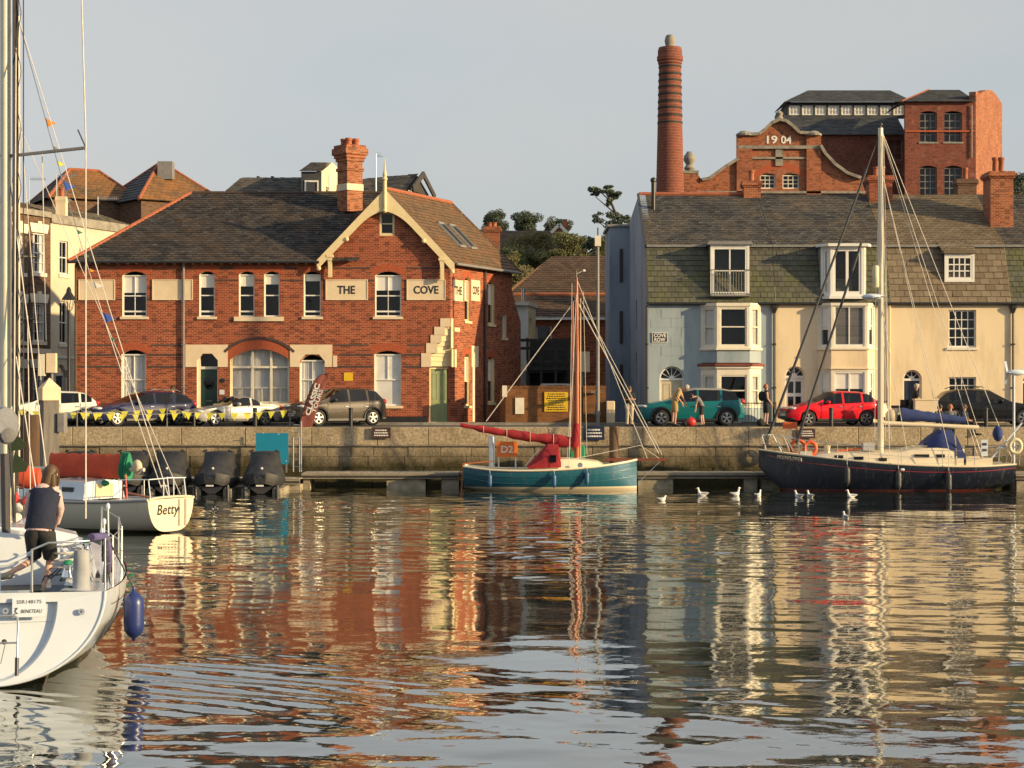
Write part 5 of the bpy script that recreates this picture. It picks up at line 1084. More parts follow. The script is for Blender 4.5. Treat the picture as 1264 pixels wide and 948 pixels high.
def middle_gap():
    # tiled building at the back of the yard
    Y = 98; zz = lambda py: PZ(py, Y); X = lambda px: PX(px, Y)
    t = thing('tiled_outbuilding', 'long tiled outbuilding with white eaves board at the back of the yard', 'building', (X(695), Y, ZG)); pl = Plane((X(640), Y), (X(790), Y)); u = pl.u_px
    facade(t, pl, [(0, ZG), (pl.L, ZG), (pl.L, zz(392)), (0, zz(392))], [dict(u0=u(662), u1=u(681), z0=zz(422), z1=zz(402), sash=[(1, 1)], fmat='ivory_paint', sill=False)], 'brick_red'); MB().box(0, pl.L, -.3, -.2, zz(395), zz(391), pl.M()).build('eaves_board', 'white_paint', t)
    roof_plane(t, [(X(634), Y - .3, zz(392)), (X(790), Y - .3, zz(392)), (X(790), Y + 2.6, zz(361)), (X(634), Y + 2.6, zz(361))], 'tile_brown', .3, .25, 101); MB().tube([(X(634), Y + 2.6, zz(360)), (X(790), Y + 2.6, zz(360))], .1, 6).build('ridge_tiles', 'ridge_red', t)
    Y = 104; zz = lambda py: PZ(py, Y)
    t = thing('tiled_hall', 'brown tiled hipped roof rising behind the outbuilding', 'building', (X(720), Y, ZG)); MB().box(PX(632, Y), PX(800, Y), Y, Y + 9, ZG, zz(365)).build('wall', 'brick_brown', t, auto_uv=True)
    roof_plane(t, [(PX(622, Y), Y - .2, zz(366)), (PX(800, Y), Y - .2, zz(366)), (PX(800, Y), Y + 4, zz(309)), (PX(683, Y), Y + 4, zz(313))], 'tile_brown', .32, .26, 102); roof_plane(t, [(PX(622, Y), Y + 9, zz(366)), (PX(622, Y), Y - .2, zz(366)), (PX(683, Y), Y + 4, zz(313))], 'tile_brown', .4, .4, 103); MB().tube([(PX(622, Y), Y - .2, zz(365)), (PX(683, Y), Y + 4, zz(312))], .1, 6).build('hip_tiles', 'tile_lichen', t)
    # white annex behind the pub
    Y = 91; zz = lambda py: PZ(py, Y); X = lambda px: PX(px, Y)
    t = thing('white_annex', 'small cream annex with flat roof and white flue behind the pub', 'building', (X(647), Y, ZG)); pl = Plane((X(630), Y), (X(652), Y)); p2 = Plane((X(652), Y), (X(662), Y + 2.6)); facade(t, pl, [(0, ZG), (pl.L, ZG), (pl.L, zz(377)), (0, zz(377))], [], 'white_paint')
    facade(t, p2, [(0, ZG), (p2.L, ZG), (p2.L, zz(377)), (0, zz(377))], [dict(u0=.5, u1=1.4, z0=zz(415), z1=zz(392), sash=[(2, 1)], fmat='cream_paint')], 'cream_paint'); MB().prism([(X(629), Y - .2), (X(653), Y - .2), (X(664), Y + 2.6), (X(640), Y + 2.8)], .18, Matrix.Translation((0, 0, zz(377))) @ Matrix(((1, 0, 0, 0), (0, 0, 1, 0), (0, 1, 0, 0), (0, 0, 0, 1)))).build('flat_roof', 'ivory_paint', t)
    MB().lathe([(.09, zz(379)), (.09, zz(357)), (.12, zz(357)), (.12, zz(355))], 10, Matrix.Translation((X(646), Y + .6, 0))).build('flue', 'steel', t, smooth=40)
    # timber stair landing, dark
    Y = 89; zz = lambda py: PZ(py, Y); X = lambda px: PX(px, Y); t = thing('timber_landing', 'dark timber landing with post and rail fence in the yard', 'landing', (X(665), Y, ZG))
    for py in (420, 430, 446, 455): MB().bar((X(632), Y, zz(py)), (X(704), Y, zz(py)), .06, .14).build('rail', 'timber_dark', t)
    for px in (634, 651, 668, 686, 703): MB().bar((X(px), Y + .05, ZG), (X(px), Y + .05, zz(417)), .12, .12).build('post', 'timber_dark', t)
    MB().box(X(650), X(700), Y + .2, Y + 2.5, zz(460), zz(452)).build('deck', 'timber_dark', t); MB().box(X(648), X(706), Y + 2.6, Y + 2.7, ZG, zz(418)).build('back_boarding', 'timber_dark', t); MB().box(X(632), X(650), Y - .1, Y + .6, zz(458), zz(444)).build('white_cabinet', 'ivory_paint', t)
    Y = 84; x = PX(719, Y); t = thing('utility_cabinet', 'cream utility cabinet on a post behind the yard wall', 'cabinet', (x, Y, ZG)); MB().box(PX(708, Y), PX(728, Y), Y, Y + .3, PZ(459, Y), PZ(434, Y)).build('cabinet', 'cream_stone', t); MB().tube([(x, Y + .15, ZG), (x, Y + .15, PZ(459, Y))], .06, 8).build('post', 'lead', t)
    # brick yard wall with notices
    Y = 79.4; zz = lambda py: PZ(py, Y); X = lambda px: PX(px, Y); pl = Plane((X(624), Y), (X(748), Y)); u = pl.u_px
    t = thing('yard_wall', 'low rust-brown brick yard wall with soldier course top', 'wall', (X(686), Y, ZG)); facade(t, pl, [(0, ZG - .1), (pl.L, ZG - .1), (pl.L, zz(479.5)), (0, zz(479.5))], [], 'brick_yard', thick=.3)
    n = 56
    for i in range(n): MB().box(pl.L * i / n + .004, pl.L * (i + 1) / n - .004, -.012 - .006 * (i % 3), .3, zz(479.4), zz(476.4) + .01 * ((i * 7) % 3), pl.M()).build('coping_brick', 'brick_yard', t, auto_uv=True)
    pw = Plane((X(617), Y + 2), (X(624), Y)); facade(t, pw, [(0, ZG - .1), (pw.L, ZG - .1), (pw.L, zz(479)), (0, zz(479))], [], 'brick_yard'); MB().box(u(720), u(723.5), -.08, .02, ZG, zz(477), pl.M()).build('pier', 'brick_yard', t, auto_uv=True)
    def notice(a, b, p0, p1, mat, label, name='notice_board'):
        o = MB().box(u(a), u(b), -.05, -.014, zz(p1), zz(p0), pl.M()).build(name, mat); tag(o, label, 'sign'); return o
    o = notice(672, 701, 484, 508, 'sign_yellow', 'large yellow warning notice full of small black print on the yard wall')
    print_lines(o, pl.d, pl(u(686.5), 0, .051), zz(507), zz(485), .88, 8, 'black_paint', False)
    notice(636, 647, 491, 511, 'ivory_paint', 'plain cream notice sheet on the yard wall'); o = MB().box(PX(620, Y), PX(626, Y), Y - .3, Y - .1, zz(490), zz(476)).build('meter_box', 'ivory_paint'); tag(o, 'small pale meter box at the end of the yard wall', 'box')
    Yb = 79.2; o = MB().box(PX(748.5, Yb), PX(759, Yb), Yb, Yb + .5, ZG, PZ(495, Yb)).build('service_cabinet', 'cream_stone', None); bv = o.modifiers.new('b', 'BEVEL'); bv.width = .03; tag(o, 'cream service cabinet standing beside the yard wall', 'cabinet')
    for i, (px, w) in enumerate(((674, 1.0), (664, .7))): pass
    # parked van roof behind the wall
    t = thing('parked_van', 'pale roof and windscreen of a van behind the yard wall', 'van', (PX(680, 83.5), 83.5, ZG)); x0, x1 = PX(655, 83.5), PX(706, 83.5); zr = PZ(473.5, 83.5)
    MB().prism([(x0, ZG + .3), (x1, ZG + .3), (x1, zr - .1), (x1 - .15, zr), (x0 + .5, zr), (x0 + .1, zr - .5), (x0, zr - .7)], 1.7, Matrix.Translation((0, 83, 0))).build('body', 'paint_silver', t)
    for dx in (.5, x1 - x0 - .4):
        for dy in (.0, 1.55): MB().lathe([(.2, 0), (.3, .02), (.3, .16), (.2, .18)], 16, Matrix.Translation((x0 + dx, 83 + dy + .18, ZG + .3)) @ Matrix.Rotation(math.pi / 2, 4, 'X')).build('wheel', 'rubber', t)
    MB().box(x0 + .7, x1 - .3, 82.98, 83.0, zr - .5, zr - .08).build('side_window', 'car_glass', t)
middle_gap()
def hill_houses():
    Y = 150; zz = lambda py: PZ(py, Y); X = lambda px: PX(px, Y); t = thing('hill_house', 'house on the hill with white windows and small white gable', 'house', (X(650), Y, 12))
    MB().box(X(615), X(700), Y, Y + 7, 9, zz(308)).build('wall', 'brick_brown', t, auto_uv=True); roof_plane(t, [(X(610), Y - .4, zz(309)), (X(704), Y - .4, zz(309)), (X(700), Y + 3.5, zz(280)), (X(612), Y + 3.5, zz(280))], 'tile_brown', .5, .4, 111)
    pl = Plane((X(615), Y - .05), (X(700), Y - .05)); u = pl.u_px
    for a in (620, 636, 676): facade(t, pl, [(u(a), zz(318)), (u(a + 15), zz(318)), (u(a + 15), zz(310.5)), (u(a), zz(310.5))], [dict(u0=u(a) + .1, u1=u(a + 15) - .1, z0=zz(317.5), z1=zz(311.2), sash=[(3, 1)], fmat='white_paint', fw=.08, bar=.1, sill=False)], 'white_paint', name='window_bay', thick=.04)
    g = Plane((X(683), Y - .6), (X(697), Y - .6)); facade(t, g, [(0, zz(300)), (g.L, zz(300)), (g.L, zz(288)), (g.L / 2, zz(279)), (0, zz(288))], [], 'brick_orange', name='gable_wall'); MB().bar(g(-.2, zz(288.5), .1), g(g.L / 2, zz(278), .1), .1, .25).bar(g(g.L / 2, zz(278), .1), g(g.L + .2, zz(288.5), .1), .1, .25).build('bargeboard', 'white_paint', t)
    chimney_stack(t, X(695), X(701), Y + 1, Y + 2, zz(292), zz(276), 'brick_orange', 2, pot_h=.5)
    Yc = 96; t = thing('brick_stack', 'stout orange brick chimney standing beyond the pub roof', 'chimney', (PX(607, Yc), Yc, ZG)); chimney_stack(t, PX(598, Yc), PX(617, Yc), Yc - .6, Yc + .4, ZG, PZ(281, Yc), 'brick_orange', 2, flare=.09, pot_h=.25, name='stack')
hill_houses()
HZ = 10
for i, (px, py, Y, rx, rz, lab, lf, n, sz) in enumerate((
    (606, 275, 170, 1.7, 1.5, 'dark round pine crown on the skyline right of the pub', 'leaf_pine', 4420, .26), (649, 274, 172, 1.8, 1.25, 'dark pine crown in the middle of the skyline group', 'leaf_pine', 4420, .26), (688, 281, 172, 1.5, 1.1, 'smaller dark pine crown beside the hill house gable', 'leaf_pine', 3400, .26),
    (662, 307, 142, 2.9, 1.6, 'sunlit olive green tree before the hill house', 'leaf_warm', 6120, .24), (640, 326, 138, 2.8, 1.7, 'leafy tree filling the slope above the tiled hall', 'leaf_mid', 5440, .24), (630, 340, 122, 2.0, 1.7, 'bushy tree beside the pub eaves', 'leaf_warm', 5100, .22), (694, 307, 136, 2.5, 1.2, 'low green tree along the tiled hall ridge', 'leaf_mid', 4420, .24), (722, 308, 140, 1.6, 1.0, 'dark leafy tree beside the tall flagpole', 'leaf_pine', 4080, .25), (748, 312, 128, 1.3, 1.6, 'green tree close to the blue side wall', 'leaf_mid', 4420, .22),
    (1256, 232, 160, 2.2, 1.4, 'dark conifer beyond the brewery tower', 'leaf_pine', 2720, .26))):
    tree(px, py, Y, rx, rz, lab, lf, 4 if Y < 145 else 12, n, sz, 200 + i, 12, 'trees on the hillside')
def spindly_pine():
    Y = 126; rr = random.Random(77); t = thing('spindly_pine', 'tall spindly tree with flat windswept top against the sky', 'tree', P(768, 330, Y))
    path = [P(774, 300, Y), P(768, 282, Y), P(760, 264, Y), P(754, 249, Y), P(748, 238, Y)]; s = MB().tube([(path[0][0], Y, 6), *path], [.2, .16, .12, .1, .08, .04], 6)
    for (a, b) in ((2, (735, 243)), (3, (738, 234)), (3, (758, 236)), (1, (757, 272)), (1, (746, 272)), (0, (736, 272))): s.tube([path[a], P(b[0], b[1], Y)], [.06, .025], 5)
    s.build('trunk', 'bark', t); c = MB()
    for (px, py, rx, rz, n, sz) in ((743, 234, 1.0, .38, 900, .24), (757, 241, .7, .35, 600, .22), (734, 240, .45, .2, 260, .2), (752, 250, .45, .3, 260, .2), (753, 271, 1.1, .6, 330, .22), (740, 268, .7, .5, 200, .22), (768, 272, .8, .5, 260, .22), (762, 283, 1.0, .5, 300, .22)):
        l = leaves(P(px, py, Y), rx, rx, rz, n, sz, rr, 7, .1); o = len(c.v); c.v += l.v; c.f += [tuple(k + o for k in f) for f in l.f]; c.uv += l.uv; c.rnd += l.rnd; c.m += l.m
    c.build('crown', 'leaf_pine', t)
spindly_pine()
# ------------------------------------------------------------------ cars
WHEEL = {}
def wheel_mesh(r, w):
    k = (round(r, 3), round(w, 3))
    if k not in WHEEL:
        Rx = Matrix.Rotation(math.pi / 2, 4, 'X')
        t = MB().lathe([(r * .66, -w / 2), (r * .93, -w / 2), (r, -w * .36), (r, w * .36), (r * .93, w / 2), (r * .66, w / 2)], 28, Rx); t.f = t.f[:-2]; t.uv = t.uv[:-2]; t.rnd = t.rnd[:-2]; t.m = t.m[:-2]
        to = t.build('tyre', 'rubber', smooth=40); m1 = to.data; bpy.data.objects.remove(to)
        s = MB().lathe([(r * .60, -w * .42), (r * .68, -w * .42), (r * .68, w * .42), (r * .60, w * .42)], 28, Rx); s.f = s.f[:-2]; s.uv = s.uv[:-2]; s.rnd = s.rnd[:-2]; s.m = s.m[:-2]
        for sgn in (-1, 1):
            s.lathe([(r * .16, 0), (r * .15, .03)], 12, Matrix.Translation((0, sgn * w * .38, 0)) @ Matrix.Rotation(math.pi / 2 * sgn, 4, 'X'))
            for a in range(5):
                th = a * 2 * math.pi / 5 + .3
                for d in (-.13, .13): s.bar((math.cos(th) * r * .1, sgn * w * .36, math.sin(th) * r * .1), (math.cos(th + d) * r * .64, sgn * w * .36, math.sin(th + d) * r * .64), .045, .03)
        so = s.build('rim', 'rim', smooth=40); m2 = so.data; bpy.data.objects.remove(so)
        d = MB().lathe([(r * .58, -w * .1), (r * .58, w * .1)], 20, Rx); do = d.build('brake_disc', 'black_paint'); m3 = do.data; bpy.data.objects.remove(do)
        WHEEL[k] = (m1, m2, m3)
    return WHEEL[k]
def car(label, X, Y, rz, paint, c, plate=None, rails=False, cat='car', extra=None, roof=None):
    """c: L, W, H, top = outline of hood/roof [(x, z)], belt [(x, z)], cowl, rf, rr, tl (x of screen base, roof front, roof rear, tail top), wx, r, pillars"""
    t = thing('parked_car', label, cat, (X, Y, ZG + .004), rz, 'cars parked along the quay')
    L, W, H = c['L'], c['W'] / 2, c['H']; r = c['r']; wx = c['wx']; tx, tz = zip(*c['top']); bx, bz = zip(*c['belt'])
    xs = set(np.linspace(0, L, 34).round(3)) | set(round(v, 3) for v in tx)
    for w in wx:
        for k in np.linspace(-1, 1, 13): xs.add(round(w + k * (r + .07), 3))
    for p in c['pillars']: xs |= {round(p - .045, 3), round(p + .045, 3)}
    xs = sorted(x for x in xs if 0 <= x <= L); ra = r + .07
    def sect(x):
        zt = float(np.interp(x, tx, tz)); zb = min(float(np.interp(x, bx, bz)), zt - .012); e = abs(2 * x / L - 1)
        w = W * (1 - .16 * max(0, (e - .72) / .28) ** 2.2 - .02 * e); zs = c.get('sill', .24) + .10 * max(0, (e - .86) / .14)
        arch = 0
        for q in wx:
            if abs(x - q) < ra: arch = max(arch, r + math.sqrt(ra * ra - (x - q) ** 2))
        inarch = arch > zs; zs = max(zs, arch); gh = zt - zb; k = min(1, max(0, (gh - .03) / .45)); wr = w * (.955 - .215 * k); gw = w * .955
        low = w * (.955 if not inarch else .99)
        return [(low, zs), (w * .995, zs + .30 * (zb - zs)), (w, zs + .62 * (zb - zs)), (w * .985, zb - .05 * min(1, (zb - zs) / .3)), (gw, zb), (gw + (wr - gw) * .84, zb + gh * .86), (wr * .90, zt - .012 - .02 * k), (wr * .55, zt), (0, zt + .012)]
    S = [sect(x) for x in xs]; m = len(S[0]); bm_ = MB(); parts = {}
    for i in range(len(xs) - 1):
        a, b = S[i], S[i + 1]; xm = (xs[i] + xs[i + 1]) / 2; ztm = float(np.interp(xm, tx, tz)); zbm = float(np.interp(xm, bx, bz)); gh = ztm - zbm
        for j in range(m - 1):
            key = 'body'
            if j == 4 and gh > .17 and c['g0'] < xm < c['g1']:
                k = sum(1 for p in c['pillars'] if xm > p)
                key = 'body' if any(abs(xm - p) < .044 for p in c['pillars']) else 'side_window%d' % k
            elif j >= 5 and c['cowl'] < xm < c['rf']: key = 'windscreen'
            elif j >= 5 and c['rr'] < xm < c['tl']: key = 'rear_window'
            elif j >= 5 and c['rf'] <= xm <= c['rr']: key = 'roof'
            for sg in (-1, 1):
                q = [(xs[i] - L / 2, sg * a[j][0], a[j][1]), (xs[i + 1] - L / 2, sg * b[j][0], b[j][1]), (xs[i + 1] - L / 2, sg * b[j + 1][0], b[j + 1][1]), (xs[i] - L / 2, sg * a[j + 1][0], a[j + 1][1])]
                if sg > 0: q = q[::-1]
                parts.setdefault(key + ('R' if sg > 0 and 'side' in key else ''), MB()).face(q)
    for i, e in ((0, 1), (len(xs) - 1, -1)):       # nose and tail
        a = S[i]; pts = [(xs[i] - L / 2, -p[0], p[1]) for p in a] + [(xs[i] - L / 2, p[0], p[1]) for p in a[-2::-1]]; parts['body'].face(pts)
    body = None
    for key in sorted(parts, key=lambda k: k != 'body'):
        s = parts[key]; mat = paint if key == 'body' else (roof or paint) if key == 'roof' else 'car_glass'; nm = key.rstrip('R0123456789')
        o = s.build(nm, mat, t, world=False); me = o.data; bm2 = bmesh.new(); bm2.from_mesh(me); bmesh.ops.remove_doubles(bm2, verts=bm2.verts, dist=.0005); bmesh.ops.recalc_face_normals(bm2, faces=bm2.faces); bm2.to_mesh(me); bm2.free(); me.shade_smooth(); me.set_sharp_from_angle(angle=math.radians(38))
        if key == 'body': body = o
    MB().box(-L / 2 + .25, L / 2 - .25, -W * .62, W * .62, .17, .5).box(-L / 2 + .5, L / 2 - .4, -W * .86, W * .86, .45, float(np.interp(L / 2, bx, bz)) - .12).build('underbody', 'black_paint', t, False)
    wl_, tw = wheel_mesh(r, .20), .20
    for q in wx:
        for sg in (-1, 1):
            w = link('wheel', wl_[1], t, False); w.location = (q - L / 2, sg * (W - .115), r)
            for me, nm in ((wl_[0], 'tyre'), (wl_[2], 'brake_disc')): link(nm, me, w, False)
    fz = float(np.interp(.15, tx, tz)); rz_ = float(np.interp(L - .05, tx, tz)); x0, x1 = -L / 2, L / 2
    wn_ = W * .84
    for sg in (-1, 1):
        hl = MB().ell((x0 + .17, sg * wn_ * .80, c.get('hz', fz - .06)), .20, .22, .075, 14, 8, Matrix.Rotation(sg * -.45, 4, 'Z')).build('headlight', 'lamp_clear', t, False, 60)
        MB().ell((x1 - .11, sg * wn_ * .86, c.get('tz', .9)), .14, .17, .13, 12, 8).build('tail_light', 'lamp_red', t, False, 60)
        MB().ell((c['cowl'] + .42 - L / 2, sg * (W + .09), float(np.interp(c['cowl'] + .4, bx, bz)) + .09), .09, .12, .075, 12, 8).box(c['cowl'] + .37 - L / 2, c['cowl'] + .45 - L / 2, min(sg * W * .9, sg * (W + .05)), max(sg * W * .9, sg * (W + .05)), float(np.interp(c['cowl'] + .4, bx, bz)) + .03, float(np.interp(c['cowl'] + .4, bx, bz)) + .07).build('wing_mirror', paint, t, False, 60)
        for dx in c.get('handles', []): MB().box(dx - L / 2, dx + .16 - L / 2, sg * W - .03 if sg < 0 else W - .0, sg * W if sg < 0 else W + .03, .80, .83).build('door_handle', 'chrome' if paint != 'paint_black' else 'black_paint', t, False)
        for dx in c.get('seams', []):
            g = MB(); n = 8; zb = float(np.interp(dx, bx, bz)); y = sg * (W * 1.001)
            for i in range(n): za, zb2 = .32 + (zb - .34) * i / n, .32 + (zb - .34) * (i + 1) / n; g.box(dx - .006 - L / 2, dx + .006 - L / 2, min(y, y * .985), max(y, y * .985) + 0, za, zb2)
            g.build('door_seam', 'black_paint', t, False)
        MB().box(c['wx'][0] + ra - L / 2, c['wx'][1] - ra - L / 2, sg * W - .015 if sg < 0 else W * .97, -W * .97 if sg < 0 else W + .015, .22, .31).build('sill_trim', 'black_paint', t, False)
        if c.get('cladding'):
            for q in wx:
                s = MB(); s.tube([(q + math.cos(a) * (ra + .02) - L / 2, sg * (W * .985), r + math.sin(a) * (ra + .02)) for a in np.linspace(-.15, math.pi + .15, 15)], .045, 6); s.build('arch_trim', 'black_paint', t, False, 60)
        if rails: MB().tube([(c['rf'] + .25 - L / 2, sg * W * .66, H + .02), (c['rf'] + .4 - L / 2, sg * W * .67, H + .07), (c['rr'] - .3 - L / 2, sg * W * .67, H + .05), (c['rr'] - .1 - L / 2, sg * W * .66, H - .02)], .018, 6).build('roof_rail', 'chrome' if paint != 'paint_black' else 'black_paint', t, False, 60)
    MB().box(x0 - .015, x0 + .05, -W * .62, W * .62, .30, .42).build('lower_grille', 'black_paint', t, False); gr = MB().box(x0 - .012, x0 + .06, -W * .45, W * .45, .50, .64).build('grille', 'black_paint', t, False)
    for i in range(3): MB().box(x0 - .02, x0 - .01, -W * .44, W * .44, .52 + i * .045, .532 + i * .045).build('grille_bar', 'chrome', gr, False)
    for (xx, sg) in ((x0 - .03, -1), (x1 + .012, 1)):
        pz = .42 if sg < 0 else .62; p_ = MB().box(xx, xx + .02, -.26, .26, pz, pz + .11).build('number_plate', 'plate', t, False)
        if plate: print_lines(p_, (0, sg, 0), (xx + (0 if sg < 0 else .02), 0, 0), pz + .005, pz + .105, .5, 1, 'black_paint', False)
    MB().box(x0 + .06, x1 - .06, -W * .9, W * .9, .30, .34).build('bumper_floor', 'black_paint', t, False)
    for k in (.35, .62):      # seat backs seen through the glass
        for sg in (-1, 1): MB().ell((c['cowl'] + k * (c['rr'] - c['cowl']) - L / 2, sg * W * .42, 1.0), .10, .22, .25, 10, 6).build('seat', 'black_paint', t, False, 60)
    return t
HATCH = dict(L=4.05, W=1.78, H=1.47, r=.31, wx=(.80, 3.38), top=[(0, .52), (.06, .70), (.35, .80), (1.12, .98), (1.25, 1.03), (2.0, 1.42), (2.35, 1.47), (3.2, 1.44), (3.5, 1.38), (3.92, 1.00), (4.0, .86), (4.05, .55)], belt=[(0, .60), (1.1, .88), (2.4, .94), (4.05, 1.02)], cowl=1.2, rf=2.0, rr=3.45, tl=3.93, g0=1.45, g1=3.72, pillars=(2.35, 3.2), seams=(1.35, 2.35, 3.2), handles=(2.12, 3.0), tz=.95, hz=.74)
ESTATE = dict(L=4.65, W=1.84, H=1.46, r=.33, wx=(.92, 3.75), top=[(0, .55), (.06, .72), (.5, .84), (1.38, .98), (1.5, 1.02), (2.25, 1.41), (2.7, 1.46), (3.7, 1.43), (4.1, 1.34), (4.52, .98), (4.6, .88), (4.65, .55)], belt=[(0, .62), (1.3, .88), (2.6, .93), (4.65, .98)], cowl=1.45, rf=2.25, rr=4.05, tl=4.53, g0=1.75, g1=4.3, pillars=(2.65, 3.55), seams=(1.6, 2.65, 3.55), handles=(2.4, 3.35), tz=.92, hz=.74)
ROADSTER = dict(L=3.98, W=1.74, H=1.25, r=.31, wx=(.78, 3.12), top=[(0, .45), (.06, .60), (.45, .72), (1.25, .84), (1.42, .87), (1.92, 1.18), (2.15, 1.25), (2.5, 1.22), (3.02, .93), (3.3, .90), (3.85, .86), (3.95, .75), (3.98, .45)], belt=[(0, .52), (1.2, .80), (2.4, .85), (3.98, .84)], cowl=1.38, rf=1.92, rr=2.6, tl=3.0, g0=1.62, g1=2.86, pillars=(2.46,), seams=(1.45, 2.5), handles=(2.3,), tz=.74, hz=.62, sill=.20)
SUV = dict(L=4.15, W=1.80, H=1.60, r=.34, wx=(.82, 3.42), top=[(0, .60), (.05, .80), (.3, .93), (1.05, 1.08), (1.16, 1.12), (1.85, 1.53), (2.2, 1.60), (3.3, 1.57), (3.65, 1.50), (4.0, 1.08), (4.1, .95), (4.15, .60)], belt=[(0, .68), (1.0, .98), (2.4, 1.03), (4.15, 1.10)], cowl=1.12, rf=1.85, rr=3.6, tl=4.01, g0=1.35, g1=3.86, pillars=(2.3, 3.2), seams=(1.25, 2.3, 3.25), handles=(2.05, 3.0), tz=1.02, hz=.82, cladding=True, sill=.28)
BIGWAGON = dict(ESTATE, H=1.58, top=[(x, z + (.10 if z > 1.2 else .04)) for x, z in ESTATE['top']], belt=[(x, z + .06) for x, z in ESTATE['belt']], r=.34)
MINI = dict(HATCH, L=4.05)
def cx_(px, Y): return PX(px, Y)
car('white hatchback parked at the far left of the red pub', cx_(60, 77.6), 77.6, math.radians(24), 'paint_white', HATCH)
car('dark navy estate car with number plate parked before the pub wall', cx_(172, 77.4), 77.4, math.radians(37), 'paint_navy', ESTATE, True, rails=True)
car('silver two-seat roadster with white hardtop parked outside the green pub door', cx_(287, 77.2), 77.2, math.radians(36), 'paint_silver', ROADSTER, True)
car('bronze grey crossover parked beside the leaning banner', cx_(414, 77.5), 77.5, math.radians(34), 'paint_bronze', SUV, True)
car('teal crossover with pale roof parked before the blue cottage', cx_(852, 77.0), 77.0, math.radians(2), 'paint_teal', dict(SUV, L=4.4, wx=(.88, 3.62), top=[(x * 4.4 / 4.15, z) for x, z in SUV['top']], belt=[(x * 4.4 / 4.15, z) for x, z in SUV['belt']], cowl=1.18, rf=1.96, rr=3.8, tl=4.25, g0=1.45, g1=4.1, pillars=(2.42, 3.4), seams=(1.35, 2.42, 3.45), handles=(2.15, 3.2)), roof='paint_silver')
car('bright red hatchback parked before the ivory bay cottage', cx_(1023, 77.0), 77.0, math.radians(12), 'paint_red', HATCH)
car('black estate car parked before the flat-fronted cottage', cx_(1217, 77.2), 77.2, math.radians(180 - 4), 'paint_black', BIGWAGON, rails=True)
# ------------------------------------------------------------------ boats
def hull_mesh(secs, m=12, e=.9, f=1.0):
    """secs: (x, half beam, sheer z, keel z); rows of points port sheer -> keel -> starboard sheer"""
    rows = []
    for (x, b, zs, zk) in secs:
        half = []
        for j in range(m + 1):
            th = j / m * math.pi / 2; half.append((b * max(0, math.cos(th)) ** e, zs - (zs - zk) * math.sin(th) ** f))
        rows.append([V(x, y, z) for y, z in half] + [V(x, -y, z) for y, z in half[-2::-1]])
    return rows
def resample(secs, n=28):
    a = np.array(secs, float); xs = np.linspace(a[0, 0], a[-1, 0], n); out = [xs]
    for k in range(1, 4):       # smooth (Catmull-Rom style) through the stations
        d = np.gradient(a[:, k], a[:, 0]); y = np.zeros(n)
        for i, x in enumerate(xs):
            j = min(len(a) - 2, max(0, int(np.searchsorted(a[:, 0], x)) - 1)); h = a[j + 1, 0] - a[j, 0]; s = (x - a[j, 0]) / h
            y[i] = (2 * s**3 - 3 * s**2 + 1) * a[j, k] + (s**3 - 2 * s**2 + s) * h * d[j] + (-2 * s**3 + 3 * s**2) * a[j + 1, k] + (s**3 - s**2) * h * d[j + 1]
        out.append(y)
    return [(out[0][i], max(.012, out[1][i]), out[2][i], out[3][i]) for i in range(n)]
def sheer_at(secs, x):
    a = np.array(secs); return float(np.interp(x, a[:, 0], a[:, 1])), float(np.interp(x, a[:, 0], a[:, 2]))
def fender(t, x, y, ztop, zbot, r, mat, rope=True, world=False, zrail=None):
    L = ztop - zbot; T = Matrix.Translation((x, y, zbot)); s = MB().lathe([(.02, -.04), (.03, 0), (r * .6, .05 * L), (r * .95, .16 * L), (r, .3 * L), (r, .72 * L), (r * .95, .84 * L), (r * .55, .95 * L), (.03, L), (.025, L + .06)], 16, T)
    o = s.build('fender', mat, t, world, 60)
    if rope: MB().tube([(x, y, ztop + .04), (x, y, zrail or ztop + .55)], .012, 5).build('lanyard', 'rope_white', o, False)
    return o
def wire(t, pts, r=.012, mat='rope_white', name='stay', world=False): return MB().tube(pts, r, 5).build(name, mat, t, world)
def plate_grid(rows, name, mat, t, smooth=50): return MB().grid(rows).build(name, mat, t, False, smooth)
def hull_paint(name, bands, rough=.25):
    """hull paint in horizontal bands by height over the water: [(z_from, colour), ...]"""
    m, nt, b = new_mat(name); b.inputs['Roughness'].default_value = rough; b.inputs['Coat Weight'].default_value = .5
    sx = N(nt, 'SeparateXYZ'); nt.links.new(coords(nt), sx.inputs[0]); col = None
    for z, c in bands:
        if col is None: col = mixc(nt, ramp(nt, noise_n(nt, 2, 4), .3, .7), c, tuple(x * .88 for x in c)); continue
        g = N(nt, 'Math', operation='GREATER_THAN'); nt.links.new(sx.outputs[2], g.inputs[0]); g.inputs[1].default_value = z; col = mixc(nt, g.outputs[0], col, c)
    st = N(nt, 'Mapping'); st.inputs['Scale'].default_value = (3, 3, .5); nt.links.new(coords(nt), st.inputs[0]); sf = N(nt, 'Math', operation='MULTIPLY'); nt.links.new(ramp(nt, noise_n(nt, 2.2, 7, st.outputs[0], .75), .55, .75), sf.inputs[0]); sf.inputs[1].default_value = .35
    nt.links.new(mixc(nt, sf.outputs[0], col, (.30, .27, .21)), b.inputs['Base Color'])
hull_paint('hull_white', [(-9, (.10, .11, .08)), (.05, (.63, .69, .77))]); hull_paint('hull_cream', [(-9, (.16, .16, .11)), (.20, (.66, .60, .47))]); hull_paint('hull_teal', [(-9, (.50, .42, .30)), (.10, (.62, .54, .38)), (.17, (.010, .095, .14))]); hull_paint('hull_navy', [(-9, (.13, .028, .022)), (.09, (.005, .007, .016))])
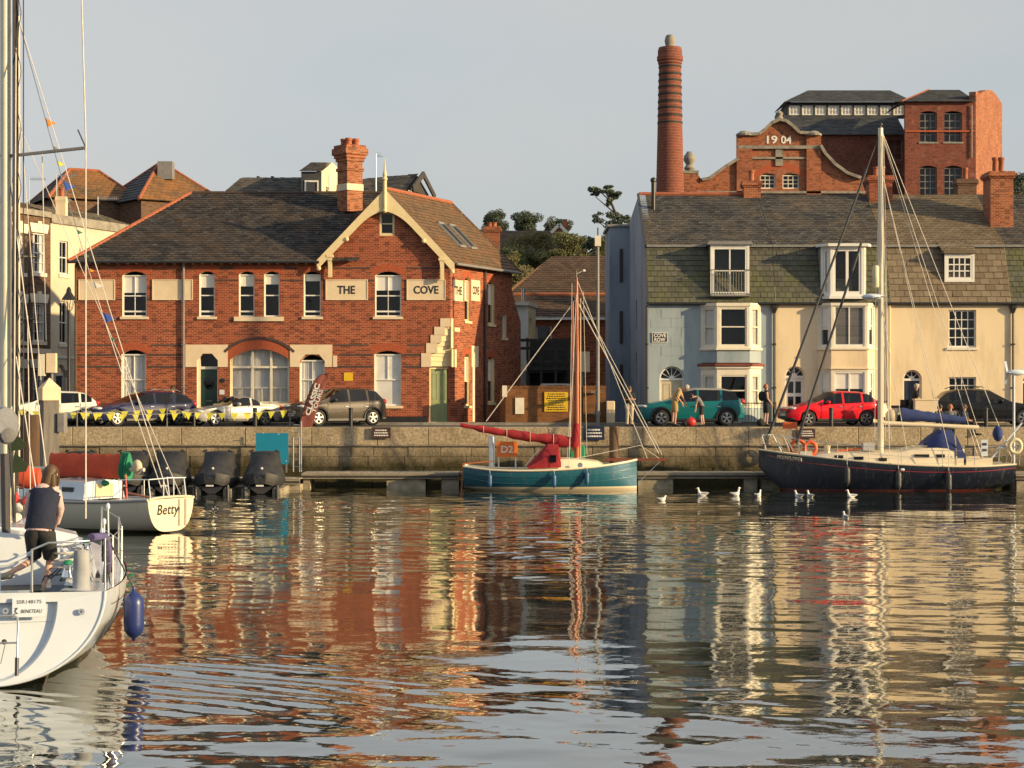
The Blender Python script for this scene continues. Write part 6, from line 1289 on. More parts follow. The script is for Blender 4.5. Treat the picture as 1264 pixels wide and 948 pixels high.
def d2_boat():
    Y = 70.4; t = thing('gaff_boat', 'small teal sailing boat with red furled sail and varnished mast', 'sailboat', (PX(568, Y), Y, 0)); s0 = F / Y
    X = lambda px: (px - 568) / s0; Z = lambda py: PZ(py, Y)
    secs = resample([(0.15, .72, .92, .10), (1.0, 1.0, .82, -.15), (2.6, 1.22, .78, -.3), (4.2, 1.16, .84, -.3), (5.6, .80, .97, -.25), (6.4, .36, 1.08, -.2), (6.82, .02, 1.16, -.15)], 30)
    rows = hull_mesh(secs, 12, .75, 1.15); s = MB().grid(rows); s.face([tuple(p) for p in rows[0]]); s.build('hull', 'hull_teal', t, False, 40)
    for k, off in ((.80, .012), (.55, .010)):       # plank lands
        ln = MB()
        for sg in (1, -1): ln.tube([V(r_[0].x, (1 if sg > 0 else -1) * (abs(r_[2 if k > .7 else 4].y) + off), r_[2 if k > .7 else 4].z) for r_ in rows], .014, 4)
        ln.build('plank_land', 'hull_teal', t, False)
    for sg in (1, -1): MB().tube([V(x, sg * (b + .01), z + .02) for x, b, z, k in secs], .045, 6).build('rubbing_strake', 'gel_cream', t, False, 60)
    plate_grid([[V(x, b * .97, z - .04), V(x, 0, z + .01), V(x, -b * .97, z - .04)] for x, b, z, k in secs], 'deck', 'gel_cream', t)
    cab = [[V(x, b, .80), V(x, b * .9, z), V(x, 0, z + .06), V(x, -b * .9, z), V(x, -b, .80)] for x, b, z in ((3.75, .72, 1.20), (4.1, .72, 1.22), (4.7, .60, 1.18), (5.3, .42, 1.10), (5.5, .36, 1.0))]
    c = MB().grid(cab); c.face([tuple(p) for p in cab[0]]); cb = c.build('cabin', 'gel_cream', t, False, 40)
    MB().lathe([(.04, 0), (.10, 0), (.10, .03), (.04, .03)], 14, Matrix.Translation((X(715), -.86, 1.0)) @ Matrix.Rotation(math.pi / 2, 4, 'X')).build('porthole', 'chrome', cb, False)
    xm = X(712); zt = Z(343); MB().tube([(xm, 0, .9), (xm, 0, 2.6), (xm, 0, zt - 1), (xm, 0, zt)], [.10, .10, .075, .04], 12).build('mast', 'varnish', t, False, 60)
    MB().tube([(xm - .16, 0, 1.5), (xm - .16, 0, Z(372))], .05, 8).build('gaff_spar', 'varnish', t, False, 60)
    MB().tube([(xm + .14, .03, 1.2), (xm + .14, .03, Z(368))], .025, 6).build('furled_luff', 'cloth_cream', t, False)
    MB().tube([(xm, 0, zt), (xm, 0, Z(334))], .008, 4).tube([(xm, 0, Z(338)), (xm + .2, 0, Z(335))], .01, 4).ell((xm + .28, 0, Z(334)), .06, .01, .05, 8, 5).build('wind_vane', 'white_paint', t, False)
    # boom with furled red sail, sagging towards the mast
    pts = []; rr = random.Random(4); a, b = V(X(568), 0, Z(525)), V(X(712), 0, Z(547)); rows_ = []
    for i in range(25):
        f = i / 24; c0 = a.lerp(b, f) + V(0, 0, .02 - .06 * math.sin(f * 3.1)); rad = .075 + .165 * f ** .8 + .018 * math.sin(i * 1.9); row = []
        for k in range(12): th = k * math.pi / 6; row.append(c0 + V(0, math.cos(th) * rad * .8 * (1 + .18 * math.sin(3 * th + i * 1.3)), math.sin(th) * rad * (1 + .14 * math.sin(2 * th + i * .9))))
        rows_.append(row)
    s = MB().grid(rows_, True); s.face(rows_[0]); s.face(rows_[-1]); s.build('furled_sail', 'red_canvas', t, False, 70)
    MB().tube([(xm - .1, 0, 1.75), (xm - .05, -.1, 1.9), (xm, 0, Z(523))], [.20, .17, .11], 10).build('mast_boot', 'red_canvas', t, False, 60)
    for f in (.2, .4, .6, .8):
        c0 = a.lerp(b, f) + V(0, 0, .02 - .06 * math.sin(f * 3.1)); rad = .085 + .17 * f ** .8; MB().tube([c0 + V(0, math.cos(k * .7) * rad * .85, math.sin(k * .7) * rad * 1.02) for k in range(10)], .012, 4).build('sail_tie', 'cloth_cream', t, False)
    # red folded spray hood
    hood = [[V(x, y * w, z0 + (z1 - z0) * zf) for y, zf in ((-1, 0), (-.97, .5), (-.7, .92), (-.3, 1), (.3, 1), (.7, .92), (.97, .5), (1, 0))] for x, w, z0, z1 in ((X(651), .70, .86, .95), (X(663), .74, .86, 1.35), (X(676), .76, .88, 1.80), (X(689), .74, .9, 1.78), (X(692), .72, .92, 1.25))]
    plate_grid(hood, 'spray_hood', 'red_canvas', t, 30); MB().box(X(678), X(686), -.78, -.765, 1.10, 1.38).build('hood_window', 'car_glass', t, False)
    MB().tube([(X(648), -.6, .95), (X(665), -.6, 1.6)], .015, 5).build('hood_frame', 'steel', t, False)
    MB().box(5.6, 8.0, -.05, .05, 1.14, 1.23).build('bowsprit', 'timber_red', t, False); MB().tube([(6.84, 0, .25), (7.75, 0, 1.14)], .012, 5).build('bobstay', 'steel', t, False)
    for (p, q) in (((709, 366), (813, 560)), ((718, 372), (817, 561))): wire(t, [(X(p[0]), 0, Z(p[1])), (X(q[0]), 0, Z(q[1]))], .02 if p[0] == 709 else .014, 'rope_white', 'forestay')
    wire(t, [(xm, 0, Z(345)), (X(800), .4, 1.2)], .014, name='shroud'); wire(t, [(xm - .05, 0, Z(370)), (X(600), 0, Z(520))], .018, 'rope_white', 'topping_lift')
    for sg in (-1, 1): wire(t, [(xm, 0, Z(352)), (xm - .35, sg * 1.08, .95)], .012, name='shroud')
    for (p, q) in (((706, 350), (703, 555)), ((720, 360), (724, 560))): wire(t, [(X(p[0]), -.1, Z(p[1])), (X(q[0]), -.35, Z(q[1]))], .009, 'rope_white', 'halyard')
    wire(t, [(X(704), -.4, 1.2), (X(790), -.1, Z(521) - .9), (X(815), 0, 1.2)], .012, 'rope_white', 'jib_sheet')
    for px in (605, 683, 723): b_, z_ = sheer_at(secs, X(px)); fender(t, X(px), -b_ - .09, z_ - .13, z_ - .63, .085, 'fender_blue', True, zrail=z_ + .03)
    MB().bar((.05, 0, -.1), (.12, 0, 1.0), .05, .28).build('rudder', 'varnish', t, False); MB().tube([(.1, 0, 1.02), (1.3, .1, 1.12)], .025, 6).build('tiller', 'varnish', t, False)
d2_boat()
def navy_yacht():
    Y = 70.4; s0 = F / Y; xb = PX(935, Y); t = thing('navy_yacht', 'navy blue sailing yacht with cream deck, blue boom cover and spray hood', 'sailboat', (PX(1255, Y), Y, 0), math.pi)
    X = lambda px: (1255 - px) / s0; Z = lambda py: PZ(py, Y)       # local x runs stern -> bow (to the left in the picture)
    L = X(935)
    secs = resample([(.30, 1.02, 1.02, .25), (1.5, 1.35, .96, -.1), (3.5, 1.60, .98, -.45), (5.5, 1.58, 1.08, -.5), (7.5, 1.15, 1.26, -.35), (9.0, .55, 1.42, -.1), (L - .05, .02, 1.55, .9)], 34)
    rows = hull_mesh(secs, 14, .62, 1.25)
    s = MB().grid(rows); s.face([tuple(p) for p in rows[0]]); s.build('hull', 'hull_navy', t, False, 45)
    for sg in (1, -1):
        MB().tube([V(x, sg * (b + .004), z + .02) for x, b, z, k in secs], .035, 6).build('toe_rail', 'gel_cream', t, False, 60)
        MB().tube([V(r_[2].x, sg * (abs(r_[2].y) + .006), r_[2].z) for r_ in rows[:-1]], .011, 4).build('red_stripe', 'lamp_red', t, False)
    plate_grid([[V(x, b * .985, z - .01), V(x, 0, z + .05), V(x, -b * .985, z - .01)] for x, b, z, k in secs], 'deck', 'gel_cream', t)
    lo, hi = X(1225), X(1010)
    cab = [[V(x, b + .12, zd), V(x, b, z), V(x, 0, z + .09), V(x, -b, z), V(x, -b - .12, zd)] for x, b, z, zd in ((X(1170), .98, 1.62, 1.0), (X(1150), 1.0, 1.66, 1.0), (X(1120), 1.02, 1.62, 1.0), (X(1108), .98, 1.50, 1.02), (X(1080), .95, 1.46, 1.05), (X(1035), .80, 1.48, 1.15), (X(1012), .62, 1.40, 1.2), (X(1000), .5, 1.28, 1.25))]
    c = MB().grid(cab); c.face([tuple(p) for p in cab[0]]); cb = c.build('cabin', 'gel_cream', t, False, 35)
    for (px, w, zc, b) in ((1030, .34, 1.32, .93), (1054, .36, 1.27, .99), (1083, .30, 1.22, 1.05), (1130, .56, 1.36, 1.09), (1153, .32, 1.36, 1.07)):
        MB().box(X(px) - w / 2, X(px) + w / 2, b - .05, b + .012, zc - .06, zc + .06).build('cabin_window', 'car_glass', cb, False)
    for px in (1165, 1200): MB().box(X(px) - .5, X(px) + .5, .72, 1.1, 1.0, 1.28).box(X(px) - .5, X(px) + .5, -1.1, -.72, 1.0, 1.28).build('coaming', 'gel_cream', t, False)
    xm = X(1087); zt = Z(158)
    MB().tube([(xm, 0, 1.4), (xm, 0, zt)], [.115, .095], 14).build('mast', 'gel_cream', t, False, 60)
    MB().lathe([(.03, 0), (.03, .1), (.08, .12), (.08, .16), (.02, .2)], 10, Matrix.Translation((xm, 0, zt))).build('masthead', 'black_paint', t, False)
    zs = Z(368)
    for sg in (-1, 1): MB().bar((xm, 0, zs), (xm, sg * .95, zs + .06), .06, .03).build('spreader', 'gel_cream', t, False)
    MB().ell((X(1074), .45, zs + .02), .42, .30, .13, 18, 8).build('radar_dome', 'gel_white', t, False, 60)
    MB().lathe([(.10, -.42), (.13, -.36), (.13, .36), (.10, .42)], 12, Matrix.Translation((X(1079), .3, Z(342)))).build('radar_reflector', 'buoy_white', t, False, 60)
    # boom and blue sail cover
    bz = Z(522); MB().tube([(xm - .1, 0, bz), (X(1208), 0, bz - .18)], .085, 10).build('boom', 'gel_cream', t, False, 60)
    rows_ = []
    for i in range(20):
        f = i / 19; c0 = V(X(1112) + (X(1192) - X(1112)) * f, 0, bz + .30 - .22 * f); hz = .27 - .13 * f + .015 * math.sin(i * 1.7); hy = .17 - .04 * f; rows_.append([c0 + V(0, math.cos(k * math.pi / 5) * hy, math.sin(k * math.pi / 5) * hz * (1.1 if k < 5 else .85)) for k in range(10)])
    s = MB().grid(rows_, True); s.face(rows_[0]); s.face(rows_[-1]); s.build('boom_cover', 'navy_canvas', t, False, 60)
    MB().ell((X(1101), -.1, bz + .25), .24, .2, .28, 10, 8).build('bundled_rope', 'cloth_cream', t, False, 60)
    # spray hood with clear panels
    hx0, hx1 = X(1141), X(1187)
    hood = [[V(x, y * w, z0 + (z1 - z0) * zf) for y, zf in ((-1, 0), (-.98, .45), (-.7, .9), (-.3, 1), (.3, 1), (.7, .9), (.98, .45), (1, 0))] for x, w, z0, z1 in ((X(1139), .8, 1.62, 1.85), (X(1148), .95, 1.55, 2.1), (X(1158), 1.0, 1.3, 2.34), (X(1172), 1.02, 1.05, 2.34))]
    plate_grid(hood, 'spray_hood', 'navy_canvas', t, 30); MB().face([(X(1174), 1.03, 1.06), (X(1188), 1.02, 1.06), (X(1172), 1.0, 2.2)]).face([(X(1174), -1.03, 1.06), (X(1188), -1.02, 1.06), (X(1172), -1.0, 2.2)]).build('hood_wing', 'navy_canvas', t, False)
    for (a, b) in ((1150, 1159), (1163, 1171)): MB().box(X(b), X(a), 1.0, 1.035, 1.55, 2.0).build('hood_window', 'glass', t, False)
    MB().ell((X(1224), .9, 2.2), .20, .2, .3, 10, 8).build('outboard_cover', 'navy_canvas', t, False, 60)
    # standing rigging
    wire(t, [(xm, 0, zt - .15), (X(942), 0, 1.66)], .022, 'rope_dark', 'forestay'); MB().tube([(X(1070), 0, Z(208)), (X(950), 0, 2.2)], .045, 8).build('furled_genoa', 'rope_dark', t, False, 60)
    MB().tube([(X(1063), .0, Z(300)), (X(983), .0, Z(548))], .05, 8).build('furled_staysail', 'rope_dark', t, False, 60)
    wire(t, [(xm, 0, zt), (X(1248), 0, 1.3)], .014, name='backstay'); wire(t, [(xm, 0, zt - .1), (X(1212), -.5, 1.2)], .012, name='backstay')
    for sg in (-1, 1):
        wire(t, [(xm, 0, zt - .2), (xm, sg * .95, zs + .06), (xm - .05, sg * 1.42, 1.15)], .013, name='cap_shroud')
        wire(t, [(xm, 0, zs - .1), (X(1112), sg * 1.45, 1.1)], .012, name='lower_shroud'); wire(t, [(xm, 0, zt - 1.5), (X(1165 if sg > 0 else 1180), sg * 1.3, 1.1)], .011, name='running_backstay')
    for dx in (.05, .1): wire(t, [(xm - dx, .1, zt - .3), (xm - dx * 3, .2, 2.0)], .009, 'rope_white', 'halyard')
    wire(t, [(xm, 0, zt - .05), (X(1206), 0, bz - .1)], .012, 'rope_white', 'topping_lift'); wire(t, [(X(1200), 0, bz - .2), (X(1212), .2, 1.2)], .025, 'rope_white', 'mainsheet')
    # guard rails
    for sg in (-1, 1):
        st = []
        for px in (990, 1027, 1064, 1102, 1152, 1192):
            b, z = sheer_at(secs, X(px)); y = sg * (b - .08); MB().tube([(X(px), y, z), (X(px), y, z + .62)], .014, 6).build('stanchion', 'steel', t, False); st.append(V(X(px), y, z + .6))
        for dz in (0, -.28): wire(t, [V(X(962), sg * .25, 2.1 + dz)] + [q + V(0, 0, dz) for q in st] + [V(X(1235), sg * .9, 1.65 + dz)], .008, 'steel', 'guard_wire')
    pul = MB()
    for a, b in (((946, .10), (940, .12)), ((966, .32), (955, .25)), ((977, .48), (968, .3))):
        for sg in (-1, 1): pul.tube([(X(a[0]), sg * a[1], 1.5), (X(b[0]), sg * b[1], 2.12)], .016, 6)
    pul.tube([(X(977), .45, 2.05), (X(955), .25, 2.12), (X(940), 0, 2.14), (X(955), -.25, 2.12), (X(977), -.45, 2.05)], .016, 6); pul.build('pulpit', 'steel', t, False)
    ps_ = MB()
    for px in (1225, 1240, 1250):
        for sg in (-1, 1): ps_.tube([(X(px), sg * .92, 1.0), (X(px) - .05, sg * .9, 1.68)], .016, 6)
    ps_.tube([(X(1222), -.95, 1.66), (X(1250), -.85, 1.68), (X(1252), 0, 1.7), (X(1250), .85, 1.68), (X(1222), .95, 1.66)], .016, 6).build('pushpit', 'steel', t, False)
    MB().tube([(X(1212), .9, 1.1), (X(1256), .6, 2.6)], .03, 8).build('davit_arm', 'gel_white', t, False); MB().tube([(X(1249), .3, 1.0), (X(1249), .3, Z(462))], .045, 8).build('generator_pole', 'gel_white', t, False)
    g = MB().ell((X(1249) - .1, .3, Z(460)), .34, .12, .12, 14, 8)
    for k in range(3): g.bar((X(1249) + .25, .3, Z(460)), (X(1249) + .27, .3 + math.cos(k * 2.1) * .5, Z(460) + math.sin(k * 2.1) * .5), .09, .02)
    g.bar((X(1249) - .4, .3, Z(460)), (X(1249) - .62, .3, Z(455)), .02, .35); g.build('wind_generator', 'gel_white', t, False, 40)
    for px in (1037, 1097, 1158): b_, z_ = sheer_at(secs, X(px)); fender(t, X(px), b_ + .13, z_ - .20, z_ - .95, .12, 'fender_black', True, zrail=z_ + .5)
    lb = lambda nm, px, y, zc, rr_, mat: MB().tube([(X(px) + math.cos(a) * rr_, y, zc + math.sin(a) * rr_ * 1.15) for a in np.linspace(0, 2 * math.pi, 21)], .075, 8, False).build(nm, mat, t, False, 60)
    lb('lifebuoy', 1245, .95, Z(550), .22, 'buoy_white'); lb('lifebuoy', 998, .4, Z(553), .22, 'buoy_orange')
    MB().box(X(1211), X(1203), .95, 1.0, Z(562), Z(542)).build('equipment_panel', 'gel_white', t, False)
    for py in (546, 553): MB().box(X(1209.5), X(1204.5), 1.0, 1.012, Z(py + 3), Z(py)).build('panel_dial', 'black_paint', t, False)
    MB().box(X(1076), X(1062), .2, .6, 1.55, 1.85).build('hatch_garage', 'gel_grey', t, False); MB().bar((X(1060), .3, 1.62), (X(1030), .3, 1.52), .3, .05).build('hatch_board', 'buoy_orange', t, False)
    for px in (1019, 1124, 1184): MB().lathe([(.10, 0), (.10, .18), (.14, .28), (.06, .30)], 12, Matrix.Translation((X(px), .4, 1.45))).build('vent_cowl', 'gel_cream', t, False, 50)
    MB().box(X(1000), X(985), .1, .5, 1.32, 1.52).build('deck_box', 'gel_grey', t, False)
    b_, z_ = sheer_at(secs, X(971)); k_ = hull_mesh([(X(971), b_, z_, .3)], 14, .62, 1.25)[0]
    a, b2 = sheer_at(secs, X(958)), sheer_at(secs, X(985)); ya, yb = a[0] + .03, b2[0] + .03
    lettering('MOONFLOWER', .2, 'gel_cream', t, (X(971.5), (ya + yb) / 2 + .035, z_ - .15), (X(985) - X(958), yb - ya, b2[1] - a[1]), fit=(.98, .13), world=False, extrude=.03)
    MB().ell((X(1103), 1.62, .86), .09, .02, .05, 12, 6).build('hull_fitting', 'gel_white', t, False)
navy_yacht()
def betty():
    Y = 48.6; rz = math.pi - math.radians(31); t = thing('white_sloop', 'small white sloop with black painted name on its transom and orange sail cover', 'sailboat', (PX(211, Y), Y, -.13), rz)
    secs = resample([(0, .90, 1.02, .15), (1.4, 1.14, .94, .0), (3.6, 1.30, .92, -.15), (5.7, 1.14, .98, -.2), (7.4, .62, 1.08, -.1), (8.4, .02, 1.18, .3)], 26); rows = hull_mesh(secs, 14, .55, 1.15)
    s = MB().grid(rows); s.build('hull', 'hull_cream', t, False, 50)
    tr = MB().face([(p.x - .004 + (p.z - 1.0) * .0, p.y, p.z) for p in rows[0]]); tr.build('transom', 'gel_cream', t, False)
    for sg in (1, -1): MB().tube([V(x, sg * (b + .01), z) for x, b, z, k in secs], .04, 6).build('rubbing_strake', 'gel_grey', t, False, 60)
    MB().tube([V(0, .86 * math.cos(k * math.pi / 10), 1.02 + .05 * math.sin(k * math.pi / 10)) for k in range(11)], .035, 6).build('transom_rim', 'gel_cream', t, False, 60)
    plate_grid([[V(x, b * .97, z - .01), V(x, .45 * b, z + .02), V(x, 0, z + (.03 if x > 2.6 else -.3)), V(x, -.45 * b, z + .02), V(x, -b * .97, z - .01)] for x, b, z, k in secs], 'deck', 'gel_grey', t, 30)
    cab = [[V(x, b + .1, .95), V(x, b, z), V(x, 0, z + .06), V(x, -b, z), V(x, -b - .1, .95)] for x, b, z in ((2.4, .70, 1.42), (3.4, .72, 1.45), (4.6, .55, 1.36), (5.2, .4, 1.1))]
    c = MB().grid(cab); c.face([tuple(p) for p in cab[0]]); cb = c.build('cabin', 'gel_white', t, False, 35); MB().box(2.38, 2.395, -.35, .35, 1.0, 1.36).build('washboard', 'cream_paint', cb, False)
    for x in (3.0, 3.7): MB().box(x - .2, x + .2, .74, .79, 1.16, 1.28).build('cabin_window', 'car_glass', cb, False)
    lettering('Betty', .34, 'black_paint', t, (-.012, .12, .70), (0, -1, 0), weight=.004, fit=(.86, .36), shear=.2, spacing=1.08, world=False)
    MB().tube([(-.01, .58, .92), (-.01, .56, .97), (-.01, .53, .93)], .012, 5).build('transom_drain', 'steel', t, False)
    for y in (-.30, -.55): MB().bar((-.03, y, .28), (-.03, y, 1.0), .035, .04).build('rudder_bracket', 'steel', t, False)
    xm = 5.7; zt = 14.5; MB().tube([(xm, 0, 1.4), (xm, 0, zt)], .07, 10).build('mast', 'alu', t, False, 60); bz = 1.72
    MB().tube([(xm, 0, bz), (.95, 0, bz + .05)], .05, 8).build('boom', 'alu', t, False)
    def cover(x0, x1, mat, h, nm):
        rw = []
        for i in range(18):
            f = i / 17; x = x0 + (x1 - x0) * f; hz = h * (1 + .06 * math.sin(i * 2.3)); fo = .035 * math.sin(i * 2.1) + .02 * math.sin(i * 3.7); rw.append([V(x, math.cos(k * math.pi / 6) * (.13 - .05 * math.sin(k * math.pi / 6) + fo * math.sin(k * math.pi / 6 + 2.4)) + fo * .4, bz + .12 + math.sin(k * math.pi / 6) * hz) for k in range(12)])
        s = MB().grid(rw, True); s.face(rw[0]); s.face(rw[-1]); return s.build(nm, mat, t, False, 60)
    cover(1.75, 4.4, 'orange_canvas', .33, 'sail_cover'); cover(1.46, 1.74, 'green_canvas', .38, 'sail_bag'); MB().ell((2.5, 0, bz - .35), .3, .12, .1, 10, 6).build('green_bundle', 'green_canvas', t, False, 60); MB().ell((1.2, 0, bz + .12), .16, .12, .2, 10, 6).build('furled_end', 'cloth_cream', t, False, 60)
    wire(t, [(xm, 0, zt), (.1, 0, 1.1)], .014, name='backstay'); wire(t, [(xm, 0, zt - 3), (.2, -.6, 1.1)], .01, name='backstay')
    for sg in (-1, 1): wire(t, [(xm, 0, zt - 2), (xm - .2, sg * 1.05, 1.0)], .012, name='shroud')
    for k, dz in ((.33, 0), (.36, 0)): pass
    pu = MB()
    for x, y in ((.08, .70), (.9, .95), (.08, .2)):
        for sg in (-1, 1): pu.tube([(x, sg * y, 1.0), (x + (.08 if y > .3 else 0), sg * y, 1.55)], .016, 6)
    pu.tube([(.98, -.95, 1.53), (.12, -.72, 1.55), (.08, 0, 1.57), (.12, .72, 1.55), (.98, .95, 1.53)], .016, 6).build('pushpit', 'gel_white', t, False)
    for x in (2.0, 3.2, 4.4):
        for sg in (-1, 1): b, z = sheer_at(secs, x); MB().tube([(x, sg * (b - .06), z), (x, sg * (b - .06), z + .5)], .013, 5).build('stanchion', 'steel', t, False)
    MB().tube([(.4, .1, 1.0), (1.4, .2, 1.15)], .03, 6).build('tiller', 'varnish', t, False); MB().tube([(1.1, .5, 1.0), (1.15, .5, 1.65)], .03, 5).tube([(1.25, .5, 1.0), (1.25, .5, 1.5)], .02, 5).build('red_rope_coil', 'red_plastic', t, False)
    MB().box(3.45, 3.62, 1.25, 1.30, .60, .82).build('registration_sticker', 'flag_blue', t, False)
    # dressing line of signal flags from masthead to stern
    M = Matrix.Translation(t.location) @ Matrix.Rotation(rz, 4, 'Z'); top, bot = M @ V(xm, 0, zt), M @ V(.25, .1, 1.3)
    fl = thing('signal_flag_line', 'line of small coloured signal pennants running from masthead to the sloop stern', 'flags', bot); pts = [top.lerp(bot, i / 20) + V(0, 0, -.55 * math.sin(i / 20 * math.pi)) for i in range(21)]
    MB().tube(pts, .012, 5).build('line', 'rope_white', fl)
    for f, mat, sz in ((.20, 'flag_orange', .30), (.255, 'cloth_grey', .14), (.285, 'flag_yellow', .20), (.325, 'flag_blue', .34), (.36, 'cloth_grey', .12), (.425, 'flag_green', .16), (.475, 'flag_green', .14), (.505, 'flag_orange', .16), (.535, 'cloth_white', .34), (.60, 'flag_blue', .36), (.655, 'flag_green', .14)):
        i = f * 20; k = int(i); p = pts[k].lerp(pts[k + 1], i - k); q = pts[k].lerp(pts[k + 1], min(1, i - k + sz * .95 / (pts[k + 1] - pts[k]).length)); m_ = (p + q) / 2 + V(sz * .9, .05, -.02); s = MB(); d = V(0, .006, 0)
        s.mesh([p - d, q - d, m_ - d, p + d, q + d, m_ + d], [(0, 1, 2), (5, 4, 3), (0, 3, 4, 1), (1, 4, 5, 2), (2, 5, 3, 0)]); s.build('pennant', mat, fl)
betty()
# ------------------------------------------------------------------ the yacht in the foreground
TY = 22.5; TX = PX(-20, TY); FRZ = math.atan2(.978, -.21)
FY = Matrix.Translation((TX, TY, 0)) @ Matrix.Rotation(FRZ, 4, 'Z')
def fg_yacht():
    t = thing('white_racing_yacht', 'large white yacht seen from astern with open transom and blue fender', 'sailboat', (TX, TY, 0), FRZ)
    secs = resample([(0, 1.46, 1.14, .02), (1.0, 1.60, 1.12, -.10), (3.0, 1.74, 1.12, -.3), (5.0, 1.66, 1.15, -.4), (7.0, 1.28, 1.22, -.35), (9.0, .55, 1.32, -.2), (10.0, .02, 1.38, .2)], 32)
    rows = hull_mesh(secs, 18, .92, 1.0)
    # transom raked: top further forward
    for i, r_ in enumerate(rows):
        for p in r_: p.x += max(0, 1 - i / 6) * .30 * (p.z / 1.14)
    MB().grid(rows).build('hull', 'hull_white', t, False, 50)
    # transom: broad rim and a scooped centre panel
    out = [Vector(p) for p in rows[0]]; c = V(.15, 0, 1.0); inn = [V(p.x + .0, p.y * .60, max(.0, 1.02 - (1.14 - p.z) * .86)) for p in out]; inn2 = [V(p.x + .10, p.y * .95, p.z + .02) for p in inn]
    s = MB().grid([out, inn]).grid([inn, inn2]); s.face(inn2); s.face([out[0], inn[0], inn[-1], out[-1]]); s.face([inn[0], inn2[0], inn2[-1], inn[-1]])
    tr = s.build('transom', 'gel_white', t, False, 30)
    MB().tube([p + V(-.006, 0, 0) for p in out], .018, 6).build('transom_edge', 'gel_white', tr, False, 60)
    # boot-top line
    MB().tube([V(r_[13].x, -abs(r_[13].y) - .002, r_[13].z) for r_ in rows[:14]], .02, 5).build('boot_stripe', 'cloth_grey', t, False)
    MB().tube([V(r_[-3].x, r_[-3].y - .004, r_[-3].z) for r_ in rows[2:24]], .006, 4).build('cove_line', 'rope_dark', t, False)
    # deck, cockpit well, coamings
    dk = []
    for x, b, z, k in secs:
        x2 = x + max(0, 1 - x / 1.9) * .30; w = .62 * b; inw = x < 3.4
        dk.append([V(x2, b * .985, z), V(x2, w, z + .02), V(x2, w * .96, .78 if inw else z + .06), V(x2, 0, .76 if inw else z + .10), V(x2, -w * .96, .78 if inw else z + .06), V(x2, -w, z + .02), V(x2, -b * .985, z)])
    plate_grid(dk, 'deck', 'gel_white', t, 30)
    for sg in (-1, 1):
        co = [[V(x, sg * (w + .30), 1.13), V(x, sg * (w + .22), h), V(x, sg * (w + .02), h + .02), V(x, sg * w, 1.13)] for x, w, h in ((.75, .92, 1.16), (1.2, .95, 1.24), (2.2, 1.0, 1.34), (3.2, 1.02, 1.48), (3.8, 1.0, 1.5))]
        plate_grid(co, 'coaming', 'gel_white', t, 40)
    cab = [[V(x, b + .1, 1.1), V(x, b, z), V(x, b * .6, z + .10), V(x, 0, z + .13), V(x, -b * .6, z + .10), V(x, -b, z), V(x, -b - .1, 1.1)] for x, b, z in ((3.5, 1.05, 1.62), (4.5, 1.0, 1.60), (6.0, .8, 1.52), (7.4, .5, 1.36), (8, .4, 1.2))]
    c_ = MB().grid(cab); c_.face([tuple(p) for p in cab[0]]); cb = c_.build('cabin', 'gel_white', t, False, 35); MB().box(3.47, 3.495, -.36, .36, .85, 1.6).build('companionway', 'black_paint', cb, False)
    arc = [(V(2.6, -1.12 + 1.25 * (1 - math.cos(k * math.pi / 20)), 1.12 + .62 * math.sin(k * math.pi / 20))) for k in range(11)]
    plate_grid([[q, q + V(1.2, .0, 0)] for q in arc] , 'cockpit_shell', 'gel_white', t, 60); MB().face([V(2.6, .13, 1.0), V(2.6, -1.12, 1.0)] + arc).build('cockpit_bulkhead', 'gel_white', t, False)
    MB().box(1.30, 1.42, -.12, .12, .78, 1.3).build('wheel_pedestal', 'gel_white', t, False)
    MB().box(.9, 1.2, -.5, .5, .80, 1.08).build('helm_seat', 'gel_white', t, False)
    # registration plate and maker's sign on the transom, ladder, fittings.  local -y is starboard (right in the picture)
    def on(y, z): return V(.30 * z / 1.14 - .012, y, z)
    def P2(px, py): return (-(px + 20) / 101.0, 1.14 - (py - 736) / 101.0 * 1.0)
    y0, z0 = P2(13, 766); y1, z1 = P2(54, 742)
    up = V(.30 / 1.14, 0, 1).normalized(); rt = V(0, -1, 0); nn = V(-1, 0, .26).normalized()
    def patch(ya, yb, za, zb, d, nm, mat, par):
        s = MB(); q = [on(ya, za), on(yb, za), on(yb, zb), on(ya, zb)]; a = [p + nn * d for p in q]; s.mesh(q + a, [(4, 5, 6, 7), (0, 1, 5, 4), (1, 2, 6, 5), (2, 3, 7, 6), (3, 0, 4, 7)]); return s.build(nm, mat, par, False)
    pb = patch(y0, y1, z0, z1, .02, 'name_plate', 'gel_white', tr)
    ym = (y0 + y1) / 2
    lettering('SSR148175', .08, 'rope_dark', pb, on(ym, z0 + .185) + nn * .022, rt, up, fit=(.30, .045), world=False, extrude=.002); lettering('BENETEAU', .08, 'black_paint', pb, on(ym - .03, z0 + .07) + nn * .022, rt, up, fit=(.26, .045), world=False, extrude=.002, shear=.2)
    s = MB().tube([on(ym + .17, z0 + .105) + nn * .024, on(ym + .14, z0 + .115) + nn * .024, on(ym + .17, z0 + .07) + nn * .024, on(ym + .135, z0 + .045) + nn * .024, on(ym + .18, z0 + .04) + nn * .024], .007, 5); s.build('maker_mark', 'black_paint', pb, False)
    for px, py in ((98, 761), (5, 758)):
        y_, z_ = P2(px, py); q = on(y_, z_); MB().lathe([(.018, .012), (.04, .012), (.04, -.004), (.018, -.004)], 16, Matrix.Translation(q + nn * .012) @ nn.to_track_quat('Z', 'Y').to_matrix().to_4x4()).build('outlet_fitting', 'steel', tr, False, 50); MB().ell(q + nn * .012, .02, .02, .02, 8, 6).build('outlet_core', 'black_paint', tr, False)
    def ld(px, py, d=.10): y_, z_ = P2(px, py); return on(y_, z_) + nn * d
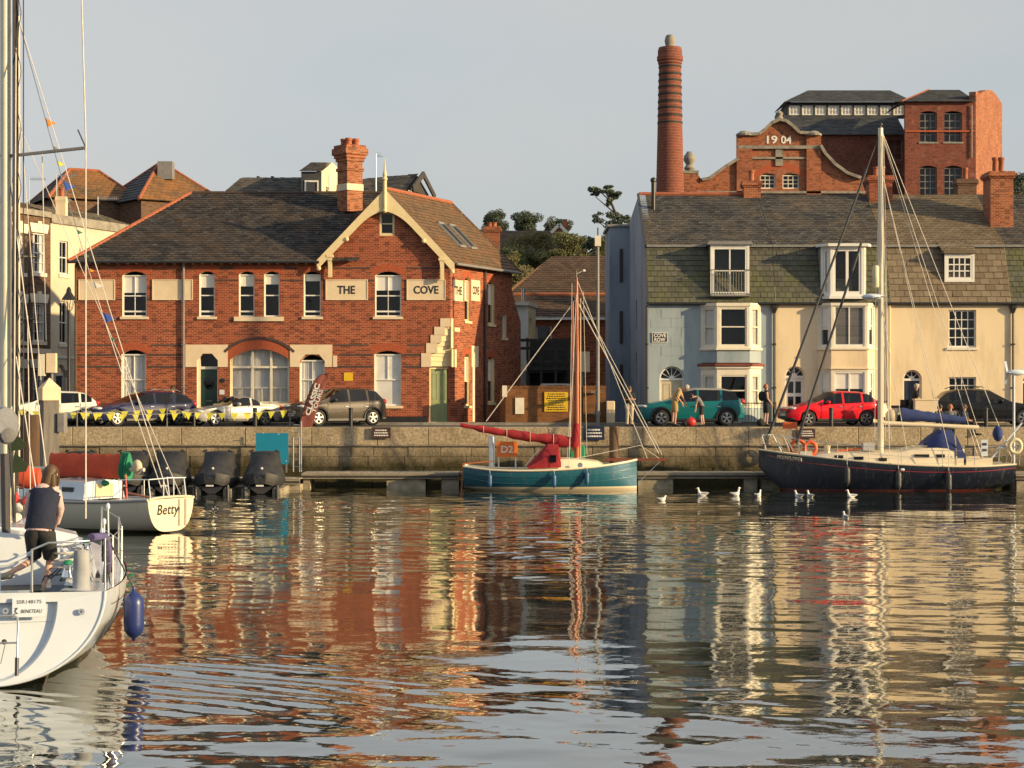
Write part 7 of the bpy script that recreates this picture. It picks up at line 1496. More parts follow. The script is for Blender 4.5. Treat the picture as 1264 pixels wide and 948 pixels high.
    MB().tube([ld(-50, 765), ld(15, 765), ld(20, 768), ld(21, 775), ld(20, 838)], .016, 8).build('ladder_rail', 'steel', t, False, 60); MB().tube([ld(20, 816, .10), ld(20, 838, .10)], .024, 8).build('ladder_foot', 'black_paint', t, False, 60); MB().tube([ld(-50, 798), ld(19, 798)], .013, 6).build('ladder_rung', 'steel', t, False); MB().ell(ld(4, 796, .05), .035, .035, .035, 10, 6).build('ladder_hinge', 'black_paint', t, False)
    MB().tube([ld(5, 800, .05), ld(0, 822, .03)], .006, 4).build('ladder_line', 'rope_dark', t, False)
    # hull name, script lettering on the starboard quarter
    def hp(i, z): r_ = rows[i][18:]; j = min(range(len(r_)), key=lambda k: abs(r_[k].z - z)); return r_[j]
    a, b = hp(1, .45), hp(6, .62); n_ = V(-(b - a).y * -1, 0, 0); u_ = hp(3, .85) - hp(3, .4); dd_ = b - a; nv = dd_.cross(u_).normalized(); mid = hp(3, .6)
    lettering('Wekk', .4, 'rope_dark', t, mid + nv * (.03 if nv.y < 0 else -.03), dd_, u_, fit=(.95, .36), shear=.45, world=False, extrude=.004, weight=.0)
    # pushpit, guard wires and grab rails
    for sg in (-1, 1):
        st = []
        for x in (.45, 1.2, 2.9, 4.6, 6.4):
            b_, z_ = sheer_at(secs, x); y = sg * (b_ - .07); MB().tube([(x + .12 if x < 1 else x, y, z_), (x + .12 if x < 1 else x, y, z_ + .66)], .015, 6).build('stanchion', 'steel', t, False, 60); st.append(V(x + .12 if x < 1 else x, y, z_ + .64))
        for dz in (0, -.32): MB().tube([q + V(0, 0, dz) for q in st], .007 if sg > 0 else .008, 5).build('guard_wire', 'steel', t, False)
        MB().tube([(.55, sg * .55, 1.12), (.55, sg * .55, 1.66), (.57, sg * .75, 1.74), (.57, sg * 1.25, 1.76), (1.3, sg * 1.48, 1.76), (1.9, sg * 1.5, 1.70), (2.2, sg * 1.52, 1.12)], .016, 8).build('pushpit', 'steel', t, False, 60)
    MB().tube([(.57, -1.28, 1.80), (1.0, -1.45, 1.78), (1.2, -1.50, 1.52), (1.25, -1.5, 1.30)], .055, 8).build('rail_padding', 'cloth_violet', t, False, 60)
    MB().tube([(.62, 1.35, 1.50), (.62, .4, 1.44), (.60, -.25, 1.48), (.60, -.55, 1.62)], .026, 8).build('white_tube_rail', 'gel_white', t, False, 60)
    rr = random.Random(8); net = MB(); coil = MB()
    for k in range(14): a_, b_ = V(rr.uniform(.7, 1.3), -1.42 - rr.random() * .1, rr.uniform(1.15, 1.3)), V(rr.uniform(.7, 1.3), -1.46, rr.uniform(1.45, 1.72)); net.tube([a_, b_], .008, 4)
    net.build('stern_netting', 'rope_dark', t, False)
    for k in range(9): c0 = V(.95 + rr.uniform(-.12, .12), -1.45, 1.62 + rr.uniform(-.06, .06)); coil.tube([c0 + V(.11 * math.cos(a_), .03 * math.sin(a_ * 2 + k), .09 * math.sin(a_)) for a_ in np.linspace(0, 6.28, 13)], .016, 5, False)
    coil.build('rope_coil', 'rope_dark', t, False, 60)
    rw = [[V(.66 + .03 * math.sin(i), -1.16 + math.cos(k * math.pi / 5) * .10 * (1.15 - i * .03), 1.13 + i * .085 + math.sin(k * math.pi / 5) * .0 + .01 * math.sin(k * 2 + i)) + V(math.sin(k * math.pi / 5) * .08, 0, 0) for k in range(10)] for i in range(7)]
    s = MB().grid(rw, True); s.face(rw[-1]); s.build('horseshoe_bag', 'grey_canvas', t, False, 70)
    for x, y in ((1.05, -.98), (2.6, -1.18)):
        w_ = MB().lathe([(.085, 0), (.07, .06), (.055, .10), (.075, .15), (.05, .17)], 14, Matrix.Translation((x, y, 1.26 if x < 2 else 1.42))).build('winch', 'chrome', t, False, 50); MB().lathe([(.06, .165), (.05, .21), (.02, .22)], 10, Matrix.Translation((x, y, 1.26 if x < 2 else 1.42))).build('winch_cap', 'green_canvas', w_, False)
    sh = MB(); 
    for k in range(5): sh.tube([(1.05 + rr.uniform(-.1, .3), -1.0 + rr.uniform(-.25, .2), 1.3), (1.4, -.9 + rr.uniform(-.3, .3), 1.24), (2.0 + rr.random(), -.8 + rr.uniform(-.2, .2), 1.1), (2.6, -1.15, 1.5)], .010, 5)
    sh.build('sheet_lines', 'rope_dark', t, False)
    for (x, y, z, m_) in ((.75, -.75, 1.16, 'steel'), (1.6, -1.42, 1.15, 'steel'), (.7, .2, 1.05, 'black_paint'), (2.0, -1.35, 1.15, 'black_paint')): MB().box(x - .09, x + .09, y - .03, y + .03, z, z + .05).tube([(x - .13, y, z + .07), (x + .13, y, z + .07)], .018, 6).build('cleat', m_, t, False)
    for (x, y, h_) in ((2.2, -1.45, .75), (2.35, -1.5, .95), (2.5, -1.42, .6)): MB().tube([(x, y, 1.12), (x + .02, y + .02, 1.12 + h_)], .013, 6).ell((x + .02, y + .02, 1.14 + h_), .03, .03, .05, 8, 6).build('antenna', 'gel_white', t, False)
    MB().tube([(1.9 + .2 * math.cos(a_), -.95 + .2 * math.sin(a_), 1.28 + .015 * a_) for a_ in np.linspace(0, 25, 60)], .014, 5).build('deck_rope', 'rope_white', t, False)
    MB().box(1.7, 2.5, -.6, .1, .79, 1.02).build('cockpit_bag', 'black_canvas', t, False)
    # blue fender over the side
    b_, z_ = sheer_at(secs, 1.5); fender(t, 1.35, -b_ - .17, 1.02, .40, .135, 'fender_navy', False); MB().tube([(1.35, -b_ - .17, 1.06), (1.15, -1.5, 1.72)], .011, 5).build('fender_line', 'rope_dark', t, False)
    MB().ell((1.33, -b_ - .31, .60), .016, .01, .016, 8, 6).build('fender_valve', 'white_paint', t, False)
    # mast, spreader, rigging (mast runs out of the picture)
    inv = FY.inverted(); W = lambda px, py, Y: inv @ V(*P(px, py, Y)); mY = 28.4; mb = W(7, 500, mY); mx, my = mb.x, mb.y; ztop = 13.5
    ov = [(math.cos(k * math.pi / 8) * .14, math.sin(k * math.pi / 8) * .085) for k in range(16)]
    rws = [[V(mx + a, my + b_ * 1.0, z) for a, b_ in ov] for z in (1.55, 6, ztop)]; s = MB().grid(rws, True); s.face(rws[-1]); s.build('mast', 'alu', t, False, 60); MB().bar(W(17.5, 700, mY - .12), W(17.5, -330, mY - .12), .07, .05).build('sail_track', 'rope_dark', t, False)
    MB().bar(W(21, 600, mY - .1), W(21, -330, mY - .1), .05, .05).build('mast_line', 'timber_dark', t, False)
    tip = W(106, 182.5, mY - .25); sp0 = W(8, 193, mY); MB().bar(sp0, tip, .07, .04).build('spreader', 'lead', t, False); tl = W(-90, 182.5, mY + .3); MB().bar(sp0, tl, .07, .04).build('spreader', 'lead', t, False)
    ch = V(5.2, -1.55, 1.15); wire(t, [tip, W(92, -300, mY)], .012, 'rope_white', 'cap_shroud'); wire(t, [tip, W(106, 640, mY - .3)], .012, 'rope_white', 'cap_shroud'); MB().tube([tip, W(96, 160, mY - .25)], .012, 5).build('spreader_tip', 'rope_dark', t, False)
    wire(t, [W(29, -200, mY), W(29, 640, mY)], .010, 'rope_dark', 'inner_shroud'); wire(t, [W(10, 206, mY), W(60, 600, mY - .6)], .010, 'rope_white', 'lower_shroud'); wire(t, [W(52, 186, mY), W(57, 420, mY)], .008, 'rope_white', 'lower_shroud')
    wire(t, [W(20, 25, mY), W(17, 640, mY - 2)], .01, 'rope_white', 'halyard'); wire(t, [W(20, 440, mY - 1), W(52, 655, mY - 2)], .009, 'rope_white', 'halyard'); wire(t, [W(34, 390, mY), W(38, 640, mY - 1.4)], .008, 'rope_white', 'halyard')
    lz = MB(); zz_ = [W(22 + (4 if k % 2 else -2), -20 + k * 36, mY - .15) for k in range(17)]; lz.tube(zz_, .008, 4); lz.build('lazy_lacing', 'rope_dark', t, False)
    # boom end with grey sail bag at the picture edge
    b0, b1 = W(8, 540, 25.0), W(-60, 512, 28.0); rw = []
    for i in range(12):
        c0 = b0.lerp(b1, i / 11); rw.append([c0 + V(0, math.cos(k * math.pi / 6) * .17, math.sin(k * math.pi / 6) * .26 + .16) for k in range(12)])
    s = MB().grid(rw, True); s.face(rw[0]); s.build('sail_bag', 'grey_canvas', t, False, 70); MB().tube([b0 - (b1 - b0) * .03, b1], .085, 12).build('boom', 'rope_dark', t, False, 60); MB().lathe([(.05, 0), (.10, .01), (.10, .05), (.04, .06)], 14, Matrix.Translation(W(11, 537, 24.8)) @ Matrix.Rotation(-math.pi / 2, 4, 'Y')).build('boom_end_fitting', 'lead', t, False)
    for px, py in ((27, 545), (30, 572)):
        q = [W(px - 12, py - 14, 26), W(px + 5, py + 2, 26), W(px + 2, py + 10, 26), W(px - 16, py + 12, 26)]; d = V(.03, 0, 0); s = MB().mesh([p - d for p in q] + [p + d for p in q], [(0, 1, 2, 3), (7, 6, 5, 4), (0, 4, 5, 1), (1, 5, 6, 2), (2, 6, 7, 3), (3, 7, 4, 0)]); s.build('danbuoy_flag', 'flag_dark_green', t, False)
    MB().tube([W(18, 640, 25.5), W(10, 520, 25.5)], .02, 6).build('danbuoy_pole', 'black_paint', t, False); MB().tube([W(8, 690, 25.2), W(6, 560, 25.2)], .06, 8).build('mainsheet_bundle', 'rope_dark', t, False)
    # exhaust water falling from the hull
pm('cloth_violet', (.10, .09, .22), (.08, .07, .18), 5, .85); pm('flag_dark_green', (.03, .05, .02), None, 5, .8)
fg_yacht()
# ------------------------------------------------------------------ pontoons, covered jet skis, piles
def pontoon(px0, px1, Y0, Y1, ztop, label, floats, planks=True):
    x0, x1 = PX(px0, Y0), PX(px1, Y0); t = thing('pontoon', label, 'pontoon', ((x0 + x1) / 2, (Y0 + Y1) / 2, 0), 0, 'pontoons along the quay foot')
    MB().box(x0, x1, Y0, Y0 + .09, ztop - .22, ztop - .03).box(x0, x1, Y1 - .09, Y1, ztop - .22, ztop - .03).build('frame', 'pontoon_deck', t); MB().box(x0, x1, Y0 - .03, Y0, ztop - .17, ztop - .09).build('fender_strip', 'timber_dark', t)
    n = int((x1 - x0) / .28)
    for i in range(n): a = x0 + (x1 - x0) * i / n; MB().box(a + .008, a + (x1 - x0) / n - .008, Y0 - .02, Y1 + .02, ztop - .03, ztop + .004 * (i % 3)).build('deck_plank', 'pontoon_deck', t)
    for a, b in floats: MB().box(PX(a, Y0), PX(b, Y0), Y0 + .12, Y1 - .12, -.3, ztop - .24).build('float', 'pontoon_float', t)
    return t
pontoon(372, 566, 71.3, 73.3, .62, 'grey walkway pontoon between the teal board and the small teal boat', ((477, 525), (545, 566), (374, 382)))
pontoon(568, 786, 71.9, 73.4, .62, 'walkway pontoon hidden behind the small teal boat', ((575, 600), (660, 700)))
pontoon(787, 935, 71.6, 73.3, .62, 'weathered pontoon between the two moored sailing boats', ((788, 831), (919, 935)))
pontoon(936, 1262, 71.9, 73.3, .62, 'pontoon running behind the navy yacht', ((940, 960), (1180, 1230)))
pontoon(1254, 1330, 70.8, 73.2, .62, 'pontoon end by the stern of the navy yacht', ((1256, 1290),))
pontoon(-20, 370, 70.3, 71.9, .45, 'low pontoon behind the covered jet skis', ((0, 60), (110, 150), (200, 236), (352, 370)))
def jetski(px, label, lift=0, Y=68.6):
    x = PX(px, Y); t = thing('covered_jet_ski', label, 'jet ski', (x, Y, 0), R.uniform(-.08, .08), 'covered jet skis on the floating dock')
    rows = []
    for i, (y, w, z0, z1) in enumerate(((-1.45, .22, .40, .60), (-1.3, .56, .32, .74), (-.9, .74, .26, .96), (-.3, .80, .24, 1.22), (.05, .78, .24, 1.56), (.35, .74, .24, 1.56), (.6, .55, .26, 1.22), (1.3, .48, .28, 1.12), (1.6, .40, .36, .95))):
        top = .46 if z1 > 1.4 else .2
        rows.append([V(-w * .8, y, z0), V(-w, y, z0 + .22), V(-w * .96, y, z0 + .40 + .04 * math.sin(i * 2)), V(-w * (.62 if z1 < 1.4 else .75), y, z0 + (z1 - z0) * .72), V(-w * top * 1.5, y, z1 - .03), V(0, y, z1 + .02 * math.sin(i * 3)), V(w * top * 1.5, y, z1 - .02), V(w * (.62 if z1 < 1.4 else .75), y, z0 + (z1 - z0) * .70), V(w * .95, y, z0 + .42), V(w, y, z0 + .22), V(w * .8, y, z0)])
    s = MB().grid(rows); s.face(rows[0]); s.face(rows[-1]); c = s.build('cover', 'black_canvas', t, False, 55)
    MB().prism([(-.42, .30), (-.36, .18), (-.12, .02), (.12, .02), (.36, .18), (.42, .30)], 2.5, Matrix.Translation((0, -1.2, 0))).build('hull', 'fender_black', t, False)
    for sg in (-1, 1): MB().tube([(sg * .55, -.2, 1.55), (sg * .40, -.2, 1.6)], .035, 6).build('handlebar_bulge', 'black_canvas', c, False); MB().ell((sg * .30, -1.32, .62), .03, .02, .03, 8, 5).build('cover_toggle', 'white_paint', c, False)
    MB().ell((0.02, -1.05, .95), .05, .03, .05, 8, 6).build('cover_vent', 'white_paint', c, False); MB().box(-.14, .14, -1.47, -1.44, .30, .36).build('bow_label', 'white_paint', t, False)
    d = MB().box(-.72, -.42, -1.1, 1.8, -.1, .20).box(.42, .72, -1.1, 1.8, -.1, .20).box(-.42, .42, -.6, 1.8, -.1, .05); dk = d.build('floating_dock', 'pontoon_float', t, False)
    for sg in (-1, 1):
        MB().tube([(sg * .60, -1.16, -.1), (sg * .60, -1.16, .34)], .06, 10).build('dock_roller', 'fender_black', t, False); MB().box(sg * .57 - .07, sg * .57 + .07, -1.15, -1.0, .2, .26).build('dock_cleat', 'steel', t, False)
    return t
for px, l in ((100, 'black covered jet ski mostly hidden behind the orange sail cover'), (165, 'black covered jet ski behind the green sail bag'), (211, 'black covered jet ski beyond the white sloop stern'), (270, 'black covered jet ski in the middle between two others'), (327, 'black covered jet ski below the teal board')): jetski(px, l)
def pile(px, py_top, Y, r, mat, label, square=False, cap=None):
    x = PX(px, Y); z = PZ(py_top, Y); t = thing('mooring_pile', label, 'pile', (x, Y, 0)); T = Matrix.Translation((x, Y, 0))
    if square: MB().box(-r, r, -r, r, -2, z, T @ Matrix.Rotation(.5, 4, 'Z')).build('post', mat, t)
    else: MB().lathe([(r, -2), (r, z - .03), (r * .93, z)], 20, T).build('post', mat, t, smooth=40)
    return t, x, z
t, x, z = pile(61, 492, 52, .22, 'pile_grey', 'thick grey mooring pile with pale pointed cap', True); Mq = Matrix.Translation((x, 52, 0)) @ Matrix.Rotation(.5, 4, 'Z')
s = MB().box(-.26, .26, -.26, .26, z - .05, z + .30, Mq); s.mesh([Mq @ V(-.26, -.26, z + .3), Mq @ V(.26, -.26, z + .3), Mq @ V(.26, .26, z + .3), Mq @ V(-.26, .26, z + .3), Mq @ V(0, 0, z + .60)], [(0, 1, 4), (1, 2, 4), (2, 3, 4), (3, 0, 4)]); s.build('cap', 'cream_stone', t); MB().box(x + .28, x + .46, 51.8, 52.2, PZ(533, 52), PZ(510, 52)).build('junction_box', 'lead', t); MB().tube([(x + .3, 51.7, -1), (x + .3, 51.7, 1.2)], .05, 8).build('guide_pipe', 'yellow', t)
pile(42, 512, 66, .55, 'pile_brown', 'fat brown timber pile by the white hatchback')
pile(758, 526, 71.0, .19, 'pile_brown', 'brown timber pile by the bow of the teal boat'); t, x, z = pile(607, 538, 71.7, .13, 'steel', 'short steel pile beside the orange letter sign')
# boards and signs
def board(px0, px1, py0, py1, Y, mat, label, name='sign_board', posts=True, zb=None, cat='sign', th=.04):
    x0, x1, z0, z1 = PX(px0, Y), PX(px1, Y), PZ(py1, Y), PZ(py0, Y); t = thing(name, label, cat, ((x0 + x1) / 2, Y, zb if zb is not None else z0)); MB().box(x0, x1, Y - th, Y, z0, z1).build('panel', mat, t)
    if posts:
        for x in ([x0 + .08, x1 - .08] if x1 - x0 > .6 else [(x0 + x1) / 2]): MB().box(x - .03, x + .03, Y + .002, Y + .06, zb if zb is not None else z0 - .4, z1 - .05).build('post', 'steel', t)
    return t, x0, x1, z0, z1
t, x0, x1, z0, z1 = board(316, 356, 534.5, 573, 72.2, 'board_teal', 'bright teal blank board standing on the pontoon', zb=.6)
for dx, dz in ((.1, .06), (.7, .05), (1.2, .08), (.3, -.05 + (z1 - z0)), (.9, (z1 - z0) - .1)): MB().ell((x0 + dx, 72.155, z0 + dz + .05), .02, .01, .02, 8, 5).build('screw_cap', 'white_paint', t)
t, x0, x1, z0, z1 = board(613, 639, 545, 564, 71.5, 'sign_orange', 'orange berth sign reading D2 above the teal boat', zb=.62); lettering('D2', .5, 'white_paint', t, ((x0 + x1) / 2, 71.455, (z0 + z1) / 2), (1, 0, 0), weight=.012, fit=(.48, .28))
def small_sign(px0, px1, py0, py1, mat, label, lines, tm='white_paint', Y=73.9, posts=False):
    t, x0, x1, z0, z1 = board(px0, px1, py0, py1, Y, mat, label, posts=posts)
    print_lines(t, (1, 0, 0), ((x0 + x1) / 2, Y - .041, 0), z0 + (z1 - z0) * .15, z1 - (z1 - z0) * .15, (x1 - x0) * .8, lines, tm)
small_sign(459, 482, 527.5, 541, 'sign_brown', 'dark brown notice on the quay wall below the pub window', 3)
small_sign(720, 746, 526, 543, 'sign_blue', 'dark blue notice with white print behind the teal boat mast', 3)
small_sign(987, 1006, 529, 541, 'sign_brown', 'dark brown notice on the quay wall behind the navy yacht bow', 3)
t, x0, x1, z0, z1 = board(966, 983, 521, 529, 73.6, 'buoy_orange', 'orange lifebuoy cabinet on posts at the quay edge', zb=1.4, th=.2, cat='cabinet')
t = thing('life_ring', 'round orange and white lifebuoy stored at the quay edge', 'lifebuoy', (PX(985, 73.3), 73.3, 1)); MB().tube([(PX(985, 73.3) + math.cos(a) * .28, 73.3, PZ(552, 73.3) + math.sin(a) * .28) for a in np.linspace(0, 6.283, 21)], .07, 8, False).build('ring', 'buoy_orange', t, smooth=60)
o = MB().box(PX(703, 72.6), PX(722, 72.6), 72.5, 73.1, .63, PZ(550, 72.6)).build('dock_locker', 'green_canvas'); tag(o, 'dark green dock locker behind the teal boat mast', 'locker')
o.modifiers.new('b', 'BEVEL').width = .04
# ------------------------------------------------------------------ people
def skin_obj(name, mat, parent, verts, edges, rad, root=0, world=False, sub=2):
    me = bpy.data.meshes.new(name); me.from_pydata([tuple(v) for v in verts], edges, []); me.materials.append(MATS[mat])
    o = link(name, me, parent, world); md = o.modifiers.new('skin', 'SKIN'); md.use_smooth_shade = True; md.branch_smoothing = .4
    for i, r in enumerate(rad):
        d = me.skin_vertices[0].data[i]; d.radius = (r, r) if not isinstance(r, tuple) else r; d.use_root = (i == root)
    ss = o.modifiers.new('sub', 'SUBSURF'); ss.levels = sub; ss.render_levels = sub
    return o
BASE = dict(pel=(0, 0, .95), spi=(0, 0, 1.13), che=(0, 0, 1.32), nek=(0, .01, 1.46), hlo=(0, -.01, 1.53), hmi=(0, -.015, 1.60), hto=(0, 0, 1.67),
            sL=(-.17, 0, 1.39), eL=(-.23, .02, 1.12), wL=(-.24, -.04, .88), hL=(-.24, -.06, .80), sR=(.17, 0, 1.39), eR=(.23, .02, 1.12), wR=(.24, -.04, .88), hR=(.24, -.06, .80),
            pL=(-.09, 0, .90), kL=(-.10, -.02, .50), aL=(-.10, .02, .09), tL=(-.11, -.15, .035), pR=(.09, 0, .90), kR=(.10, -.02, .50), aR=(.10, .02, .09), tR=(.11, -.15, .035))
RAD = dict(pel=.125, spi=.11, che=.125, nek=.052, hlo=.062, hmi=.088, hto=.062, s=.058, e=.040, w=.028, h=.034, p=.080, k=.054, a=.036, t=.038)
def rad_of(k, extra=0.0): return (RAD[k] if k in RAD else RAD[k[0]]) + extra
def person(label, loc, rz, scale, pose, shirt, legs, skin='skin', hair='hair_dark', hair_len=.0, sleeve='e', leg_to='k', shoes='cloth_black', bag=None, cap=None, group='people on the quay', hood=None, vest=None, world_pose=False):
    t = thing('person', label, 'person', loc, rz, group); J = {k: Vector(v) for k, v in BASE.items()}; J.update({k: Vector(v) for k, v in pose.items()}); J = {k: v * scale for k, v in J.items()}
    names = list(BASE); vs = [J[k] for k in names]; ix = {k: i for i, k in enumerate(names)}
    E = [('pel', 'spi'), ('spi', 'che'), ('che', 'nek'), ('nek', 'hlo'), ('hlo', 'hmi'), ('hmi', 'hto')]
    for s in 'LR': E += [('che', 's' + s), ('s' + s, 'e' + s), ('e' + s, 'w' + s), ('w' + s, 'h' + s), ('pel', 'p' + s), ('p' + s, 'k' + s), ('k' + s, 'a' + s), ('a' + s, 't' + s)]
    ed = [(ix[a], ix[b]) for a, b in E]; rd = [rad_of(k) * scale for k in names]
    for s, sg in (('L', 1), ('R', -1)):          # fingers and thumb
        w, h = J['w' + s], J['h' + s]; d = (h - w).normalized(); side = d.cross(V(0, 1, 0)) if abs(d.y) < .9 else V(1, 0, 0); side = side.normalized(); palm = d.cross(side)
        for k, ln in enumerate((.085, .095, .088, .068)):
            b = h + side * (k - 1.5) * .019 * scale; i = len(vs); vs += [b + d * .045 * scale, b + d * ln * scale + palm * .02 * scale]; rd += [.010 * scale, .008 * scale]; ed += [(ix['h' + s], i), (i, i + 1)]
        i = len(vs); vs.append(w + d * .05 * scale + side * .05 * sg * scale); rd.append(.011 * scale); ed.append((ix['w' + s], i))
    b = skin_obj('body', skin, t, vs, ed, rd, 0)
    lat = (J['sR'] - J['sL']).normalized()
    def trunk(s, ext, low):
        m = (J['sL'] + J['sR']) / 2; st = [(J['pel'] + (J['pel'] - J['spi']) * low, .168, .118), (J['pel'], .170, .120), (J['spi'], .150, .108), (J['che'], .172, .118), (m + (J['nek'] - m) * .15, .190, .095), (m + (J['nek'] - m) * .65, .105, .070), (J['nek'], .062, .058)]
        rows = []
        for i, (c, w, d) in enumerate(st):
            ax = (st[min(i + 1, 6)][0] - st[max(i - 1, 0)][0]).normalized(); l = (lat - ax * lat.dot(ax)).normalized(); f = ax.cross(l); rows.append([c + l * math.cos(k * math.pi / 8) * (w + ext) * scale + f * math.sin(k * math.pi / 8) * (d + ext) * scale for k in range(16)])
        s.grid(rows, True); s.face(rows[0][::-1]); s.face(rows[-1]); return s
    s = trunk(MB(), .012, .25)
    for q in 'LR':
        a, e, w = J['s' + q], J['e' + q], J['w' + q]
        if sleeve == 'w': s.tube([a.lerp(J['che'], .15), a, a.lerp(e, .5), e, e.lerp(w, .6), w], [x * scale for x in (.085, .080, .068, .060, .052, .044)], 12)
        elif sleeve == 'e': s.tube([a.lerp(J['che'], .15), a, a.lerp(e, .5), a.lerp(e, .8)], [x * scale for x in (.085, .078, .068, .066)], 12)
    s.build('top', shirt, t, False, 70)
    if vest: trunk(MB(), .034, .1).build('vest', vest, t, False, 70)
    s = MB(); c = J['pel']
    for q in 'LR':
        h, k, a = J['p' + q], J['k' + q], J['a' + q]; out = (h - c).normalized() * .02 * scale
        if leg_to == 'k': s.tube([c + (J['spi'] - c) * .3 + (h - c) * .5, c.lerp(h, .6), h + out, h.lerp(k, .5) + out, h.lerp(k, .85) + out], [x * scale for x in (.120, .130, .118, .105, .098)], 12)
        else: s.tube([c + (J['spi'] - c) * .3 + (h - c) * .5, c.lerp(h, .6), h + out, h.lerp(k, .5), k, k.lerp(a, .5), a], [x * scale for x in (.120, .128, .112, .088, .072, .066, .058)], 12)
    s.build('shorts' if leg_to == 'k' else 'trousers', legs, t, False, 70)
    for s in 'LR':
        a, tt = J['a' + s], J['t' + s]; d = (tt - a); MB().tube([a - V(0, 0, .02) * scale - d * .25, a - V(0, 0, .03) * scale, tt, tt + d * .25], [v * scale for v in (.035, .05, .047, .02)], 10).build('shoe', shoes, t, False, 60)
    hm = J['hmi']; up = (J['hto'] - J['hlo']).normalized(); q = up.to_track_quat('Z', 'Y').to_matrix().to_4x4(); face = pose.get('face', (0, -1, 0)); fv = Vector(face); fv = (fv - up * fv.dot(up)).normalized(); side = up.cross(fv)
    hb = MB().ell(hm + up * .025 * scale - fv * .022 * scale, .096 * scale, .104 * scale, .112 * scale, 16, 10, q)
    if hair_len:
        base = hm - fv * .045 * scale; hb.tube([base + up * .02 * scale, base - up * hair_len * .5 * scale - fv * .02 * scale, base - up * hair_len * scale - fv * .012 * scale], [.088 * scale, .085 * scale, .035 * scale], 10)
        for sg in (-1, 1): hb.tube([base + side * sg * .06 * scale, base + side * sg * .085 * scale - up * hair_len * .55 * scale, base + side * sg * .06 * scale - up * hair_len * .95 * scale], [.05 * scale, .045 * scale, .012 * scale], 8)
    if hair_len > .2:
        rr = random.Random(2)
        for k in range(70):
            a = rr.uniform(-2.0, 2.0); r0 = -fv * math.cos(a) + side * math.sin(a); q0 = hm + up * rr.uniform(.02, .08) * scale + r0 * .085 * scale; L = hair_len * rr.uniform(.7, 1.25); hb.tube([q0, q0 + r0 * .03 * scale - up * L * .5 * scale, q0 + r0 * rr.uniform(-.02, .035) * scale + side * rr.uniform(-.02, .03) * scale - up * L * scale], [.008, .009, .002], 4)
    hb.build('hair', hair, t, False, 70)
    fc = hm + fv * .088 * scale; MB().ell(fc - up * .012 * scale + fv * .006 * scale, .014 * scale, .014 * scale, .024 * scale, 8, 6).build('nose', skin, t, False, 60)
    for sg in (-1, 1): MB().ell(fc + up * .018 * scale + side * sg * .032 * scale - fv * .008 * scale, .011 * scale, .011 * scale, .008 * scale, 8, 6).build('eye', 'hair_dark', t, False); MB().ell(hm + side * sg * .09 * scale, .014 * scale, .022 * scale, .03 * scale, 8, 6, q).build('ear', skin, t, False)
    MB().bar(fc - up * .05 * scale - side * .022 * scale - fv * .004 * scale, fc - up * .05 * scale + side * .022 * scale - fv * .004 * scale, .012 * scale, .01 * scale).build('mouth', 'lamp_red', t, False)
    if cap: MB().ell(hm + up * .06 * scale, .102 * scale, .108 * scale, .075 * scale, 14, 8, q).ell(hm + up * .06 * scale + fv * .12 * scale, .07 * scale, .07 * scale, .014 * scale, 12, 6, q).build('cap', cap, t, False, 60)
    if hood: MB().tube([J['nek'] + V(math.cos(a) * .105, math.sin(a) * .10 + .03, -.01 + .03 * math.sin(a)) * scale for a in np.linspace(0, 6.283, 15)], .045 * scale, 8, False).ell(J['nek'] + V(0, .0, -.05) * scale - fv * .10 * scale, .12 * scale, .06 * scale, .10 * scale, 12, 8).build('hood', hood, t, False, 70)
    if bag:
        c0 = (J['che'] + J['spi']) / 2 - Vector(pose.get('face', (0, -1, 0))).normalized() * .19 * scale; MB().ell(c0, .14 * scale, .11 * scale, .21 * scale, 12, 8).build('rucksack', bag, t, False, 60)
    return t
def bend(lean, fwd=(0, -1), head=0.0):
    """pose with the trunk leaning by `lean` radians towards fwd"""
    f = V(fwd[0], fwd[1], 0); out = {}
    for k in ('spi', 'che', 'nek', 'hlo', 'hmi', 'hto', 'sL', 'sR'):
        p = Vector(BASE[k]); d = p - V(0, 0, .95); a = lean * min(1, d.z / .25) + (head if k[0] == 'h' else 0); out[k] = V(d.x, d.y, .95) + f * math.sin(a) * d.z + V(0, 0, math.cos(a) * d.z)
    return out
g = ZG + .006
def at(px, Y): return (PX(px, Y), Y, g)
person('person in black top and pale trousers standing with folded arms by the teal crossover', at(777, 75.4), .3, .97, dict(eL=(-.24, -.02, 1.13), wL=(-.02, -.19, 1.13), hL=(.08, -.19, 1.15), eR=(.24, -.02, 1.13), wR=(.03, -.21, 1.17), hR=(-.06, -.21, 1.18)), 'cloth_black', 'cloth_cream', 'skin', 'hair_brown', .16, leg_to='a')
po = bend(.38, (1, -.2), .35); po.update(eL=(.06, -.24, 1.10), wL=(.24, -.20, .90), hL=(.28, -.19, .82), eR=(.30, .16, 1.10), wR=(.40, .06, .90), hR=(.42, .04, .82), face=(1, -.3, -.3), pL=(0, -.09, .90), pR=(0, .09, .90), kL=(.02, -.12, .5), kR=(-.05, .12, .5), aL=(-.01, -.13, .09), aR=(-.08, .12, .09), tL=(.15, -.15, .035), tR=(.08, .14, .035), sL=Vector(po['sL']) + V(.17, -.17, 0), sR=Vector(po['sR']) + V(-.17, .17, 0))
person('person in tan shirt and khaki shorts bending forward beside the teal crossover', at(833, 75.3), 0, 1.10, po, 'cloth_tan', 'cloth_khaki', 'skin', 'hair_grey')
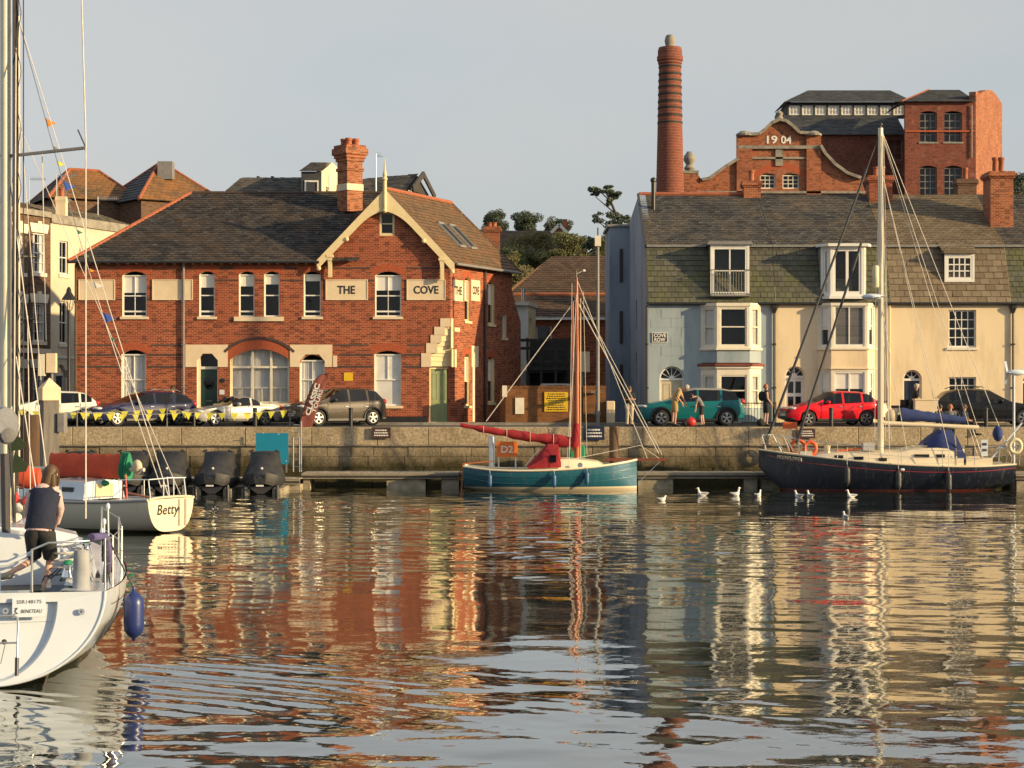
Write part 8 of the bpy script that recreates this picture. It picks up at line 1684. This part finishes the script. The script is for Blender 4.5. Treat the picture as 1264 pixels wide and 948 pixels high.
po = bend(.50, (-1, -.2), .3); po.update(eL=(-.28, -.20, 1.02), wL=(-.30, -.2, .82), hL=(-.31, -.2, .75), eR=(-.18, .16, 1.0), wR=(-.24, .12, .8), hR=(-.25, .1, .73), face=(-1, -.3, -.3), pL=(0, -.09, .90), pR=(0, .09, .90), kL=(-.04, -.11, .5), kR=(.06, .11, .5), aL=(.0, -.11, .09), aR=(.12, .1, .09), tL=(-.16, -.13, .035), tR=(-.04, .12, .035), sL=Vector(po['sL']) + V(.17, -.17, 0), sR=Vector(po['sR']) + V(-.17, .17, 0))
person('person in grey top and black shorts stooping over things on the quay', at(866, 75.3), 0, .88, po, 'cloth_grey', 'cloth_black', 'skin_pale', 'hair_dark')
po = dict(eL=(.02, -.2, 1.12), wL=(.16, -.18, .95), hL=(.2, -.16, .88), sL=(0, -.17, 1.39), sR=(0, .17, 1.39), eR=(-.02, .2, 1.12), wR=(.06, .2, .9), hR=(.08, .2, .82), face=(1, -.1, 0), pL=(0, -.09, .90), pR=(0, .09, .90), kL=(.03, -.10, .5), kR=(-.03, .1, .5), aL=(.0, -.1, .09), aR=(-.1, .1, .09), tL=(.16, -.11, .035), tR=(.06, .11, .035))
person('red-haired person in black with a dark rucksack walking past the railing', at(946, 75.6), 0, 1.02, po, 'cloth_black', 'cloth_black', 'skin', 'hair_red', .05, bag='cloth_black', sleeve='n')
po2 = dict(po); po2.update(bend(.18, (1, 0))); po2.update(sL=(.06, -.17, 1.37), sR=(.06, .17, 1.37), eL=(.14, -.22, 1.12), wL=(.32, -.2, 1.02), hL=(.40, -.18, 1.0), eR=(.12, .2, 1.1), wR=(.3, .16, 1.0), hR=(.38, .14, .98))
person('person in dark shirt and pale cap leaning on a box by the navy door', at(1128, 76.2), 0, 1.03, po2, 'cloth_black', 'cloth_black', 'skin', 'hair_grey', cap='cloth_cream')
sit = dict(pel=(0, 0, .13), spi=(0, .0, .32), che=(0, -.01, .52), nek=(0, -.01, .66), hlo=(0, -.03, .73), hmi=(0, -.035, .80), hto=(0, -.02, .87), sL=(-.17, 0, .59), sR=(.17, 0, .59), eL=(-.23, -.05, .33), eR=(.23, -.05, .33), wL=(-.12, -.25, .25), wR=(.12, -.25, .25), hL=(-.06, -.3, .25), hR=(.06, -.3, .25), pL=(-.09, -.02, .12), pR=(.09, -.02, .12), kL=(-.11, -.45, .16), kR=(.11, -.45, .16), aL=(-.11, -.52, -.26), aR=(.11, -.52, -.26), tL=(-.11, -.68, -.30), tR=(.11, -.68, -.30))
for px, lab, hr, sh, rz in ((1160, 'dark-haired person in black sitting on the quay edge', 'hair_dark', 'cloth_black', .5), (1173, 'fair-haired person sitting between two others on the quay edge', 'hair_red', 'cloth_grey', -.2), (1190, 'person in dark clothes sitting apart before the black estate car', 'hair_brown', 'cloth_navy', .9)):
    person(lab, (PX(px, 74.35), 74.35, ZG + .005), rz, 1.0, sit, sh, 'cloth_black', 'skin', hr, .08, leg_to='a')
person('dark-haired person walking behind the navy estate car', at(213, 79.0), 1.2, .98, {}, 'cloth_white', 'cloth_navy', 'skin', 'hair_dark', leg_to='a')
# the woman on the foreground yacht, back to the viewer, one knee on the seat
def crew():
    Y = 24.35; org = Vector((PX(50, Y), Y, .80)); W = lambda px, py, dy=0: Vector((PX(px, Y + dy), Y + dy, PZ(py, Y + dy))) - org
    po = dict(pel=W(49, 652), spi=W(51, 634, .05), che=W(55, 616, .12), nek=W(59, 602, .2), hlo=W(62, 595, .24), hmi=W(64, 586, .26), hto=W(64.5, 577, .26), sL=W(41, 610, .14), sR=W(69, 609, .14), eL=W(34, 632, .3), eR=W(74, 628, .3), wL=W(40, 650, .5), wR=W(70, 645, .5), hL=W(44, 654, .58), hR=W(67, 650, .58),
              pL=W(42, 660), pR=W(57, 660), kL=W(44, 689, .22), kR=W(62, 691, .16), aL=W(13, 707, -.02), aR=W(54, 727, .02), tL=W(2, 712, -.02), tR=W(58, 735, .15), face=(.45, .85, -.2))
    t = person('person in navy vest over pink hoodie and black shorts working aboard the white yacht', org, 0, 1.0, po, 'cloth_pink', 'cloth_black', 'skin_pale', 'hair_brown', .24, sleeve='w', shoes='pontoon_deck', hood='cloth_pink', vest='cloth_navy', group='people aboard')
crew()
# ------------------------------------------------------------------ gulls
def gull(px, py, rz, label, sc=1.0, head=.0):
    sc *= .66
    Y = CAMZ * F / (py - HY); t = thing('gull', label, 'gull', (PX(px, Y), Y, -.02), rz, 'gulls on the water')
    rows = []
    for x, w, z0, z1 in ((-.26, .01, .14, .16), (-.20, .05, .07, .17), (-.10, .095, .0, .19), (.02, .11, -.04, .20), (.12, .09, -.02, .20), (.18, .05, .05, .19), (.20, .01, .10, .15)): rows.append([V(x, math.cos(k * math.pi / 5) * w, (z0 + z1) / 2 + math.sin(k * math.pi / 5) * (z1 - z0) / 2) * sc for k in range(10)])
    s = MB().grid(rows, True); s.face(rows[0]); s.face(rows[-1]); s.tube([V(.10, 0, .12) * sc, V(.16, 0, .22) * sc, V(.19, 0, .31 + head) * sc], [.075 * sc, .052 * sc, .04 * sc], 10); s.ell(V(.20, 0, .33 + head) * sc, .06 * sc, .045 * sc, .045 * sc, 12, 8)
    s.build('body', 'feather_white', t, False, 70)
    for sg in (-1, 1): MB().ell(V(-.09, sg * .075, .13) * sc, .19 * sc, .035 * sc, .06 * sc, 12, 8, Matrix.Rotation(.12, 4, 'Y')).build('wing', 'feather_grey', t, False, 60); MB().ell(V(.22, sg * .04, .34 + head) * sc, .007 * sc, .004 * sc, .007 * sc, 6, 4).build('eye', 'black_paint', t, False)
    MB().lathe([(.014 * sc, 0), (.012 * sc, .04 * sc), (.002, .075 * sc)], 8, Matrix.Translation(V(.25, 0, .325 + head) * sc) @ Matrix.Rotation(math.pi / 2, 4, 'Y')).build('beak', 'beak', t, False); MB().box(-.36 * sc, -.2 * sc, -.03 * sc, .03 * sc, .14 * sc, .16 * sc).build('tail', 'black_paint', t, False)
for px, py, rz, l, sc, hd in ((867, 612, math.pi, 'white gull facing left on the water beyond the teal boat bow', 1.25, .02), (817, 618, .3, 'pale gull low in the water beside the teal boat bow', 1.0, -.06), (908, 612, .5, 'gull sitting upright by the navy yacht bow', 1.2, .05), (936, 613, .9, 'gull floating under the navy yacht bow', 1.1, .0), (986, 614, 2.4, 'first of two gulls close together by the navy hull', 1.15, .0), (1000, 614, 2.0, 'second of two gulls close together by the navy hull', 1.15, .0), (1051, 614, 3.4, 'gull preening beside the middle fender of the navy yacht', 1.15, .03), (1044, 640, 1.9, 'lone gull floating well clear of the navy yacht', 1.0, -.02)): gull(px, py, rz, l, sc, hd)
# ------------------------------------------------------------------ quay furniture
def lamp_post():
    Y = 79.2; x = PX(85, Y); t = thing('street_lamp', 'black Victorian lantern street lamp at the left corner of the pub', 'street lamp', (x, Y, ZG)); T = Matrix.Translation((x, Y, 0)); zt = PZ(383, Y); k = 1
    MB().lathe([(.17, ZG), (.17, ZG + .5), (.11, ZG + .6), (.08, ZG + 1.2), (.055, zt - .1), (.08, zt)], 12, T).build('post', 'black_paint', t, smooth=40); MB().box(x - .2, x - .03, Y - .1, Y + .1, PZ(466, Y), PZ(457, Y)).build('control_box', 'black_paint', t)
    zl = PZ(370, Y); MB().lathe([(.13, zt), (.27, zl)], 6, T).build('lantern_glass', 'glass', t); fr = MB()
    for a in range(6): fr.tube([(x + .13 * math.cos(a * 1.047), Y + .13 * math.sin(a * 1.047), zt), (x + .27 * math.cos(a * 1.047), Y + .27 * math.sin(a * 1.047), zl)], .014, 5)
    fr.build('lantern_frame', 'black_paint', t); MB().lathe([(.33, zl), (.30, zl + .05), (.12, PZ(361, Y)), (.10, PZ(357, Y)), (.03, PZ(354, Y))], 6, T).build('lantern_hood', 'black_paint', t); MB().ell((x + .04, Y, (zt + zl) / 2), .05, .05, .14, 8, 6).build('bulb', 'white_paint', t, smooth=60)
lamp_post()
Y = 78.3; x = PX(738, Y); t = thing('flagpole', 'tall plain grey pole with pale box at its top by the yard wall', 'pole', (x, Y, ZG)); MB().tube([(x, Y, ZG), (x, Y, PZ(296, Y))], [.085, .06], 10).build('pole', 'lead', t, smooth=60); MB().box(x - .13, x + .13, Y - .1, Y + .1, PZ(304, Y), PZ(291, Y)).build('top_box', 'ivory_paint', t); MB().tube([(x, Y, PZ(291, Y)), (x, Y, PZ(281, Y))], .03, 6).build('spike', 'black_paint', t)
for py in (484, 510): MB().box(x - .3, x + .12, Y - .03, Y + 1.0, PZ(py, Y) - .03, PZ(py, Y) + .03).build('wall_bracket', 'lead', t)
Y = 78.2; x = PX(63, Y); t = thing('cream_cabinet', 'cream cabinet raised on a post behind the capped pile', 'cabinet', (x, Y, ZG)); MB().box(PX(57, Y), PX(68.5, Y), Y, Y + .3, PZ(460, Y), PZ(436, Y)).build('cabinet', 'cream_stone', t); MB().box(PX(47, Y), PX(55, Y), Y, Y + .3, PZ(464, Y), PZ(437, Y)).build('side_panel', 'ivory_paint', t); MB().tube([(x, Y + .15, ZG), (x, Y + .15, PZ(460, Y))], .06, 8).build('post', 'lead', t)
def scaffold():
    Y = 84; t = thing('scaffold', 'steel tube scaffold against the brown brick townhouse', 'scaffold', (PX(28, Y), Y, ZG)); X = lambda px: PX(px, Y); Z = lambda py: PZ(py, Y)
    for px in (22, 29, 36): MB().tube([(X(px), Y, ZG), (X(px), Y, Z(270))], .03, 6).build('standard', 'timber_dark', t)
    for py in (290, 318, 352, 395, 436, 470):
        MB().tube([(X(18), Y - .05, Z(py)), (X(41), Y - .05, Z(py))], .03, 6).build('ledger', 'timber_dark', t)
    for py in (302, 360, 410): MB().tube([(X(20), Y - .08, Z(py + 22)), (X(37), Y - .08, Z(py - 14))], .025, 6).build('brace', 'timber_dark', t)
    for py in (318, 395): MB().box(X(18), X(41), Y, Y + .9, Z(py) + .04, Z(py) + .09).build('walk_boards', 'pontoon_deck', t)
scaffold()
def bollard(px, Y, h, label):
    x = PX(px, Y); o = MB().lathe([(.085, ZG), (.085, ZG + h - .08), (.10, ZG + h - .07), (.10, ZG + h - .02), (.05, ZG + h)], 12, Matrix.Translation((x, Y, 0))).build('bollard', 'black_paint', None, smooth=40); tag(o, label, 'bollard', 'black bollards along the quay edge')
for px, l in ((315, 'black bollard in front of the silver roadster'), (433, 'black bollard in front of the bronze crossover'), (1026, 'black bollard in front of the red hatchback'), (1217, 'black bollard in front of the black estate car')): bollard(px, 74.9, .78, l)
def bunting():
    Y = 74.5; rr = random.Random(3)
    for k, (a, b, sag, z0, lab) in enumerate(((-10, 208, .18, 504, 'string of yellow bunting before the white and navy cars'), (206, 358, .14, 506, 'string of yellow bunting before the silver roadster'))):
        t = thing('bunting_string', lab, 'bunting', (PX((a + b) / 2, Y), Y, ZG), 0, 'yellow bunting along the quay'); n = 40; pt = lambda f: V(PX(a + (b - a) * f, Y), Y, PZ(z0, Y) - sag * math.sin(f * math.pi))
        MB().tube([pt(i / n) for i in range(n + 1)], .010, 4).build('cord', 'rope_white', t); m = int((b - a) / 15)
        for i in range(m):
            f = (i + .5) / m; p = pt(f); w = .15; d = V(rr.uniform(-.05, .05), -.05 + rr.uniform(-.08, .05), -.34 + rr.uniform(0, .07)); o = V(0, .005, 0); q = [p + V(-w, 0, 0), p + V(w, rr.uniform(-.04, .04), 0), p + d]
            MB().mesh([x - o for x in q] + [x + o for x in q], [(0, 1, 2), (5, 4, 3), (0, 3, 4, 1), (1, 4, 5, 2), (2, 5, 3, 0)]).build('pennant', 'flag_yellow', t)
        for px in ((a, b) if k else (a,)):
            x = PX(px, Y); MB().tube([(x, Y, ZG), (x, Y, PZ(z0, Y) + .08)], .03, 8).build('post', 'pile_grey', t)
    t = thing('second_bunting_string', 'lower second string of yellow bunting before the navy estate car', 'bunting', (PX(160, Y - .2), Y - .2, ZG), 0, 'yellow bunting along the quay'); pt = lambda f: V(PX(95 + 145 * f, Y - .2), Y - .2, PZ(509, Y - .2) - .08 * math.sin(f * math.pi)); MB().tube([pt(i / 20) for i in range(21)], .010, 4).build('cord', 'rope_white', t)
    for i in range(9):
        p = pt((i + .5) / 9); q = [p + V(-.14, 0, 0), p + V(.14, .02, 0), p + V(.03 * (-1) ** i, -.06, -.30)]; o = V(0, .005, 0); MB().mesh([x - o for x in q] + [x + o for x in q], [(0, 1, 2), (5, 4, 3), (0, 3, 4, 1), (1, 4, 5, 2), (2, 5, 3, 0)]).build('pennant', 'flag_yellow', t)
    for px in (95, 240): x = PX(px, Y - .2); MB().tube([(x, Y - .2, ZG), (x, Y - .2, PZ(507, Y - .2))], .03, 8).build('post', 'pile_grey', t)
bunting()
def banner():
    Y = 74.2; t = thing('feather_banner', 'leaning rust red feather banner with white lettering at the quay edge', 'banner', P(375, 531, Y)); c = lambda px, py, dy=0: V(*P(px, py, Y + dy)); rows = []
    Lp = [(370, 530), (371, 520), (374, 508), (378, 495), (383, 482), (389, 470), (394, 464), (398, 462)]; Rp = [(384, 530), (388, 519), (391, 508), (395, 496), (399, 484), (403, 473), (405, 466), (404.5, 462.5)]
    for i, (l, r_) in enumerate(zip(Lp, Rp)): rows.append([c(l[0] + (r_[0] - l[0]) * k / 4, l[1] + (r_[1] - l[1]) * k / 4, .03 * math.sin(k * 1.2 + i * .6)) for k in range(5)])
    MB().grid(rows).grid([[p + V(0, .008, 0) for p in r_] for r_ in rows]).build('cloth', 'banner', t, smooth=60); MB().tube([c(369, 534), c(371, 518), c(378, 494), c(388, 470), c(396, 462.5), c(404, 462)], .02, 6).build('pole', 'black_paint', t)
    d = c(394, 476) - c(380, 518); up = V(-d.z, 0, d.x).normalized()
    lettering('CLASSIC', .3, 'white_paint', t, c(386, 493) + V(0, -.06, 0), d, up, fit=(1.35, .22), weight=.012); lettering('TOURS', .3, 'white_paint', t, c(392, 495) + V(0, -.06, 0), d, up, fit=(1.0, .17), weight=.008)
banner()
def scooter():
    Y = 76.0; x = PX(1100, Y); t = thing('motor_scooter', 'small parked scooter with pale bodywork beside the red hatchback', 'scooter', (x, Y, ZG + .005), math.radians(35))
    for dx in (-.55, .55):
        w = MB().lathe([(.12, -.05), (.22, -.05), (.25, 0), (.22, .05), (.12, .05)], 20, Matrix.Translation((dx, 0, .25)) @ Matrix.Rotation(math.pi / 2, 4, 'X')).build('wheel', 'rubber', t, False, 50)
    MB().prism([(-.62, .42), (-.30, .30), (.2, .28), (.30, .55), (.75, .62), (.85, .72), (.2, .78), (.12, .42), (-.25, .42), (-.45, .95), (-.58, .92)], .26, Matrix.Translation((0, -.13, 0))).build('bodywork', 'gel_cream', t, False); MB().box(.15, .85, -.14, .14, .76, .86).build('saddle', 'black_canvas', t, False); MB().tube([(-.52, -.3, 1.05), (-.52, 0, 1.0), (-.52, .3, 1.05)], .02, 6).build('handlebar', 'black_paint', t, False); MB().ell((-.62, 0, .95), .07, .09, .09, 10, 6).build('headlamp', 'lamp_clear', t, False, 60); MB().box(.7, .95, -.15, .15, .86, 1.1).build('top_box', 'black_paint', t, False)
scooter()
Y = 75.6; t = thing('planter_box', 'cream box planter beside the leaning person in the cap', 'box', (PX(1144, Y), Y, ZG)); MB().box(PX(1130, Y), PX(1158, Y), Y, Y + .5, ZG + .004, PZ(494, Y)).build('box', 'cream_stone', t)
MB().box(PX(1129, Y), PX(1159, Y), Y - .03, Y + .53, PZ(494, Y), PZ(492, Y)).build('rim', 'cream_stone', t)
for px, sz, mat, l in ((853, .30, 'red_plastic', 'red bag on the quay between the bending people'), (846, .22, 'cloth_black', 'small black bag beside the red bag'), (939, .26, 'cloth_black', 'black bag at the feet of the walking person')):
    Y = 75.2; o = MB().ell((PX(px, Y), Y, ZG + sz * .62), sz * .7, sz * .5, sz * .62, 14, 8).tube([(PX(px, Y) - sz * .3, Y, ZG + sz * 1.0), (PX(px, Y), Y, ZG + sz * 1.4), (PX(px, Y) + sz * .3, Y, ZG + sz * 1.0)], .015, 5).build('carrier_bag', mat, None, smooth=60); tag(o, l, 'bag')
for px, py0, Y, mat, l in ((362, 540, 73.0, 'steel', 'slim steel ladder post beside the teal board'), (372, 520, 73.0, 'steel', 'thin pole between teal board and banner')):
    x = PX(px, Y); o = MB().tube([(x, Y, .6), (x, Y, PZ(py0, Y))], .035, 8).tube([(x + .25, Y, .6), (x + .25, Y, PZ(py0, Y))], .035, 8) if px == 362 else MB().tube([(x, Y, .6), (x, Y, PZ(py0, Y))], .03, 8)
    if px == 362:
        for k in range(7): o.tube([(x, Y, .8 + k * .28), (x + .25, Y, .8 + k * .28)], .02, 6)
    tag(o.build('quay_ladder' if px == 362 else 'marker_pole', mat), l, 'ladder' if px == 362 else 'pole')
# clutter of the boat moored beyond the foreground yacht: red canvas and folded flags
def hidden_boat():
    Y = 40; t = thing('rafted_dinghy', 'half hidden cream boat with red numbered sail beyond the white yacht', 'boat', (PX(20, Y), Y, 0), math.pi - .1)
    secs = resample([(0, .7, .9, .1), (1.5, 1.0, .85, -.1), (3.5, .95, .9, -.1), (4.6, .4, 1.0, 0), (5.0, .02, 1.05, .3)], 18); rows = hull_mesh(secs, 10, .6, 1.1); s = MB().grid(rows); s.face(rows[0]); s.build('hull', 'gel_cream', t, False, 50); plate_grid([[V(x, b * .97, z), V(x, 0, z + .03), V(x, -b * .97, z)] for x, b, z, k in secs], 'deck', 'gel_grey', t)
    W = lambda px, py: (Matrix.Translation(t.location) @ Matrix.Rotation(math.pi - .1, 4, 'Z')).inverted() @ V(*P(px, py, Y)); rw = []
    for i in range(10):
        f = i / 9; c0 = W(-20, 585).lerp(W(49, 590), f); rw.append([c0 + V(0, math.cos(k * math.pi / 5) * .14, math.sin(k * math.pi / 5) * (.24 + .03 * math.sin(i * 2))) for k in range(10)])
    s = MB().grid(rw, True); s.face(rw[0]); s.face(rw[-1]); s.build('red_sail', 'orange_canvas', t, False, 60); MB().tube([W(-20, 596), W(49, 601)], .05, 8).build('boom', 'alu', t, False)
    for k, (px, py, mat) in enumerate(((17, 615, 'red_plastic'), (33, 618, 'red_plastic'), (24, 626, 'cloth_white'), (38, 612, 'cloth_cream'), (20, 640, 'cloth_white'))): MB().ell(W(px, py), .13, .10, .15, 8, 6, Matrix.Rotation(k, 4, 'X')).build('folded_flag', mat, t, False)
hidden_boat()
